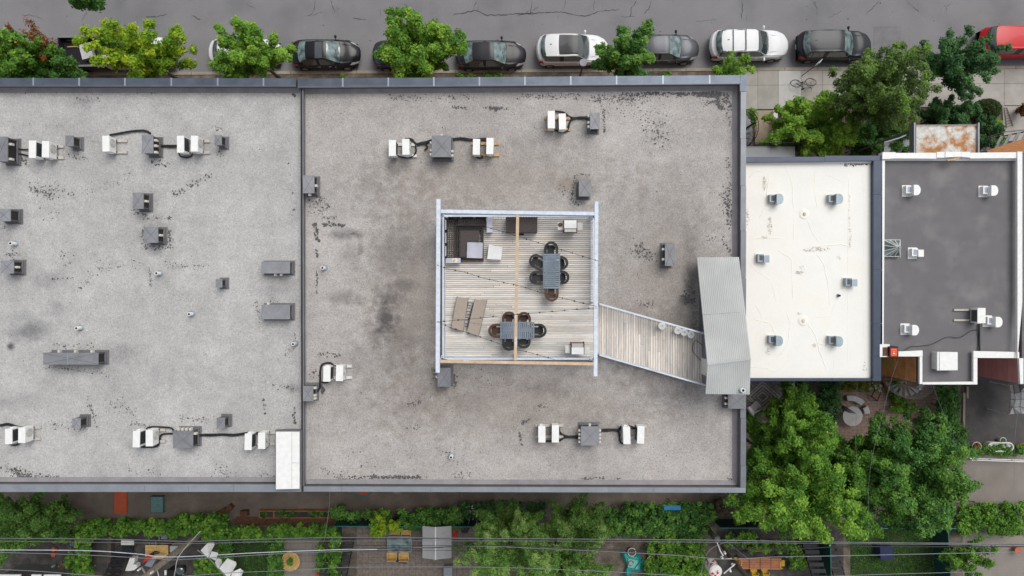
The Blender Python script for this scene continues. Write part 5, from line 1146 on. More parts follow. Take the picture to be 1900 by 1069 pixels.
def car(label, u0, u1, vmid, style, pm, Wd=1.82, z_ref=.8, rack=None, sunroof=False, cat='car', glassf='glass_painted_reflection', glassr='glass_painted_reflection', name='parked_car', group='vehicles parked along the kerb', H=1.0, roofmat=None, cladding=False, L=None):
    xa = P(u0, 0, z_ref)[0]; xb = P(u1, 0, z_ref)[0]; Ln = (xb - xa) if L is None else L
    yc = P(0, vmid, .9)[1]; S = STY[style]; st = S['st']
    rot = -R(-.42)
    t = thing(name, label, cat, (xa + Ln/2, yc, .012), group); t.rotation_euler = (0, 0, rot); ORG[t.name] = (0, 0, 0)
    hw = Wd / 2; rows = []
    for (x, w, bz, rw, rz) in st:
        X = (x - .5) * Ln; w *= hw; rw *= hw; bz *= H; rz *= H
        half = [(w * .90, .22), (w * 1.0, .42), (w * 1.0, bz * .8), (w * .97, bz), (w*.93 + rw*.0, bz + .03), (rw, rz - .05 * (rz > 1.2)), (rw * .86, rz), (rw * .45, rz + .025), (0, rz + .035)]
        if rz < bz + .2: half[4] = (max(w * .90, rw), bz + (rz - bz) * .35)
        wq = abs(2*x - 1) ** 1.3 * (1 if x > .5 else .6); sg = 1 if x > .5 else -1
        def XX(y): return X - sg * wq * .62 * (abs(y) / hw) ** 2.6 + sg * wq * .12
        rows.append([(XX(y), y, z) for y, z in half] + [(XX(y), -y, z) for y, z in half[-2::-1]])
    A = np.array(rows)      # stations x 17 x 3
    NS, NT = 4, 3
    B1 = catmull(A, NS); B2 = catmull(B1.transpose(1, 0, 2), NT).transpose(1, 0, 2)
    ns, nt = B2.shape[:2]
    groups = {}
    cab0, cab1 = S['cab']
    for i in range(ns - 1):
        ci = i / NS; c = int(ci)
        for j in range(nt - 1):
            cj = j // NT; k = cj if cj < 8 else 15 - cj   # 0..7 from sill to centre
            g = 'body'
            if c == S['rear'][0] and k >= 5 and .15 < ci - c: g = 'rear_window'
            elif c == S['front'][0] and k >= 5 and not (k == 5 and (j % NT == 0 if cj < 8 else j % NT == NT-1)): g = 'windshield'
            elif cab0 + .5 <= ci < cab1 - .3 and k == 4: g = 'side_window'
            elif c == S['front'][0] and ci < cab1 - .3 and k == 4: g = 'side_window'
            elif ci >= 7.5 and ci < 8.8 and k in (3, 4): g = 'headlight'
            elif ci < 1.6 and k in (2, 3): g = 'tail_light' if k == 3 or style in ('suv', 'van') else 'body'
            elif k == 0: g = 'lower_trim'
            if sunroof and k >= 6 and sunroof[0] <= B2[i, nt//2, 0] / Ln + .5 < sunroof[1]: g = 'sunroof'
            if g == 'side_window' and abs(ci - 3.75) < .13: g = 'door_pillar'
            groups.setdefault(g, []).append((i, j))
    V = B2.reshape(-1, 3)
    mm = dict(body=pm, rear_window=glassr, windshield=glassf, side_window='glass', headlight='lamp_glass', tail_light='tail', lower_trim='trim' if cladding or pm in ('p_black', 'p_slate', 'p_dark') else pm, door_pillar='trim', sunroof='p_dark' if 'white' in pm else 'glass')
    def emit(gname, cells, nm):
        used = {}; vs = []; fs = []
        for (i, j) in cells:
            q = []
            for a in (i*nt+j, i*nt+j+1, (i+1)*nt+j+1, (i+1)*nt+j):
                if a not in used: used[a] = len(vs); vs.append(tuple(V[a]))
                q.append(used[a])
            fs.append(tuple(q[::-1]))
        b = MB(); b.add(vs, fs); return b.build(nm, K[mm[gname]], t, smooth=True)
    for g, cells in groups.items():
        if g in ('side_window', 'headlight', 'tail_light', 'lower_trim', 'door_pillar'):
            for side in (0, 1): emit(g, [q for q in cells if (q[1] < nt/2) == (side == 0)], g)
        else: emit(g, cells, g)
    # floor and end closures
    b = MB(); b.box(-Ln*.47, Ln*.47, -hw*.86, hw*.86, .18, .3); b.build('underbody', K['trim'], t)
    for xw in (-Ln*.5 + .17*Ln + .05, Ln*.5 - .19*Ln):
        for s in (-1, 1):
            w = MB(); n = 18; r = .33; y0 = s * (hw - .19); y1 = s * (hw + .012)
            w.add([(xw + r*math.cos(6.2832*i/n), y, r + r*math.sin(6.2832*i/n)) for y in (y0, y1) for i in range(n)], [(i, (i+1) % n, n+(i+1) % n, n+i) for i in range(n)] + [tuple(range(n)), tuple(range(n, 2*n))])
            wh_ = w.build('wheel', K['tyre'], t)
            q = MB(); q.add([(xw + .21*math.cos(6.2832*i/n), y, r + .21*math.sin(6.2832*i/n)) for y in (y1 - s*.02, y1 + s*.008) for i in range(n)], [(i, (i+1) % n, n+(i+1) % n, n+i) for i in range(n)] + [tuple(range(n, 2*n))])
            q.build('rim', K['rim'], wh_)
    mx = (st[S['front'][0]][0] + .11 - .5) * Ln; mz = st[S['front'][0]][2] * H + .04
    for s in (-1, 1):
        b = MB(); b.dome(mx, s * (hw + .13), mz, .09, .12, .09, 10, 5, full=True); b.tube([(mx + .03, s * (hw - .06), mz - .03), (mx, s * (hw + .08), mz)], .03, 5); b.build('mirror', K[pm if pm != 'p_grey' else 'trim'], t, smooth=True)
    def ztop(xf, yf=0):
        xs = [q[0] for q in st]; zs = [q[4] * H for q in st]; return float(np.interp(xf, xs, zs)) + .035 - .02 * abs(yf)
    x3, x5 = st[3][0], st[5][0]
    # roof edge drip strips and bonnet shut line
    for s in (-1, 1):
        b = MB(); pts = []
        for f in np.linspace(x3, x5, 7):
            rw = float(np.interp(f, [q[0] for q in st], [q[3] for q in st])) * hw; zz = float(np.interp(f, [q[0] for q in st], [q[4] for q in st])) * H
            pts.append(((f - .5) * Ln, s * rw * .93, zz + .004))
        b.tube(pts, .011 if not rack else .024, 5); b.build('roof_rail' if rack else 'roof_seam', K['trim'] if rack != 'white' else K['white_dirty'], t)
    xf = st[6][0] + .012
    b = MB(); b.tube([((xf - .5) * Ln + .10 * math.cos(a) - .1, .80 * hw * math.sin(a), float(np.interp(xf, [q[0] for q in st], [q[4] for q in st])) * H + .03 - .05 * abs(math.sin(a))**3) for a in np.linspace(-1.45, 1.45, 11)], .014, 4); b.build('bonnet_seam', K['trim'], t)
    for s in (-1, 1):
        b = MB(); b.tube([((st[6][0] + .04 - .5) * Ln, s * .60 * hw, ztop(st[6][0] + .04) - .005), ((st[7][0] + .03 - .5) * Ln, s * .50 * hw, ztop(st[7][0] + .03) - .012)], .012, 4); b.build('bonnet_crease', K[pm], t)
    b = MB(); b.tube([((st[5][0] + .145 - .5) * Ln, -.55 * hw, ztop(.70) + .03), ((st[5][0] + .12 - .5) * Ln, .1 * hw, ztop(.68) + .07)], .010, 4); b.build('wiper', K['trim'], t)
    if False:
        b = MB(); a0, a1 = sunroof
        zz = max(ztop(a0), ztop(a1), ztop((a0+a1)/2)); b.prism([((a0-.5)*Ln, -.6*hw), ((a1-.5)*Ln, -.6*hw), ((a1-.5)*Ln, .6*hw), ((a0-.5)*Ln, .6*hw)], zz - .06, zz + .006); b.build('sunroof', K['p_dark' if 'white' in pm else 'glass'], t)
        if 'white' in pm: b = MB(); c_ = (a0+a1)/2; b.box((c_-.5)*Ln - .01, (c_-.5)*Ln + .01, -.6*hw, .6*hw, zz + .007, zz + .012); b.build('sunroof_joint', K['trim'], t)
    if rack in ('bars',):
        for f in (x3 + .13, x3 + .29):
            b = MB(); zz = ztop(f) + .07; b.tube([((f-.5)*Ln, -.72*hw, zz), ((f-.5)*Ln, .72*hw, zz)], .03, 6); b.build('crossbar', K['trim'], t)
    if rack: b = MB(); b.box((x3+.06-.5)*Ln, (x3+.06-.5)*Ln + .12, .02, .06, ztop(x3+.06), ztop(x3+.06) + .07); b.build('antenna', K['trim'], t)
    # handles, plate, grille
    for f in (.40, .56):
        for s in (-1, 1): b = MB(); b.box((f-.5)*Ln, (f-.5)*Ln + .18, s*hw*1.0 - .02, s*hw*1.0 + .025, st[4][2]*H*.82, st[4][2]*H*.82 + .035); b.build('door_handle', K[pm if pm not in ('p_black',) else 'lamp_glass'], t)
    b = MB(); b.box(Ln*.5 - .06, Ln*.5 + .01, -.32*hw*1.2, .32*hw*1.2, .42, .55); b.build('grille', K['trim'], t)
    b = MB(); b.box(-Ln*.5 - .012, -Ln*.5 + .03, -.15, .15, .5, .62); b.build('number_plate', K['white_dirty'], t)
    return t
def veh(*a, **k): return car(*a, **k)
veh('black sedan with sunroof parked between the two leftmost full green street trees', 540, 665, 97.5, 'sedan', 'p_black', sunroof=(.36, .48))
veh('dark sedan almost hidden under the round street tree, only its rear showing', 692, 818, 99, 'sedan', 'p_navy', glassr='glass')
veh('dark grey sedan just right of the round street tree, silvery windshield', 846, 973, 99.5, 'sedan', 'p_dark')
veh('white sport utility vehicle with dark panoramic roof panel, beside the street lamp', 997, 1127, 91, 'suv', 'p_white', Wd=1.92, sunroof=(.26, .52), rack='white', cladding=False, glassf='glass')
veh('grey sedan half hidden behind the slim tree right of the street lamp', 1168, 1295, 88, 'sedan', 'p_grey')
veh('white wagon with two black roof bars above the small low sapling', 1318, 1461, 82, 'suv', 'p_white', Wd=1.9, rack='bars', H=.96, glassf='glass')
veh('black sport utility vehicle parked beside the leaning bicycle', 1479, 1615, 83, 'suv', 'p_slate', Wd=1.9, rack='black', H=.97, cladding=True)
veh('bright red van cut by the right edge of the picture', 1816, 1990, 77, 'van', 'p_red', Wd=1.95, glassr='glass', cladding=True)
veh('white hatchback mostly hidden under the third street tree from the left', 389, 520, 96, 'hatch', 'p_white', glassr='glass')
# pickup under the lime-green tree
pt = thing('pickup_truck', 'pickup with black cargo bed and white cab under the yellow-green tree', 'pickup truck', (*P(218, 99, .8)[:2], .012), 'vehicles parked along the kerb'); ORG[pt.name] = (0, 0, 0); pt.rotation_euler = (0, 0, R(.42))
LP, WP = 7.3, 2.0
def pk(nm, bxs, m, par=pt, smooth=False):
    b = MB()
    for q in bxs: b.box(*q)
    return b.build(nm, K[m], par, smooth)
x_ = -LP/2
pk('bed_floor', [(x_ + .1, x_ + 3.0, -.88, .88, .75, .8)], 'trim'); pk('bed_side', [(x_, x_ + 3.1, .92, 1.0, .45, 1.28)], 'p_slate'); pk('bed_side', [(x_, x_ + 3.1, -1.0, -.92, .45, 1.28)], 'p_slate'); pk('tailgate', [(x_ - .04, x_ + .06, -.915, .915, .5, 1.28)], 'p_slate')
pk('bed_rail', [(x_, x_ + 3.1, .90, 1.02, 1.283, 1.31)], 'hood'); pk('bed_rail', [(x_, x_ + 3.1, -1.02, -.90, 1.283, 1.31)], 'hood'); pk('bulkhead', [(x_ + 3.1, x_ + 3.2, -1, 1, .5, 1.6)], 'white_dirty')
rows = []
for (x, w, bz, rw, rz) in [(3.22, .97, 1.15, .80, 1.2), (3.26, 1, 1.2, .82, 1.9), (3.6, 1, 1.2, .83, 1.98), (4.6, 1, 1.2, .82, 1.96), (5.35, 1, 1.15, .86, 1.3), (6.6, .98, 1.1, .86, 1.2), (7.15, .92, .9, .8, .95), (7.3, .85, .6, .7, .65)]:
    h = [(w*.92, .3), (w, .5), (w, bz*.85), (w*.97, bz), (w*.94, bz+.03), (rw, rz-.05), (rw*.85, rz), (rw*.4, rz+.03), (0, rz+.04)]; rows.append([(x + x_, y, z) for y, z in h] + [(x + x_, -y, z) for y, z in h[-2::-1]])
B2 = catmull(catmull(np.array(rows), 3).transpose(1, 0, 2), 2).transpose(1, 0, 2); ns, nt = B2.shape[:2]; gp = {'body': [], 'windshield': [], 'side_window': []}
for i in range(ns-1):
    for j in range(nt-1):
        c = i // 3; cj = j // 2; k = cj if cj < 8 else 15 - cj; gp['windshield' if c == 3 and k >= 5 else 'side_window' if c in (1, 2, 3) and k == 4 else 'body'].append((i*nt+j, (i+1)*nt+j, (i+1)*nt+j+1, i*nt+j+1))
for g, fs in gp.items(): b = MB(); b.add([tuple(p) for p in B2.reshape(-1, 3)], fs); b.build(g, K['p_white' if g == 'body' else 'glass'], pt, smooth=True)
for xw in (x_ + 1.2, x_ + 6.1):
    for s in (-1, 1):
        w = MB(); n = 18; w.add([(xw + .4*math.cos(6.2832*i/n), y, .4 + .4*math.sin(6.2832*i/n)) for y in (s*.78, s*1.01) for i in range(n)], [(i, (i+1) % n, n+(i+1) % n, n+i) for i in range(n)] + [tuple(range(n)), tuple(range(n, 2*n))]); w.build('wheel', K['tyre'], pt)
pk('bumper', [(LP/2 + .0, LP/2 + .1, -.9, .9, .4, .65)], 'trim')
for s in (-1, 1): b = MB(); b.dome(x_ + 5.0, s*1.16, 1.3, .1, .13, .15, 10, 5, full=True); b.build('mirror', K['trim'], pt, smooth=True)
b = MB(); b.obox(*P(163, 96, 1)[:2], .85, 1.2, .75, 1.0, .25); b.build('white_board', K['white_dirty'], None, origin=P(163, 96, .82), label='white board lying in the black pickup bed', category='board')
b = MB(); b.obox(*P(146, 85, .95)[:2], .83, .9, 1.6, .07, .04); b.build('lumber', K['wood_new'], None, origin=P(150, 86, .83), label='single pale plank lying lengthwise in the pickup bed', category='plank')

# ================================================================ street furniture, bicycle
zL = 6.2; lx, ly, _ = P(1082, 115.5, zL)
t = thing('street_lamp', 'grey street lamp with round disc head leaning over the kerb by the white vehicle', 'street lamp', (lx - .05, ly - .35, 0))
b = MB(); b.tube([(lx - .05, ly - .35, 0), (lx - .05, ly - .35, zL - .5), (lx - .02, ly - .2, zL - .12), (lx, ly, zL - .04)], [.075, .06, .05, .045], 8); b.build('pole', K['hood_side'], t)
b = MB(); b.cyl(lx, ly, zL - .1, zL, .24, 20, .21); b.build('lamp_head', K['hood'], t, smooth=False)
bx_, by_, _ = P(1488, 140, .1); top = P(1508, 119, 2.6)
t = thing('parking_sign', 'white parking sign on a thin pole standing beside the bicycle', 'sign', (bx_, by_, .12))
b = MB(); b.tube([(bx_, by_, .12), (bx_ + .01, by_ + .01, 2.9)], .03, 6); b.build('pole', K['hood_side'], t)
b = MB(); b.obox(bx_, by_ + .05, 2.3, 2.95, .34, .02, .9); b.build('plate', K['white'], t)
def bicycle(u, v, label, ang=0, m='black', L=1.02, lean=.75, z0=.12):
    x, y, _ = P(u, v, .3); t = thing('bicycle', label, 'bicycle', (x, y, z0)); ORG[t.name] = (0, 0, 0); t.rotation_euler = (lean, 0, ang)
    def rot(p): return p
    r = .34
    for xc in (-L/2, L/2):
        b = MB(); b.tube([(xc + r*math.cos(a*.2618), 0, r + r*math.sin(a*.2618)) for a in range(24)], .022, 5, closed=True); w = b.build('wheel', K['tyre'], t)
        b = MB()
        for a in range(8): b.tube([(xc, 0, r), (xc + r*math.cos(a*.785), 0, r + r*math.sin(a*.785))], .004, 3)
        b.build('spoke', K['rim'], w, kind=None)
    bb = (-.05, 0, .3); st_ = (-.2, 0, .82); hd = (L/2 - .16, 0, .86)
    b = MB()
    for a, c in ((bb, st_), (st_, hd), (bb, hd), ((-L/2, 0, r), bb), ((-L/2, 0, r), (-.17, 0, .72)), (hd, (L/2, 0, r)), (hd, (L/2 - .18, 0, .98))): b.tube([a, c], .018, 6)
    b.build('frame', K[m], t)
    b = MB(); b.dome(-.22, 0, .9, .13, .07, .05, 10, 4, full=True); b.build('saddle', K['black'], t)
    b = MB(); b.tube([(L/2 - .12, -.27, 1.02), (L/2 - .18, 0, .98), (L/2 - .12, .27, 1.02)], .014, 6); b.build('handlebar', K['rim'], t)
    b = MB(); b.cyl(-.05, 0, .29, .31, .09, 12); b.build('crank', K['rim'], t)
    return t
bicycle(1490, 145, 'black bicycle leaning against the parking sign on the pavement', ang=.1, lean=1.05)
bicycle(1442, 213, 'dark bicycle parked beside the white post block by the bright bush', ang=.25, lean=.9)
b = MB(); b.prism(PZ([(1435, 204), (1443, 204), (1443, 224), (1436, 224)], .5), .05, .5); b.build('gate_pier', K['white_dirty'], None, origin=P(1439, 214, .05), label='low white masonry pier at the corner of the bright green bush', category='pier')

# ================================================================ front stairs, balconies, rusty canopy
# spiral stair at the left
t = thing('spiral_staircase', 'black spiral staircase half hidden by the right parapet of the big building', 'staircase', P(1386, 240, 0)); cx, cy, _ = P(1384, 238, 3.2)
for i in range(14):
    a = -1.4 + i * .32; z = .25 + i * .27; b = MB(); r = 1.05
    b.prism([(cx, cy), (cx + r*math.cos(a), cy + r*math.sin(a)), (cx + r*math.cos(a+.3), cy + r*math.sin(a+.3))], z - .04, z); b.build('tread', K['stair_grey'], t)
b = MB(); b.cyl(cx, cy, 0, 4.9, .06, 8); b.build('column', K['black'], t)
for rr_, zz in ((1.06, .95), (1.06, .5)):
    b = MB(); b.tube([(cx + rr_*math.cos(-1.4 + i*.16), cy + rr_*math.sin(-1.4 + i*.16), .25 + i*.135 + zz) for i in range(29)], .022, 5); b.build('handrail', K['black'], t)
b = MB()
for i in range(29): a = -1.4 + i*.16; b.tube([(cx + 1.06*math.cos(a), cy + 1.06*math.sin(a), .2 + i*.135), (cx + 1.06*math.cos(a), cy + 1.06*math.sin(a), .25 + i*.135 + .95)], .01, 4)
b.build('baluster', K['black'], t, kind='stuff')
zb = 4.2
t = thing('balcony', 'grey-floored balcony with black railing above the tan front path', 'balcony', P(1425, 285, zb))
b = MB(); b.prism(PZ([(1330, 271), (1475, 271), (1476, 320), (1330, 320)], zb), zb - .15, zb); b.build('floor', K['porch_grey'], t)
ra, rb2, rc = P(1340, 270.5, zb)[:2], P(1477, 270.5, zb)[:2], P(1478, 320, zb)[:2]
for z in (.95, .12):
    b = MB(); b.tube([(*ra, zb + z), (*rb2, zb + z), (*rc, zb + z)], .022, 5); b.build('rail', K['black'], t)
b = MB()
for a, c in ((ra, rb2), (rb2, rc)):
    n = int(math.dist(a, c) / .12)
    for i in range(n + 1): f = i/n; x, y = a[0] + (c[0]-a[0])*f, a[1] + (c[1]-a[1])*f; b.tube([(x, y, zb), (x, y, zb + .95)], .009, 4)
b.build('baluster', K['black'], t, kind='stuff')
# grey stairs
def stairs(name, label, pts, n, m, z0, z1, tm=None, grp=None):
    """flight between picture edges: pts = start-left, start-right, end-right, end-left"""
    t = thing(name, label, 'stairs', P(*pts[0], 0), grp)
    a, b2, c, d = [P(*p, (z0 + z1)/2) for p in pts]
    for i in range(n):
        f0, f1 = i/n, (i + .82)/n; z = z0 + (z1 - z0) * (i + 1)/n
        q = [lerp(a, d, f0), lerp(b2, c, f0), lerp(b2, c, f1), lerp(a, d, f1)]
        b = MB(); b.prism([p[:2] for p in q], z - .05, z); b.build('tread', K[m], t)
    for e in ((a, d), (b2, c)):
        b = MB(); b.tube([(e[0][0], e[0][1], z0 - .02), (e[1][0], e[1][1], z1 - .08)], .04, 5); b.build('stringer', K[tm or 'trim'], t)
    return t
stairs('front_stairs', 'grey front steps with dark gaps left of the rusty canopy', [(1588, 289), (1588, 275), (1648, 262), (1650, 300)], 6, 'stair_grey', .4, 3.4)
b = MB(); zz = 3.5; b.prism(PZ([(1640, 262), (1665, 258), (1705, 240), (1705, 300), (1640, 300)], zz), zz - .12, zz); o = b.build('landing', K['porch_grey'], None, origin=P(1670, 280, zz), label='grey porch landing joining the front steps to the rusty-roofed porch', category='porch')
b = MB(); b.tube([P(1640, 264, 4.3), P(1668, 256, 4.3), P(1704, 240, 4.3)], .05, 6); b.tube([P(1655, 259, 3.5), P(1655, 260, 4.3)], .03, 5); b.build('handrail', K['cap_light'], None, origin=P(1668, 256, 3.5), label='pale grey handrail running up to the rusty canopy', category='handrail')
t = thing('porch_canopy', 'white porch roof heavily streaked with orange rust', 'canopy', P(1757, 255, 8)); zc = 8.6
b = MB(); b.prism(PZ([(1700, 233), (1815, 232.5), (1816, 300), (1700, 300)], zc), zc - .1, zc); b.build('roof', K['rusty'], t)
for u in (1696, 1815): b = MB(); b.prism(PZ([(u, 227), (u + 2.6, 227), (u + 2.6, 300), (u, 300)], zc + .15), zc - .3, zc + .15); b.build('side_beam', K['cap_light'], t)
b = MB(); b.prism(PZ([(1699, 231.3), (1815, 231), (1815, 232.3), (1699, 232.6)], zc + .05), zc - .2, zc + .06); b.build('front_fascia', K['wood_grey'], t)
for u in (1702, 1812): p = P(u, 233, zc); b = MB(); b.tube([(p[0], p[1] - .1, 0), (p[0], p[1] - .1, zc - .11)], .06, 8); b.build('post', K['cap_light'], t)
b = MB(); b.prism(PZ([(1757, 296), (1781, 291), (1782, 293), (1759, 298.5)], ZG + .5), ZG + .42, ZG + .5); b.build('timber', K['wood_new'], None, origin=P(1770, 294, ZG + .45), label='short weathered timber lying against the white coping above the dark roof', category='timber')
stairs('front_stairs', 'grey slatted stairs with white handrail right of the rusty canopy', [(1822, 280), (1838, 253), (1905, 247), (1895, 268)], 9, 'stair_grey', .6, 4.2)
b = MB(); b.tube([P(1838, 252, 2.2), P(1866, 244, 3.6), P(1905, 240, 5)], .04, 6); b.tube([P(1845, 252, 1.2), P(1846, 250, 2.6)], .02, 5); b.build('handrail', K['white'], None, origin=P(1866, 244, 3), label='white handrail above the slatted stairs at the right edge', category='handrail')
b = MB(); zz = 5.0; b.prism(PZ([(1832, 279), (1905, 255), (1905, 284), (1832, 284)], zz), zz - .12, zz); b.build('balcony_floor', K['wood_orange'], None, origin=P(1880, 275, zz), label='brown plank balcony floor at the right edge above the dark grey roof', category='balcony')
t = thing('ladder', 'old ladder lying on the concrete beside the round clipped shrub', 'ladder', P(1866, 218, .1))
for a, c in (((1863, 199), (1868, 237)), ((1868, 199), (1880, 234))): b = MB(); b.tube([P(*a, .14), P(*c, .14)], .02, 5); b.build('rail', K['wood_brown'], t)
for i in range(8): f = i/7.5; b = MB(); b.tube([P(1863 + 5*f, 200 + 37*f, .15), P(1868 + 12*f, 200 + 34*f, .15)], .012, 4); b.build('rung', K['wood_brown'], t)

# ================================================================ trees along the street
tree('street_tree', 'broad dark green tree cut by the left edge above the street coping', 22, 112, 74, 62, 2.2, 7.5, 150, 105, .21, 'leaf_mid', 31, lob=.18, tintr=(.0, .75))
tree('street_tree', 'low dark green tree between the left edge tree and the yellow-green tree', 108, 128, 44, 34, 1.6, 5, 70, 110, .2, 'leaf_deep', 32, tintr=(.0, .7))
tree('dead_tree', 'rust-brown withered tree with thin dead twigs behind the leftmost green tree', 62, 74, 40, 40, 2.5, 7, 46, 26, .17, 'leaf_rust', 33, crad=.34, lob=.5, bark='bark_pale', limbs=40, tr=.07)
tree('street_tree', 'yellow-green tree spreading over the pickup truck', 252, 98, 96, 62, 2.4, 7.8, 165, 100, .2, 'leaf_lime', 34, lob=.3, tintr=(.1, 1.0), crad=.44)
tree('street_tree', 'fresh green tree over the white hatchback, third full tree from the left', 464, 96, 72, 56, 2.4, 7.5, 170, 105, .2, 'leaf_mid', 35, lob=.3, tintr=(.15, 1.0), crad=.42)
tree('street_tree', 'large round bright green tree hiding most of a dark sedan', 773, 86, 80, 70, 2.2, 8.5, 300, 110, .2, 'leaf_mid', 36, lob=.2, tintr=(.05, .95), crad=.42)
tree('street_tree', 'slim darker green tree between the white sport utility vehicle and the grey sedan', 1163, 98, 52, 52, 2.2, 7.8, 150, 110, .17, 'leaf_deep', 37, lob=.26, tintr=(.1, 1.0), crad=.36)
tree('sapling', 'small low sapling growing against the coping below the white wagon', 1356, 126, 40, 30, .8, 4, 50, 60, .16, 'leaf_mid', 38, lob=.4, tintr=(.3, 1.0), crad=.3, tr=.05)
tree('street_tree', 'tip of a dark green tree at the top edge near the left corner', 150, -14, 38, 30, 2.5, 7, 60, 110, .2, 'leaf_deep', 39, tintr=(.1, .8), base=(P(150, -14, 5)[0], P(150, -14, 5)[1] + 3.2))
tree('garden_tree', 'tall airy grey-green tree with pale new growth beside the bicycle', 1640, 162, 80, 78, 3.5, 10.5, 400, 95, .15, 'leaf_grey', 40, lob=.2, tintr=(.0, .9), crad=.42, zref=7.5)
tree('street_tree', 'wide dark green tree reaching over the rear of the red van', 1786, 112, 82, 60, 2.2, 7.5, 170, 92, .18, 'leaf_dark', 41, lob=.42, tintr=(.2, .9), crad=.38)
tree('garden_shrub', 'large bright green bush with a yellow patch in front of the cream-roofed house', 1508, 236, 88, 66, .6, 6, 340, 125, .2, 'leaf_mid', 42, lob=.1, tintr=(.4, 1.), crad=.42, cat='bush', limbs=6)
tree('garden_tree', 'deep green undergrowth between the bright bush and the porch', 1640, 250, 70, 44, .8, 4.5, 120, 110, .17, 'leaf_deep', 43, lob=.2, tintr=(.0, .6), crad=.4, cat='bush')
tree('garden_shrub', 'dense dark green shrub above the rusty porch roof', 1758, 212, 56, 34, .8, 4.2, 100, 120, .17, 'leaf_dark', 44, lob=.2, tintr=(.1, .9), crad=.36, cat='bush')
tree('garden_shrub', 'dark shrub right of the rusty porch roof', 1830, 245, 26, 36, .6, 3, 46, 110, .16, 'leaf_dark', 45, lob=.2, tintr=(.1, .8), crad=.3, cat='bush')
t = thing('clipped_shrub', 'smooth round dark olive clipped shrub on the right garden edge', 'shrub', P(1834, 203, 0)); cx, cy, _ = P(1834, 203, 1)
g = np.random.default_rng(3); n = 420; d = g.normal(size=(n, 3)); d[:, 2] = abs(d[:, 2]); d /= np.linalg.norm(d, axis=1, keepdims=True)
put('foliage', leaf_mesh('foliage', d * np.array([.80, .72, 1.1]) + np.array([0, 0, .5]), np.full((n, 3), .09), 60, .06, K['leaf_olive'], .3 + .4 * g.random(n), seed=5, up=.5, aspect=.5), t).location = (0, 0, 0)
t.location = (cx, cy, .05)
b = MB(); b.dome(0, 0, .45, .76, .68, 1.08, 20, 8, full=True); ORG[t.name] = (0, 0, 0); b.build('inner_branches', K['bark'], t)
tree('garden_shrub', 'small lime-green shrub below the round clipped shrub', 1845, 226, 12, 14, .2, 1.2, 20, 60, .11, 'leaf_mid', 46, crad=.2, cat='shrub', tintr=(.5, 1), tr=.03)
tree('garden_shrub', 'reddish bush at the right edge beside the ladder', 1898, 203, 12, 14, .2, 1.2, 20, 60, .1, 'leaf_rust', 47, crad=.2, cat='shrub', tintr=(0, .4), tr=.03)
hedge('weeds', 'weeds growing between kerb and coping, right of the round tree', 'weeds', [(845, 137, 862, 142), (868, 138, 882, 143), (896, 137, 935, 143), (1225, 134, 1245, 140), (633, 136, 637, 147)], 60, (.1, .3), 26, .09, 'leaf_mid', 48, crad=.14, kind='stuff')
hedge('front_plants', 'mixed low planting along the tan path and stair garden', 'plants', [(1388, 205, 1402, 232), (1436, 225, 1446, 262), (1448, 198, 1500, 206), (1850, 250, 1866, 262), (1786, 200, 1815, 206)], 26, (.1, .7), 50, .11, 'leaf_mid', 49, crad=.2, kind='stuff')

# ================================================================ big trees at the lower right
BT = 'big_tree'
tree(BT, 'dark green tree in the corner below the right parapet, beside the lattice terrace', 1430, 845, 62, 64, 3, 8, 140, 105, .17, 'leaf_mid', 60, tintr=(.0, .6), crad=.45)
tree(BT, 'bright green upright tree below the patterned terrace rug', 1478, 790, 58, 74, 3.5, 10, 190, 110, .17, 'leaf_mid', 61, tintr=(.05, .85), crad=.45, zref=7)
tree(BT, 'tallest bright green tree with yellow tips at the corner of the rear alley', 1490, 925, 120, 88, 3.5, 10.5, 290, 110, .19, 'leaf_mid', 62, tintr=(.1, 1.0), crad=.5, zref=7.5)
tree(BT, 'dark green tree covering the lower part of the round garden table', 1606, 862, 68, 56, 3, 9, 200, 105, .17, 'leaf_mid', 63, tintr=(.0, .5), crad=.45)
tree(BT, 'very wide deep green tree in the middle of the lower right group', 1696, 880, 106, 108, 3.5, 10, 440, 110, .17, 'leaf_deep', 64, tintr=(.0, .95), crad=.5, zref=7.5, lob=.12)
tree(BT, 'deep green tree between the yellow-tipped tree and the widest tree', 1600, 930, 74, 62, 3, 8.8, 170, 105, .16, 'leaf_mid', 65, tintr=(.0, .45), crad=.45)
tree('garden_tree', 'small green tree overlapping the green fence at the lower right', 1800, 1036, 46, 36, 1, 4.2, 80, 80, .15, 'leaf_mid', 66, tintr=(.0, .7), crad=.32, lob=.4)
hedge('hedge', 'leafy hedge between the block paving and the dark driveway', 'hedge', [(1738, 708, 1778, 790), (1745, 790, 1795, 845)], 11, (.3, 2.2), 90, .14, 'leaf_deep', 67, crad=.32, tintr=(.0, .7))
hedge('hedge', 'dark hedge behind the cream-roofed house, left of the block paving', 'hedge', [(1482, 702, 1500, 740), (1525, 702, 1556, 790), (1500, 730, 1530, 790)], 11, (.3, 2.4), 90, .14, 'leaf_dark', 68, crad=.34, tintr=(.1, 1.))
hedge('hedge', 'bright green hedge at the lower right beside the concrete lane', 'hedge', [(1778, 936, 1905, 990)], 12, (.3, 1.8), 90, .15, 'leaf_mid', 69, crad=.32, tintr=(.0, .7))
hedge('shrub_row', 'yellowish shrubs along the back wall of the cream-roofed house', 'shrubs', [(1558, 702, 1630, 722)], 16, (.2, .9), 50, .13, 'leaf_yellow', 70, crad=.24, tintr=(0, .5))
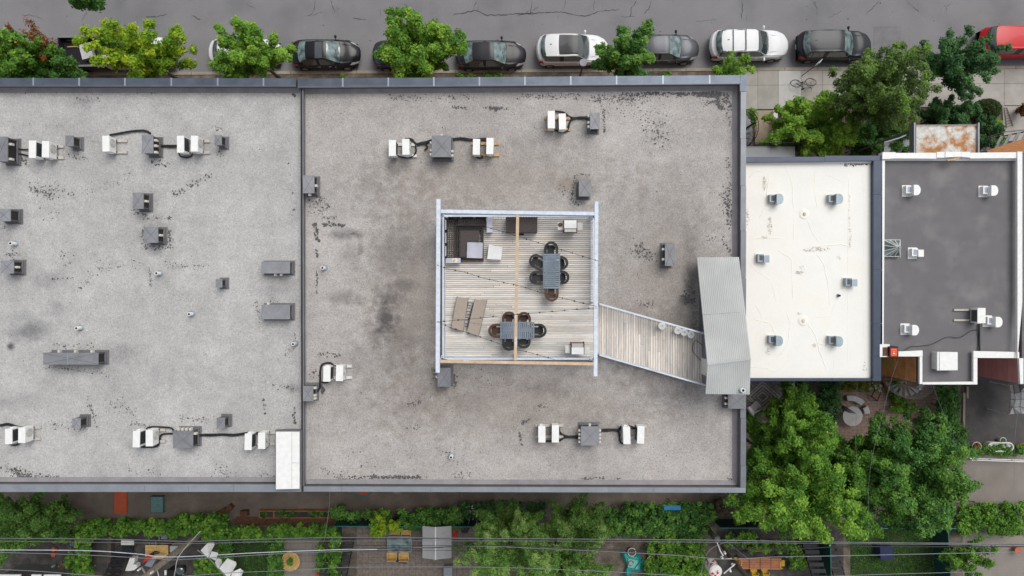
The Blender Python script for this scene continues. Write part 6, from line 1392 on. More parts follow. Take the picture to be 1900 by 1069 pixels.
# rear gardens, bottom edge
tree('garden_tree', 'feathery dark green tree at the lower left corner', 34, 972, 84, 60, 1.5, 6, 210, 110, .17, 'leaf_feather', 71, tintr=(.0, .5), crad=.45)
tree('garden_tree', 'feathery green shrub right of the lower left corner tree', 98, 968, 52, 40, .8, 3.2, 100, 90, .15, 'leaf_feather', 72, tintr=(.0, .45), crad=.36)
tree('garden_tree', 'large feathery light green tree at the bottom centre', 945, 1010, 92, 68, 2.5, 8.5, 330, 115, .18, 'leaf_feather', 73, tintr=(.05, 1.), crad=.42, lob=.15, aspect=.35)
tree('garden_tree', 'feathery green tree right of the bottom centre tree, touching the alley', 1072, 984, 62, 66, 2, 7, 200, 105, .17, 'leaf_feather', 74, tintr=(.0, .8), crad=.42, aspect=.35)
tree('garden_tree', 'light green treetop on the bottom edge below the bottom centre trees', 1040, 1056, 88, 36, 2, 7, 190, 105, .17, 'leaf_feather', 75, tintr=(.0, .9), crad=.42, aspect=.35)
hedge('hedge', 'long vine-covered fence top running along the lower left gardens', 'hedge', [(150, 966, 330, 992), (140, 975, 165, 1040), (320, 955, 420, 990), (380, 980, 520, 1000), (500, 974, 625, 996), (612, 990, 628, 1075)], 12, (.5, 2.2), 90, .17, 'leaf_mid', 76, crad=.3, tintr=(.0, .75), aspect=.85)
hedge('shrub_row', 'mixed green shrubs along the alley above the green fence, left of centre', 'shrubs', [(618, 940, 640, 962), (640, 950, 690, 960), (688, 948, 720, 985), (740, 945, 855, 980)], 13, (.3, 2.), 95, .15, 'leaf_deep', 77, crad=.3, tintr=(.1, .95))
hedge('vine', 'yellow-green vine spilling over the green fence beside the patio table', 'vine', [(688, 950, 712, 998), (705, 965, 740, 984)], 16, (.8, 2.3), 70, .14, 'leaf_lime', 78, crad=.24, tintr=(.3, 1.))
hedge('shrub_row', 'dark flowering shrubs along the alley above the bottom centre tree', 'shrubs', [(858, 934, 1010, 962)], 13, (.2, 1.5), 95, .14, 'leaf_dark', 79, crad=.28, tintr=(.2, 1.))
hedge('flowers', 'small pale pink flowers scattered in the dark shrubs by the alley', 'flowers', [(866, 938, 882, 956), (925, 936, 962, 952)], 14, (1.4, 1.6), 4, .09, 'flower', 80, crad=.16, kind='stuff')
hedge('hedge', 'thick leafy hedge along the alley around the blue table', 'hedge', [(1128, 946, 1325, 990), (1160, 934, 1320, 950)], 12, (.4, 2.1), 95, .15, 'leaf_deep', 81, crad=.32, tintr=(.0, .9), aspect=.8)
hedge('shrub_row', 'loose green planting between the teal tarp and the utility pole', 'shrubs', [(1198, 1000, 1310, 1075), (1230, 990, 1300, 1010)], 10, (.2, 1.2), 80, .15, 'leaf_mid', 82, crad=.3, tintr=(.0, .9))
hedge('shrub_row', 'low plants around the round potted flowers at the concrete lane', 'shrubs', [(1800, 828, 1900, 844), (1838, 824, 1876, 842)], 30, (.1, .6), 50, .1, 'leaf_deep', 83, crad=.18, tintr=(.2, 1.))
hedge('shrub_row', 'reddish and green garden shrubs left of the white scalloped canopy', 'shrubs', [(362, 1028, 420, 1075), (120, 1030, 170, 1070)], 12, (.2, 1.2), 70, .13, 'leaf_mid', 84, crad=.26, tintr=(.0, .9))
hedge('shrub_row', 'climbing plants around the upper edge of the small lawn', 'shrubs', [(400, 1000, 430, 1040), (500, 1000, 525, 1072), (420, 990, 505, 1003), (588, 1012, 604, 1060)], 13, (.2, 1.4), 80, .13, 'leaf_deep', 85, crad=.26, tintr=(.1, .9))
hedge('shrub_row', 'plants by the dark stairs and the orange table at the bottom', 'shrubs', [(1390, 1004, 1480, 1022), (1465, 1020, 1495, 1055), (1340, 990, 1400, 1012)], 10, (.2, 1.2), 80, .14, 'leaf_mid', 86, crad=.28, tintr=(.0, .8))
hedge('shrub_row', 'ferns and ground plants under the white spiral staircase', 'shrubs', [(1650, 706, 1668, 742), (1655, 742, 1700, 764), (1680, 690, 1698, 702)], 16, (.1, .8), 60, .13, 'leaf_mid', 87, crad=.24, tintr=(.1, .9))
hedge('hedge', 'green ivy strip along the alley side of the lower right trees', 'hedge', [(1376, 900, 1400, 960), (1385, 760, 1410, 800)], 10, (.2, 1.5), 80, .15, 'leaf_deep', 88, crad=.3, tintr=(.0, .7))
tree('dead_shrub', 'dry brown clump of grass on the alley by the green fence', 1336, 945, 20, 18, .1, 1.2, 36, 40, .34, 'leaf_dry', 89, crad=.28, aspect=.14, cat='shrub', bark='bark_pale', tr=.03)
tree('dead_shrub', 'bare pale branches among the trees right of the bright upright tree', 1530, 836, 22, 22, 3, 7.5, 18, 14, .12, 'leaf_grey', 90, crad=.3, bark='bark_pale', limbs=34, tr=.1, cat='tree')
# ================================================================ rear gardens
def B(nm, lab, cat, pts, zt, z0, m, grp=None):
    b = MB(); b.prism(PZ(pts, zt), z0, zt); c = P(sum(p[0] for p in pts)/len(pts), sum(p[1] for p in pts)/len(pts), z0)
    return b.build(nm, K[m], None, origin=c, label=lab, category=cat, group=grp)
def rect(u0, v0, u1, v1): return [(u0, v0), (u1, v0), (u1, v1), (u0, v1)]
def child(t, nm, pts, zt, z0, m):
    b = MB(); b.prism(PZ(pts, zt), z0, zt); return b.build(nm, K[m], t)
# painted things on the alley
t = B('play_mat', 'long orange-red painted platform lying across the alley', 'platform', rect(212, 905, 235, 953), .12, .012, 'orange_paint')
t = thing('tarp_box', 'square grey-teal covered box on the alley right of the orange platform', 'box', P(291, 936, 0)); child(t, 'cover', rect(279.5, 921.5, 302, 950.5), .35, .02, 'teal_box'); child(t, 'edge', [(279, 921), (302.5, 921), (302.5, 951), (279, 951)], .3, .012, 'trim')
def paintfan(u, v, ru, rv, m, z): 
    return [P(u + ru * math.cos(math.pi * i / 14) , v + rv * math.sin(math.pi * i / 14), z) for i in range(15)]
for (u, v, ru, rv, m, z, lab) in ((674, 908, 17, 15, 'grass', .014, 'green rim of the fruit slice painted on the alley'), (674, 908, 13.5, 10.5, 'orange_paint', .018, 'coral flesh of the fruit slice painted on the alley'), (736, 908, 10, 8, 'yellow', .014, 'faded second slice painted on the alley')):
    b = MB(); b.add(paintfan(u, v, ru, rv, m, z)[::-1], [tuple(range(15))]); b.build('alley_painting', K['green_rail' if m == 'grass' else 'tan_path' if m == 'yellow' else m], None, origin=(0, 0, 0), kind='structure')
# planters along the alley
t = thing('raised_planter', 'long timber-framed raised planter with divisions beside the alley', 'planter', P(552, 955, 0))
child(t, 'soil', rect(481, 949, 627, 960), .35, .02, 'yard_dark')
for r in (rect(480, 947.5, 628, 949), rect(480, 960, 628, 961.3), rect(480, 949.2, 482, 959.8), rect(507, 949.2, 509, 959.8), rect(592, 949.2, 594, 959.8), rect(626, 949.2, 628, 959.8)): child(t, 'board', r, .45, .02, 'wood_orange')
sheet('mulch_strip', [(438, 958), (640, 958), (640, 974), (438, 974)], -.02, .03, 'wood_brown', **ST)
hedge('planter_plants', 'low plants growing in the long raised planter', 'plants', [(484, 950, 500, 958), (515, 948, 550, 958), (575, 950, 624, 959)], 40, (.4, .6), 26, .09, 'leaf_deep', 120, crad=.12, kind='stuff')
t = thing('garden_crate', 'brown timber crates standing askew beside the long planter', 'crate', P(418, 949, 0))
for (u, v, a) in ((412, 950, .5), (424, 944, .8), (452, 953, .1)): x, y, _ = P(u, v, .4); b = MB(); b.obox(x, y, .012, .4, .5, .35, a); b.build('crate', K['wood_brown'], t)
# green fences: separate boards between rails
def fence(p0, p1, lab, h=1.8, grp='dark green garden fences', m='green_fence', bw=.5):
    a, c = P(*p0, 0), P(*p1, 0); L = math.dist(a[:2], c[:2]); ang = math.atan2(c[1]-a[1], c[0]-a[0]); t = thing('garden_fence', lab, 'fence', a, grp); n = max(1, int(L / bw))
    for i in range(n):
        f = (i + .5)/n; b = MB(); b.obox(a[0] + (c[0]-a[0])*f, a[1] + (c[1]-a[1])*f, .06, h - .06, L/n - .02, .03, ang); b.build('panel', K[m], t)
    b = MB(); b.tube([(a[0], a[1], h), (c[0], c[1], h)], .03, 6); b.build('top_rail', K['green_rail'] if m == 'green_fence' else K[m], t)
    for i in range(max(2, int(L / 2.2) + 1)):
        f = i / (max(2, int(L / 2.2) + 1) - 1); x, y = a[0] + (c[0]-a[0])*f, a[1] + (c[1]-a[1])*f
        b = MB(); b.tube([(x, y, 0), (x, y, h + .03)], .035, 6); b.build('post', K['green_rail'] if m == 'green_fence' else K[m], t)
        if i % 2: b = MB(); b.dome(x, y, h + .04, .055, .055, .05, 8, 4, full=True); b.build('post_cap', K['white'], t)
fence((630, 959), (900, 960), 'dark green fence along the alley above the patio table')
fence((634, 962), (636, 1090), 'dark green fence running away beside the left dark stairs')
fence((1322, 962), (1400, 962), 'dark green fence along the alley right of the dry grass clump')
fence((1600, 963), (1752, 963), 'dark green fence glimpsed under the widest tree')
fence((1518, 985), (1520, 1100), 'dark green fence between the two dark stair flights at the bottom')
fence((1728, 965), (1735, 1100), 'dark green fence at the right side of the lawn')
# patio left of centre
def small_chair(u, v, w, h, m, lab, rot=0, z=.45, grp=None, back='S'):
    x, y, _ = P(u, v, z); t = thing('garden_chair', lab, 'chair', (x, y, .03), grp); wx, wy = w * sc_at(z), h * sc_at(z)
    ORG[t.name] = (0, 0, 0); t.rotation_euler = (0, 0, rot)
    n = 5
    for i in range(n): b = MB(); b.box(-wx/2 + .03, wx/2 - .03, -wy/2 + wy*i/n + .01, -wy/2 + wy*(i+1)/n - .01, z - .05, z - .025); b.build('slat', K[m], t)
    s = -1 if back == 'S' else 1
    b = MB(); b.box(-wx/2, wx/2, s*wy/2 - .02, s*wy/2 + .02, z - .06, z + .42); b.build('backrest', K[m], t)
    for sx in (-1, 1): b = MB(); b.box(sx*wx/2 - .025, sx*wx/2 + .025, -wy/2 + .025, wy/2 - .025, z + .12, z + .16); b.build('armrest', K[m], t)
    for sx in (-1, 1):
        for sy in (-1, 1): b = MB(); b.box(sx*(wx/2 - .03) - .02, sx*(wx/2 - .03) + .02, sy*(wy/2 - .05) - .02, sy*(wy/2 - .05) + .02, 0, z - .051 + (.17 if False else 0)); b.build('leg', K[m], t)
    return t
G4 = 'four yellow wooden patio chairs'
small_chair(733, 985, 17, 13, 'wood_table', 'yellow wooden chair above the grey patio table, left one', back='N', grp=G4); small_chair(754, 986, 17, 13, 'wood_table', 'yellow wooden chair above the grey patio table, right one', back='N', grp=G4)
small_chair(728, 1029, 17, 14, 'wood_table', 'yellow wooden chair below the grey patio table, left one', grp=G4); small_chair(750, 1030, 17, 14, 'wood_table', 'yellow wooden chair below the grey patio table, right one', grp=G4)
t = thing('patio_table', 'grey glass-topped patio table with rounded corners', 'table', P(741, 1010, .03)); b = MB(); z = .75
x0_, y1_, _ = P(718.5, 995, z); x1_, y0_, _ = P(764, 1024.5, z); rc_ = .12; pts = []
for (cx_, cy_, a0) in ((x1_-rc_, y1_-rc_, 0), (x0_+rc_, y1_-rc_, 90), (x0_+rc_, y0_+rc_, 180), (x1_-rc_, y0_+rc_, 270)): pts += [(cx_ + rc_*math.cos(R(a0+k*22.5)), cy_ + rc_*math.sin(R(a0+k*22.5))) for k in range(5)]
b.prism(pts, z - .05, z - .01); b.build('rim', K['cap_light'], t); q = [( (x0_+x1_)/2 + (a-(x0_+x1_)/2)*.94, (y0_+y1_)/2 + (c-(y0_+y1_)/2)*.91) for a, c in pts]; b = MB(); b.prism(q, z - .009, z); b.build('top', K['glass_painted_reflection'], t)
for x in (x0_ + .12, x1_ - .12):
    for y in (y0_ + .12, y1_ - .12): b = MB(); b.cyl(x, y, .03, z - .051, .025, 8); b.build('leg', K['cap_light'], t)
B('cushion', 'navy blue long cushion lying below the patio chairs', 'cushion', [(718, 1041), (719, 1034), (737, 1036), (755, 1036), (754.5, 1045.5), (745, 1045), (735, 1042)], .14, .035, 'navy')
t = thing('shed', 'garden shed with pale grey roof and white ridge', 'shed', P(812, 1005, 0)); zr_ = 2.4
child(t, 'wall', rect(788, 980, 832, 1030), 2.05, .01, 'cap_light')
for (ua, ub, za, zb2) in ((783, 806.8, 2.15, 2.4), (809.2, 837, 2.4, 2.15)):
    for v0_, v1_ in ((978, 998.6), (998.9, 1017.8), (1018.1, 1038)): b = MB(); b.prism([P(ua, v0_, zr_)[:2], P(ub, v0_, zr_)[:2], P(ub, v1_, zr_)[:2], P(ua, v1_, zr_)[:2]][::-1], [za - .06, zb2 - .06, zb2 - .06, za - .06], [za, zb2, zb2, za]); b.build('roof_panel', K['shed_grey'], t)
child(t, 'ridge', rect(806.9, 977.6, 809.1, 1038.4), 2.43, 2.3, 'white')
B('tarp_bundle', 'black shiny tarp bundle right of the grey shed', 'tarp', [(855, 975), (866, 973), (872, 980), (867, 989), (856, 988)], .5, .02, 'trim'); B('red_panel', 'narrow red panel standing beside the grey shed', 'panel', rect(839.5, 977, 847, 997), .8, .02, 'red')
t = thing('wooden_steps', 'row of leaning brown planks beside the alley, right of the grey shed', 'planks', P(880, 965, 0))
for i in range(8): u = 852 + i * 7.4; child(t, 'plank', [(u + 4, 958), (u + 7, 958), (u + 3, 972), (u, 972)], .55, .02, 'wood_grey')
B('plastic_box', 'grey storage box at the bottom edge right of the shed', 'box', rect(823, 1053, 839, 1078), .7, .03, 'cap_light')
# dark stairs, left and right
stairs('rear_stairs', 'dark metal stair flight at the bottom, left of the patio table', [(625, 1008), (650, 1008), (646, 1080), (622, 1080)], 9, 'stair_dark', .3, 2.6, grp=None)
stairs('rear_stairs', 'narrow dark stair flight between shrubs left of the green fence', [(600, 1025), (618, 1025), (612, 1080), (594, 1080)], 7, 'stair_dark', .2, 1.6)
stairs('rear_stairs', 'wide dark stair flight left of the green divider at the bottom right', [(1498, 1008), (1525, 1008), (1528, 1085), (1502, 1085)], 9, 'stair_dark', .3, 2.8)
stairs('rear_stairs', 'dark stair flight right of the green divider at the bottom right', [(1540, 1010), (1560, 1010), (1562, 1085), (1541, 1085)], 9, 'stair_dark', .3, 2.8)
stairs('rear_stairs', 'black stair flight left of the white curved bench at the lower left', [(200, 1032), (228, 1032), (222, 1085), (196, 1085)], 7, 'trim', .3, 1.9)
B('planter_wall', 'mossy timber post wall left of the black stairs', 'wall', [(199, 995), (206, 995), (206, 1075), (199, 1075)], .5, .02, 'pole_dark')
# round slatted table
t = thing('round_table', 'round yellow slatted table with a green pot plant on it', 'table', P(538, 1042, 0)); cx, cy, z = P(538.5, 1042, .75); rr_ = .62
for i in range(13):
    yy = -rr_ + (i + .5) * 2*rr_/13; hw_ = math.sqrt(max(0, rr_**2 - yy**2)); b = MB(); b.obox(cx - yy*math.sin(.7), cy + yy*math.cos(.7), z - .03, z, 2*hw_, .078, .7); b.build('slat', K['wood_table'], t)
b = MB(); b.tube([(cx + rr_*math.cos(i*.2618), cy + rr_*math.sin(i*.2618), z - .02) for i in range(24)], .03, 6, closed=True); b.build('rim', K['wood_table'], t)
b = MB(); b.cyl(cx, cy, .02, z - .04, .06, 8); b.cyl(cx, cy, z - .045, z - .032, .5, 18); b.build('pedestal', K['wood_brown'], t)
tree('potted_plant', 'small green pot plant on the round yellow slatted table', 537, 1042, 4, 5, .8, 1.0, 10, 30, .09, 'leaf_deep', 121, crad=.14, cat='plant', tr=.02, limbs=3, zref=1)
tree('flowering_plant', 'bright pink flowering plant beside the narrow dark stairs', 593, 1061, 7, 8, .2, .8, 12, 40, .1, 'flower_red', 122, crad=.15, cat='plant', tr=.02, limbs=3)
tree('flowering_plant', 'red flowers at the corner of the hedge by the dry grass clump', 1308, 952, 6, 6, .4, 1.3, 10, 34, .1, 'flower_red', 123, crad=.14, cat='plant', tr=.02, limbs=3)
# white scalloped canopy
t = thing('garden_canopy', 'white scalloped fabric canopy strip hanging diagonally over the garden', 'canopy', P(410, 1040, 0)); z = 2.6
for pts in ([(372, 1021), (389, 1004), (396, 1007), (395, 1013), (387.5, 1033)], [(388, 1034), (396, 1020), (404, 1026), (398, 1043)], [(399, 1043.5), (406, 1033), (410, 1038), (409, 1048), (406, 1053)], [(406.5, 1053.5), (425, 1033), (437, 1043), (436, 1050), (425.5, 1071)], [(426, 1072), (434, 1058), (445, 1055), (449, 1062), (446, 1075), (430, 1080)]):
    b = MB(); zs = [z + .25 * math.sin(i * 1.7) for i in range(len(pts))]; b.prism(PZ(pts, z), [q - .02 for q in zs], zs); b.build('scallop', K['white'], t)
b = MB(); b.tube([P(366, 1020, 2.7), P(388, 1036, 2.6), P(406, 1055, 2.6), P(428, 1080, 2.6)], .03, 6); b.build('edge_cord', K['wire'], t)
for (u, v) in ((372, 1021), (428, 1078)): x, y, _ = P(u, v, 2.6); b = MB(); b.tube([(x, y, 0), (x, y, 2.65)], .03, 6); b.build('post', K['hood_side'], t)
# lower left yard
t = thing('garden_swing', 'white-topped garden swing seat with black frame at the lower left', 'swing', P(236, 1010, 0)); child(t, 'canopy', rect(224.5, 1001, 248, 1011), 1.7, 1.62, 'off_white'); child(t, 'seat', rect(226, 1012, 247, 1027), .5, .42, 'trim')
for (a, c) in (((224, 1011), (205, 1022)), ((248, 1011), (240, 1017)), ((225, 1001), (222, 1001)), ((248, 1001), (250, 1001))): b = MB(); b.tube([P(*a, 1.65), P(*c, .02)], .03, 5); b.build('frame', K['black'], t)
small_chair(304, 994, 13, 12, 'cap_light', 'grey garden chair below the vine hedge, at the right of the yellow table', rot=.1, back='N')
small_chair(286, 1006, 12, 7, 'cap_light', 'grey garden chair tucked in above the yellow table', back='N')
t = thing('garden_table', 'rectangular yellow wooden table in the lower left yard', 'table', P(291, 1022, 0)); z = .75
for i in range(7): v = 1011 + i * 3.55; child(t, 'slat', rect(269.5, v + .15, 290.5, v + 3.4), z, z - .04, 'wood_table'); child(t, 'slat', rect(291, v + .15, 312, v + 3.4), z, z - .04, 'wood_table')
for (u, v) in ((271, 1013), (310, 1013), (271, 1034), (310, 1034)): x, y, _ = P(u, v, z); b = MB(); b.obox(x, y, .02, z - .041, .07, .07); b.build('leg', K['wood_brown'], t)
t = thing('parasol', 'closed red and black parasol lying over the yellow table', 'parasol', P(275, 1035, 0)); b = MB(); b.tube([P(265.5, 1043, .9), P(272, 1037, 1.0), P(281, 1029, 1.0)], [.04, .14, .12], 8); b.build('red_canopy', K['red'], t); b = MB(); b.tube([P(281, 1029, 1.0), P(288, 1025, .98), P(296, 1025, .95)], [.12, .12, .05], 8); b.build('black_canopy', K['trim'], t)
b = MB(); b.tube([P(296, 1025, .95), P(303, 1027, .85)], .02, 6); b.build('pole', K['rim'], t)
B('seat_pad', 'grey seat pad lying below the yellow wooden table', 'pad', [(277, 1036), (289, 1038), (281, 1052.5), (268, 1049.5)], .5, .02, 'cap_light')
t = thing('curved_bench', 'white sculpted J-shaped bench beside the black stairs', 'bench', P(242, 1048, 0))
b = MB(); b.prism(PZ([(241, 1035), (250, 1035), (249, 1044), (246, 1048), (250, 1046.5), (254, 1048.5), (254.5, 1053), (249, 1057.5), (241, 1059), (232, 1059)], .45), .02, .45); b.build('seat', K['white'], t)
B('white_table', 'pale grey square table partly under the utility pole', 'table', rect(315, 1013, 330, 1024), .7, .02, 'shed_grey')
t = thing('barbecue', 'black kettle barbecue with white shelves at the bottom left edge', 'barbecue', P(325, 1062, 0)); child(t, 'shelf', rect(305, 1058, 309, 1067), .8, .74, 'white'); child(t, 'shelf', rect(335, 1058, 340, 1066), .8, .74, 'white'); child(t, 'body', rect(309.5, 1058, 334.5, 1070), .85, .02, 'trim')
x, y, _ = P(334, 1058, .9); b = MB(); b.dome(x, y, .86, .33, .33, .2, 16, 5); b.build('lid', K['glass'], t, smooth=True)
for (u, v, lab) in ((99, 1019, 'upper red flowerpot at the lower left'), (99, 1029, 'lower red flowerpot at the lower left')): x, y, _ = P(u, v, .3); b = MB(); b.cyl(x, y, .01, .32, .11, 14, .15); b.build('flowerpot', K['orange_paint'], None, origin=(x, y, 0), label=lab, category='flowerpot', group='red flowerpots')
x, y, _ = P(99, 1053, .4); b = MB(); b.dome(x, y, .35, .2, .2, .2, 14, 6, full=True); b.build('glazed_pot', K['teal_box'], None, smooth=True, origin=(x, y, 0), label='round blue-grey glazed pot at the lower left', category='pot')
B('blue_bin', 'dark blue bin half hidden in dry plants at the lower left', 'bin', rect(130, 1004, 143, 1013), .6, .01, 'blue')
hedge('dry_plants', 'dry brown plants around the dark blue bin', 'plants', [(118, 983, 150, 1000), (125, 1000, 155, 1020), (100, 1045, 130, 1062)], 14, (.1, .7), 40, .12, 'leaf_dry', 124, crad=.24, kind='stuff')
t = thing('rear_shed', 'white corrugated shed roof at the bottom left edge', 'shed', P(60, 1075, 0))
for (a, c, m) in ((0, 38, 'white'), (58, 76, 'white'), (81, 112, 'white')): child(t, 'roof_panel', rect(a - (10 if a == 0 else 0), 1066, c, 1085), 2.4, 2.3, m)
child(t, 'wall', rect(-8, 1072, 108, 1100), 2.2, .01, 'hood_side')
# lower middle-right yard
t = thing('tarp_pool', 'crumpled teal tarp over a basin with a red hose ring on it', 'tarp', P(1175, 1042, 0)); z = .45
b = MB(); rng = random.Random(6); out = [(1152, 1022), (1156, 1018), (1162, 1025), (1186, 1028), (1194, 1040), (1191, 1060), (1170, 1063), (1168, 1070), (1160, 1078), (1158, 1060), (1163, 1050), (1156, 1036)]
cxp = (1175, 1045); ring1 = [P(u, v, .08) for u, v in out]; ring2 = [P(cxp[0] + (u-cxp[0])*.72, cxp[1] + (v-cxp[1])*.72, z + rng.uniform(-.1, .12)) for u, v in out]; ring3 = [P(cxp[0] + (u-cxp[0])*.35, cxp[1] + (v-cxp[1])*.35, z + rng.uniform(-.05, .05)) for u, v in out]; n = len(out)
b.add(ring1 + ring2 + ring3, [(i, (i+1) % n, n+(i+1) % n, n+i) for i in range(n)] + [(n+i, n+(i+1) % n, 2*n+(i+1) % n, 2*n+i) for i in range(n)] + [tuple(range(2*n, 3*n))]); b.build('tarp', K['teal'], t)
child(t, 'lid', [(1166, 1036), (1184, 1040), (1183, 1056), (1165, 1052)], .56, .4, 'teal_light'); x, y, _ = P(1171, 1045, .6); b = MB(); b.tube([(x + .17*math.cos(i*.393), y + .17*math.sin(i*.393), .6) for i in range(14)], .03, 6); b.build('hose_ring', K['red'], t)
b = MB(); b.tube([P(1177, 1055, .62), P(1192, 1036, .75)], .02, 5); b.build('handle', K['trim'], t)
for (u, v, r, m, m2, lab) in ((1172.5, 1024.5, .27, 'white_dirty', 'wood_brown', 'round pale-rimmed pot behind the teal tarp'), (1208, 1040, .27, 'off_white', 'leaf_yellow', 'round tub filled with lime foliage right of the teal tarp')):
    x, y, _ = P(u, v, .45); t = thing('tub', lab, 'tub', (x, y, 0)); b = MB(); b.cyl(x, y, .01, .4, r*.85, 18, r); b.build('soil', K[m2], t); b = MB(); b.tube([(x + r*math.cos(i*.349), y + r*math.sin(i*.349), .42) for i in range(18)], .028, 6, closed=True); b.build('rim', K[m], t)
t = thing('picnic_table', 'bright blue slatted table sunk in the hedge by the alley', 'table', P(1248, 945, 0))
for i in range(4): child(t, 'slat', rect(1232, 938 + i*2.1, 1263, 939.8 + i*2.1), 2.3, 2.25, 'blue')
child(t, 'pedestal', rect(1243, 947, 1253, 953), 1.9, .5, 'blue')
t = thing('long_table', 'long red-brown slatted table in four sections at the bottom', 'table', P(1408, 1045, 0)); z = .75
for k in range(4):
    for i in range(5): v = 1034.5 + i*4.3; child(t, 'slat', rect(1371 + k*20, v + .2 + k*.3, 1390 + k*20, v + 4 + k*.3), z, z - .04, 'wood_red')
for (u, v) in ((1373, 1037), (1448, 1037), (1373, 1053), (1448, 1055)): x, y, _ = P(u, v, z); b = MB(); b.obox(x, y, .02, z - .041, .08, .08); b.build('leg', K['wood_brown'], t)
t = thing('bench', 'short red-brown bench above the long slatted table', 'bench', P(1405, 1019, 0))
for i in range(3): child(t, 'slat', rect(1388, 1013.5 + i*3.6, 1421.5, 1016.6 + i*3.6), .45, .4, 'wood_red')
for u in (1390, 1418): child(t, 'leg', rect(u, 1015, u + 2.5, 1023), .39, .02, 'wood_brown')
for (u, v, rz, lab) in ((1367.5, 1040, 1.57, 'yellow chair at the left end of the long red-brown table'), (1450.5, 1045, -1.57, 'yellow chair at the right end of the long red-brown table'), (1399, 1059, 0, 'left yellow chair below the long red-brown table'), (1419, 1057.5, 0, 'right yellow chair below the long red-brown table')):
    x, y, _ = P(u, v, .5); t = thing('plastic_chair', lab, 'chair', (x, y, .02), 'yellow plastic chairs'); t.rotation_euler = (0, 0, rz); ORG[t.name] = (0, 0, 0)
    b = MB(); b.prism([(-.22, -.02), (-.17, -.2), (.17, -.2), (.22, -.02), (.2, .22), (-.2, .22)], .42, .45); b.build('seat', K['yellow'], t); b = MB(); b.prism([(-.22, -.02), (-.19, -.19), (.19, -.19), (.22, -.02), (.24, -.06), (.2, -.24), (-.2, -.24), (-.24, -.06)], .46, .78); b.build('backrest', K['yellow'], t)
    for sx in (-.16, .16):
        for sy in (-.15, .18): b = MB(); b.tube([(sx, sy, 0), (sx*.95, sy*.95, .42)], .015, 5); b.build('leg', K['rim'], t)
B('compost_bin', 'square dark navy bin on the dark green lawn', 'bin', [(1633, 1015), (1657, 1015), (1657, 1038), (1634, 1038)], .9, .02, 'navy')
x, y, _ = P(1889, 1021, .4); b = MB(); b.cyl(x, y, .012, .42, .17, 16, .23); b.build('flowerpot', K['terracotta'], None, origin=(x, y, 0), label='terracotta pot alone on the pale paving at the right edge', category='flowerpot')
# right side garden
t = thing('terrace_rug', 'grey patterned lattice rug on the terrace beside the shelter', 'rug', P(1418, 735, 0)); z = 4.2
b = MB(); b.prism(PZ([(1380, 700), (1455, 700), (1455, 765), (1385, 765)], z), 0.01, z); b.build('deck', K['hood'], t)
b = MB(); b.prism(PZ([(1383, 702), (1452, 706), (1448, 740), (1420, 762), (1388, 762)], z + .03), z + .004, z + .02); b.build('rug', K['rug'], t)
dcx, dcy = 1415, 736
for k, r in enumerate((9, 15, 22, 28)):
    b = MB(); pts = [(dcx - r*1.15, dcy), (dcx, dcy - r), (dcx + r*1.15, dcy), (dcx, dcy + r)]
    pts = [(min(max(u, 1384), 1450), min(max(v, 707), 761)) for u, v in pts]
    for a, c in zip(pts, pts[1:] + pts[:1]): pa, pc = P(*a, z + .025), P(*c, z + .025); b.obox((pa[0]+pc[0])/2, (pa[1]+pc[1])/2, z + .021, z + .027 + .001*k, math.dist(pa, pc), .05 if k % 2 else .09, math.atan2(pc[1]-pa[1], pc[0]-pa[0]))
    b.build('rug_pattern', K['rug_light'], t)
rng = random.Random(2); b = MB()
for _ in range(150):
    u, v = rng.uniform(1386, 1446), rng.uniform(708, 758)
    if v > 740 and u > 1430: continue
    x, y, _ = P(u, v, z); b.obox(x, y, z + .0205, z + .0255, .06, .025, rng.choice((.75, -.75)))
b.build('rug_weave', K['rug_light'], t, kind='stuff')
t = thing('plastic_armchair', 'white plastic slatted armchair on the terrace below the shelter', 'armchair', P(1400, 757, 4.2)); z = 4.65
t.rotation_euler = (0, 0, 0)
for i in range(5):
    f0, f1 = i/5 + .02, (i+1)/5 - .02; a, bb, c, d = P(1392, 753, z), P(1404, 743, z), P(1413, 752, z), P(1400, 763, z); b = MB(); b.prism([p[:2] for p in (lerp(a, bb, f0), lerp(a, bb, f1), lerp(d, c, f1), lerp(d, c, f0))], z - .03, z); b.build('slat', K['white'], t)
for pts in ([(1388, 756), (1391, 753), (1401, 764), (1398, 773)], [(1400, 765), (1411, 759), (1411.5, 761), (1400, 767.5)]): b = MB(); b.prism(PZ(pts, z + .3), z - .1 if pts[0][0] == 1388 else z + .2, z + .3); b.build('backrest' if pts[0][0] == 1388 else 'armrest', K['white'], t)
for (u, v) in ((1394, 755), (1404, 745), (1411, 752), (1400, 761)): x, y, _ = P(u, v, z); b = MB(); b.tube([(x, y, 4.21), (x, y, z - .03)], .02, 5); b.build('leg', K['white'], t)
t = thing('step_board', 'pale upright board on dark frame below the cream-roofed house', 'steps', P(1470, 718, 0)); child(t, 'frame', rect(1456, 700, 1479, 729), 1.5, .02, 'trim'); child(t, 'board', rect(1464, 700, 1475, 728), 1.62, 1.52, 'off_white')
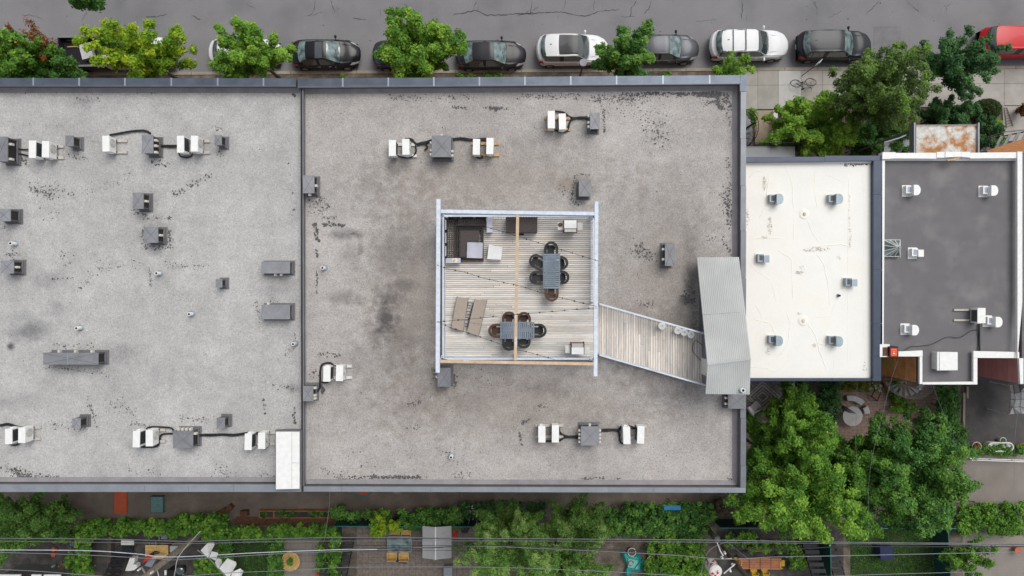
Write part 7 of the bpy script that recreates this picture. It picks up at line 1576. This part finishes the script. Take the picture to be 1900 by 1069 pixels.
# round stone table with curved benches and closed umbrella
t = thing('stone_table', 'round pale stone table on the block paving, half under the tree', 'table', P(1583, 775, 0)); x, y, _ = P(1582, 772, .75); b = MB(); b.cyl(x, y, .7, .77, .66, 28); b.build('top', K['rug_light'], t); b = MB(); b.cyl(x, y, .03, .699, .14, 12); b.build('pedestal', K['rug_light'], t)
for (a0, a1, lab) in ((.75, 1.75, 'upper curved pale stone bench around the round table'), (2.55, 3.35, 'left curved pale stone bench around the round table'), (.1, .5, 'right curved pale stone bench around the round table')):
    b = MB(); n = 10; ri, ro = .98, 1.34; pts = [(x + ro*math.cos(a0 + (a1-a0)*i/n), y + ro*math.sin(a0 + (a1-a0)*i/n)) for i in range(n+1)] + [(x + ri*math.cos(a1 - (a1-a0)*i/n), y + ri*math.sin(a1 - (a1-a0)*i/n)) for i in range(n+1)]
    c = ((pts[5][0]), pts[5][1], .03); t2 = thing('curved_bench', lab, 'bench', c, 'curved stone benches'); b.prism(pts, .36, .45); b.build('seat', K['rug_light'], t2); b = MB(); b.prism([((p[0]-x)*.98 + x, (p[1]-y)*.98 + y) for p in pts], .03, .355); b.build('base', K['cap_grey'], t2)
t = thing('closed_umbrella', 'closed grey garden umbrella leaning over the round stone table', 'umbrella', P(1565, 753, 0)); b = MB(); b.tube([P(1588, 767, 2.3), P(1576, 762, 2.1), P(1563, 756, 1.7)], [.02, .12, .17], 8); b.build('canopy', K['cap_grey'], t, smooth=True); b = MB(); b.tube([P(1553, 748, 1.0), P(1588, 767, 2.32)], .02, 6); b.build('pole', K['trim'], t)
# wooden deck, steps, lounger, flowers
t = thing('terrace_planks', 'orange-brown plank steps leading down from the rear terrace', 'steps', P(1650, 720, 0))
for i in range(9): child(t, 'plank', [(1637 + i*2, 702 + i*4.7), (1662 - i*.6, 702 + i*4.7), (1662 - i*.6, 706 + i*4.7), (1637 + i*2, 706 + i*4.7)], .5 - i*.045, .02, 'wood_orange')
t = thing('slatted_lounger', 'black-framed slatted lounger with flowers at its head', 'lounger', P(1627, 725, 0)); z = .5
a, bb, c, d = P(1617, 735, z), P(1630, 711, z), P(1640, 713, z), P(1628, 744, z)
for e in ((a, bb), (bb, c), (c, d), (d, a)): b = MB(); b.tube(list(e), .035, 6); b.build('frame', K['black'], t)
for i in range(8): f = (i + .5)/8; b = MB(); b.tube([lerp(a, bb, f), lerp(d, c, f)], .022, 4); b.build('slat', K['wood_red'], t)
for e in (a, bb, c, d): b = MB(); b.tube([(e[0], e[1], .03), e], .022, 5); b.build('leg', K['black'], t)
hedge('flower_box', 'white flowering plants at the head of the slatted lounger', 'flowers', [(1612, 712, 1634, 726)], 30, (.5, .8), 30, .1, 'leaf_deep', 125, crad=.16, stems=True)
hedge('flowers', 'white blossoms over the slatted lounger planter', 'flowers', [(1612, 712, 1634, 726), (1675, 706, 1690, 710)], 40, (.85, .95), 5, .09, 'flower', 126, crad=.14, kind='stuff')
# white spiral staircase
t = thing('spiral_staircase', 'white spiral staircase curling down into the rear garden', 'staircase', P(1691, 722, 0)); cx, cy, _ = P(1693, 718, 2.4); 
b = MB(); b.cyl(cx, cy, 0, 3.2, .05, 8); b.build('column', K['white'], t)
for i in range(11): a = 2.6 + i*.42; z = .3 + i*.25; b = MB(); b.prism([(cx + .06*math.cos(a), cy + .06*math.sin(a)), (cx + .72*math.cos(a), cy + .72*math.sin(a)), (cx + .72*math.cos(a+.38), cy + .72*math.sin(a+.38))], z - .03, z); b.build('tread', K['shed_grey'], t)
for q in range(5):
    b = MB(); b.tube([(cx + .76*math.cos(2.6 + i*.2), cy + .76*math.sin(2.6 + i*.2), .3 + i*.12 + .2*q) for i in range(24)], .014, 5); b.build('guard_rail', K['shed_grey'], t)
b = MB()
for i in range(0, 24, 2): b.tube([(cx + .76*math.cos(2.6 + i*.2), cy + .76*math.sin(2.6 + i*.2), .3 + i*.12), (cx + .76*math.cos(2.6 + i*.2), cy + .76*math.sin(2.6 + i*.2), 1.1 + i*.12)], .012, 4)
b.build('baluster', K['shed_grey'], t, kind='stuff')
for (u, v, lab) in ((1706, 781, 'left small dark potted shrub on the block paving'), (1724, 781, 'right small dark potted shrub on the block paving'), (1715, 794, 'lower small dark potted shrub on the block paving')): tree('potted_shrub', lab, u, v, 8, 7.5, .25, .8, 16, 50, .1, 'leaf_dark', int(u), crad=.16, cat='shrub', group='small potted shrubs', tr=.03, limbs=3)
# driveway side
sheet('kerb', [(1785, 728), (1789, 728), (1788, 800), (1784, 800)], 0, .14, 'kerb', **ST); sheet('kerb', [(1791, 716), (1795, 716), (1795, 738), (1791, 738)], 0, .14, 'kerb', **ST)
t = thing('tarp_shelter', 'translucent white tarp shelter at the right edge on the dark driveway', 'tarp', P(1890, 745, 0)); z = 2
rng = random.Random(9); us = [1872, 1882, 1892, 1905]; vs2 = [715, 728, 742, 756, 768]
g = [[P(u + rng.uniform(-3, 3), v + rng.uniform(-2, 2), z + rng.uniform(-.25, .25)) for v in vs2] for u in us]; b = MB(); b.add([p for r in g for p in r], [(i*5+j, i*5+j+1, (i+1)*5+j+1, (i+1)*5+j) for i in range(3) for j in range(4)]); b.build('sheet', K['shed_grey'], t)
for i in range(4): b = MB(); b.tube([(p[0], p[1], p[2] + .03) for p in g[i]], .012, 4); b.build('cord', K['wire_dark'], t)
for j in range(1, 4): b = MB(); b.tube([(g[i][j][0], g[i][j][1], g[i][j][2] + .03) for i in range(4)], .012, 4); b.build('cord', K['wire_dark'], t)
for p in (g[0][0], g[0][4]): b = MB(); b.tube([(p[0], p[1], 0), p], .03, 6); b.build('post', K['white'], t)
t = thing('bathtub_planter', 'white oval tub planter filled with greenery at the concrete lane', 'planter', P(1856, 832, 0)); z = .5; b = MB(); pts = []
for (cu, cv, a0) in ((1871, 829, -90), (1842, 829, 90)): pts += [(P(cu, cv, z)[0] + .32*math.cos(R(a0 + k*22.5)), P(cu, cv, z)[1] + .28*math.sin(R(a0 + k*22.5)), z) for k in range(9)]
b.tube(pts, .05, 6, closed=True); b.build('rim', K['white'], t); b = MB(); b.prism([p[:2] for p in pts], .02, .42); b.build('tub', K['white_dirty'], t)
for (u, v, r, m, lab) in ((1812, 828, .3, 'white_dirty', 'round pot of red flowers at the left of the lane planters'), (1861, 817, .2, 'off_white', 'small round pale pot above the oval tub planter'), (1897, 830, .26, 'terracotta', 'orange clay pot at the right edge above the lane')):
    x, y, _ = P(u, v, .4); t = thing('flowerpot', lab, 'flowerpot', (x, y, .02), 'round pots by the lane'); b = MB(); b.cyl(x, y, .02, .4, r*.8, 18, r); b.build('pot', K[m], t); b = MB(); b.tube([(x + r*math.cos(i*.349), y + r*math.sin(i*.349), .41) for i in range(18)], .03, 6, closed=True); b.build('rim', K[m], t); b = MB(); b.cyl(x, y, .401, .42, r*.9, 16); b.build('soil', K['leaf_deep'], t)
hedge('flowers', 'red blooms in the round pot beside the oval tub planter', 'flowers', [(1807, 823, 1818, 833)], 60, (.5, .6), 10, .09, 'flower_red', 127, crad=.1, kind='stuff')
t = thing('lane_railing', 'white double pipe rail between the pots and the concrete lane', 'railing', P(1845, 848, 0))
for (dv, z) in ((0, .3), (0, .75)): b = MB(); b.tube([P(1789, 848, 0)[:2] + (z,), P(1910, 852, 0)[:2] + (z,)], .035, 6); b.build('rail', K['white'], t)
for u in (1790, 1830, 1870, 1908): x, y, _ = P(u, 848 + (u-1790)*.033, 0); b = MB(); b.tube([(x, y, 0), (x, y, .78)], .03, 6); b.build('post', K['white'], t)

# ================================================================ utility poles and wires
t = thing('utility_pole', 'pale weathered utility pole leaning outward at the lower left', 'utility pole', P(377, 985, 0)); bx, by, _ = P(377, 985, 0)
hp = 11; b = MB(); b.tube([(bx, by, 0), (bx - .02, by, 4), (bx - .03, by, hp)], [.21, .19, .17], 12); b.build('pole', K['pole_wood'], t)
def on(u, v, z): return P(u, v, z)
b = MB(); b.tube([(bx - .3, by + .5, 7.2), (bx + .35, by - .6, 7.2)], .05, 5); b.build('crossarm', K['wire'], t)
for (dx, dy, z) in ((-.3, .45, 7.35), (.3, -.5, 7.35), (.2, .1, 6.9), (-.2, .15, 7.8), (.25, -.1, 8.2)): b = MB(); b.cyl(bx + dx, by + dy, z, z + .22, .07, 8, .05); b.build('insulator', K['white'], t)
b = MB(); b.tube([(bx + .15, by - .1, 6.3), (bx + .5, by - .5, 6.7), (bx + .45, by - .9, 6.2)], .025, 5); b.build('drop_wire', K['white_dirty'], t)
t = thing('utility_pole', 'dark utility pole carrying the white transformer at the lower right', 'utility pole', P(1301, 966, 0)); bx2, by2, _ = P(1301, 966, 0)
hp2 = 10.5; b = MB(); b.tube([(bx2, by2, 0), (bx2 + .05, by2 - .1, hp2)], [.18, .13], 12); b.build('pole', K['pole_dark'], t)
z = 6.5; x, y, _ = P(1331.5, 1001, z); b = MB(); b.obox(x, y, z - .5, z, .28, .34, .15); b.build('junction_box', K['hood_side'], t); b = MB(); b.tube([(x, y - .17, z - .2), (x + .1, y - .6, z + .2), (x + .3, y - .9, z + .1)], .035, 6); b.build('conduit', K['white'], t)
for (u, v, z) in ((1341, 1036, 8), (1346, 1027, 8), (1361, 1049, 8.2), (1356, 1060, 8.3)): x, y, _ = P(u, v, z); b = MB(); b.cyl(x, y, z - .2, z, .08, 8, .05); b.build('insulator', K['white'], t)
b = MB(); b.tube([P(1341, 1037, 7.9), P(1358, 1036, 7.9)], .03, 5); b.tube([P(1343, 1064, 8.2), P(1364, 1046, 8.2)], .035, 5); b.build('bracket', K['white_dirty'], t)
t2 = thing('transformer', 'white cylindrical transformer with red leaf marks hung on the dark pole', 'transformer', P(1325, 1055, 7)); z = 8.3; x, y, _ = P(1328, 1060, z); 
b = MB(); b.cyl(x, y, z - 1.0, z, .34, 24, .34); b.build('tank', K['white'], t2, smooth=False); b = MB(); b.cyl(x, y, z + .002, z + .08, .36, 24, .28); b.build('lid', K['white_dirty'], t2)
for (dx, dy) in ((.1, .1), (-.12, -.05)): b = MB(); b.cyl(x + dx, y + dy, z + .081, z + .25, .05, 8, .03); b.build('bushing', K['white'], t2)
LEAF = [(0, 1), (.15, .6), (.4, .75), (.35, .35), (.85, .45), (.7, .15), (.95, 0), (.45, -.3), (.5, -.5), (.08, -.42), (.05, -.9), (-.05, -.9), (-.08, -.42), (-.5, -.5), (-.45, -.3), (-.95, 0), (-.7, .15), (-.85, .45), (-.35, .35), (-.4, .75), (-.15, .6)]
for (a, zz, s, rt_) in ((1.0, -.3, .13, .4), (1.5, -.55, .12, -.3), (2.1, -.3, .13, .2), (1.25, -.75, .12, .8), (2.5, -.6, .12, 0), (.5, -.6, .12, .3)):
    vs = []
    for (lx_, lz_) in LEAF:
        X = (lx_*math.cos(rt_) - lz_*math.sin(rt_)) * s; Zv = (lx_*math.sin(rt_) + lz_*math.cos(rt_)) * s; aa = a + X/.345; vs.append((x + .347*math.cos(aa), y + .347*math.sin(aa), z + zz + Zv))
    c = (x + .347*math.cos(a), y + .347*math.sin(a), z + zz); vs.append(c); n = len(LEAF); b = MB(); b.add(vs, [(i, (i+1) % n, n) for i in range(n)]); b.build('leaf_mark', K['red'], t2)
for (u, v, s, rt_) in ((1322, 1064, .11, .2), (1332, 1063, .11, 1.0), (1327, 1068, .11, -.6)):
    zz = z + .084; px, py, _ = P(u, v, zz); vs = [(px + (lx_*math.cos(rt_) - lz_*math.sin(rt_))*s, py + (lx_*math.sin(rt_) + lz_*math.cos(rt_))*s, zz) for lx_, lz_ in LEAF] + [(px, py, zz)]; b = MB(); b.add(vs, [(i, (i+1) % len(LEAF), len(LEAF)) for i in range(len(LEAF))]); b.build('leaf_mark', K['red'], t2)
b = MB(); b.tube([P(1300, 1020, 8.4), P(1308, 1030, 8.4), P(1313, 1042, 8.3)], .03, 6); b.build('cable', K['black'], t2)
def wire(pts, r, lab, m='wire', z=8.6):
    b = MB(); sm = []
    for a, c, d, e in zip([pts[0]] + pts[:-2], pts[:-1], pts[1:], pts[2:] + [pts[-1]]):
        for i in range(8):
            q = i/8; sm.append(tuple(.5*(2*c[k] + (d[k]-a[k])*q + (2*a[k]-5*c[k]+4*d[k]-e[k])*q*q + (-a[k]+3*c[k]-3*d[k]+e[k])*q**3) for k in (0, 1)))
    sm.append(pts[-1]); n = len(sm); zz = z if isinstance(z, tuple) else (z, z)
    b.tube([P(u, v, zz[0] + (zz[1]-zz[0])*i/(n-1)) for i, (u, v) in enumerate(sm)], r * .68, 5)
    b.build('overhead_wire', K[m], None, smooth=True, origin=P(*pts[len(pts)//2], zz[0]), label=lab, category='wire', group='overhead wires along the rear lane')
X0, X1 = -60, 1960
wire([(X0, 998), (200, 1000), (350, 1004), (450, 1001), (640, 997), (960, 999), (1240, 1001), (1340, 1002), (1600, 1006), (X1, 1009)], .03, 'uppermost pale cable of the long rear wires')
wire([(X0, 999), (200, 1001.5), (350, 1005.5), (450, 1002.5), (640, 998.5), (960, 1000.5), (1240, 1002.5), (1340, 1003.5), (1600, 1007.5), (X1, 1010)], .022, 'dark cable just below the uppermost rear wire', 'wire_dark', z=8.5)
wire([(X0, 1003), (200, 1006), (350, 1008), (500, 1005), (700, 1003), (1000, 1003.5), (1240, 1005), (1600, 1008.5), (X1, 1011)], .02, 'second thin pale wire from the top of the rear wires')
wire([(X0, 1020), (150, 1021), (250, 1027), (320, 1033), (480, 1025), (640, 1019), (700, 1019)], .035, 'thick white cable dipping toward the pale utility pole', 'rail_white')
wire([(X0, 1023), (150, 1029), (300, 1037), (330, 1038), (520, 1027), (640, 1022), (860, 1013), (1000, 1017), (1240, 1029), (1345, 1037), (1440, 1033), (1600, 1030), (X1, 1022)], .028, 'pale wire sagging between both utility poles')
wire([(620, 1011), (760, 1012), (900, 1012), (960, 1014), (1140, 1022), (1300, 1032)], .02, 'dark thin wire above the sagging pale wire in the middle', 'wire_dark')
wire([(620, 1018), (800, 1016), (830, 1014), (900, 1012), (1000, 1013), (1200, 1022)], .034, 'dark bundled cable over the shed roof', 'wire_dark')
wire([(620, 1021), (850, 1021), (1000, 1019), (1200, 1027)], .016, 'thin dark lower wire over the shed roof', 'wire_dark')
wire([(X0, 1054), (60, 1059), (180, 1068), (260, 1075)], .03, 'pale wire leaving the frame at the lower left corner')
wire([(300, 1072), (420, 1063), (560, 1057), (660, 1052), (900, 1052), (1100, 1059), (1260, 1068), (1340, 1076)], .026, 'lowest long pale wire in front of the lower gardens')
wire([(1380, 1078), (1560, 1068), (1760, 1062), (X1, 1058)], .022, 'lowest pale wire at the lower right')
wire([(1345, 1018), (1480, 1018), (1560, 1014), (1700, 1014), (X1, 1014)], .04, 'thick dark cable crossing the lawn at the lower right', 'wire_dark')
wire([(120, 1012), (250, 1020), (310, 1027)], .012, 'upper of the thin dark wires near the pale utility pole', 'wire_dark'); wire([(120, 1016), (250, 1024), (310, 1029)], .012, 'lower of the thin dark wires near the pale utility pole', 'wire_dark')
wire([(612, 905), (611, 940), (606, 975), (602, 1000)], .02, 'pale wire dropping from the left building coping to the hedge', z=(12, 8.6))
wire([(853, 905), (853, 950), (850, 980), (847, 1069)], .02, 'dark drop wire right of the grey shed', 'wire_dark', z=(12, 7))
wire([(1667, 666), (1652, 710), (1636, 775), (1622, 830), (1612, 900), (1612, 1010)], .011, 'pale wire from the red box corner down through the trees', z=(10.5, 8))
wire([(1590, 712), (1590, 760), (1587, 800), (1590, 860)], .009, 'thin pale wire hanging over the round stone table', z=(9, 8.6))
wire([(1730, 712), (1742, 745), (1765, 800), (1787, 846)], .009, 'thin pale wire over the driveway hedge', z=(10.2, 8))
wire([(1893, 735), (1884, 800), (1882, 860), (1886, 930), (1902, 1000)], .01, 'pale wire over the dark driveway at the right edge', z=(9, 8.5))
wire([(1346, 1002), (1380, 1030), (1420, 1058), (1440, 1072)], .016, 'thin guy wire running down right from the junction box', z=(7, 4)); wire([(1335, 1012), (1350, 1035), (1375, 1060), (1392, 1074)], .016, 'steeper guy wire left of the other one', z=(7, 4))
wire([(372, 985), (333, 1030), (325, 1060), (322, 1076)], .03, 'short white cable hanging beside the pale pole', 'white_dirty', z=(7, 6)); wire([(1362, 1000), (1315, 1022), (1300, 1069)], .02, 'pale stay wire left of the white transformer', z=(8, 8))
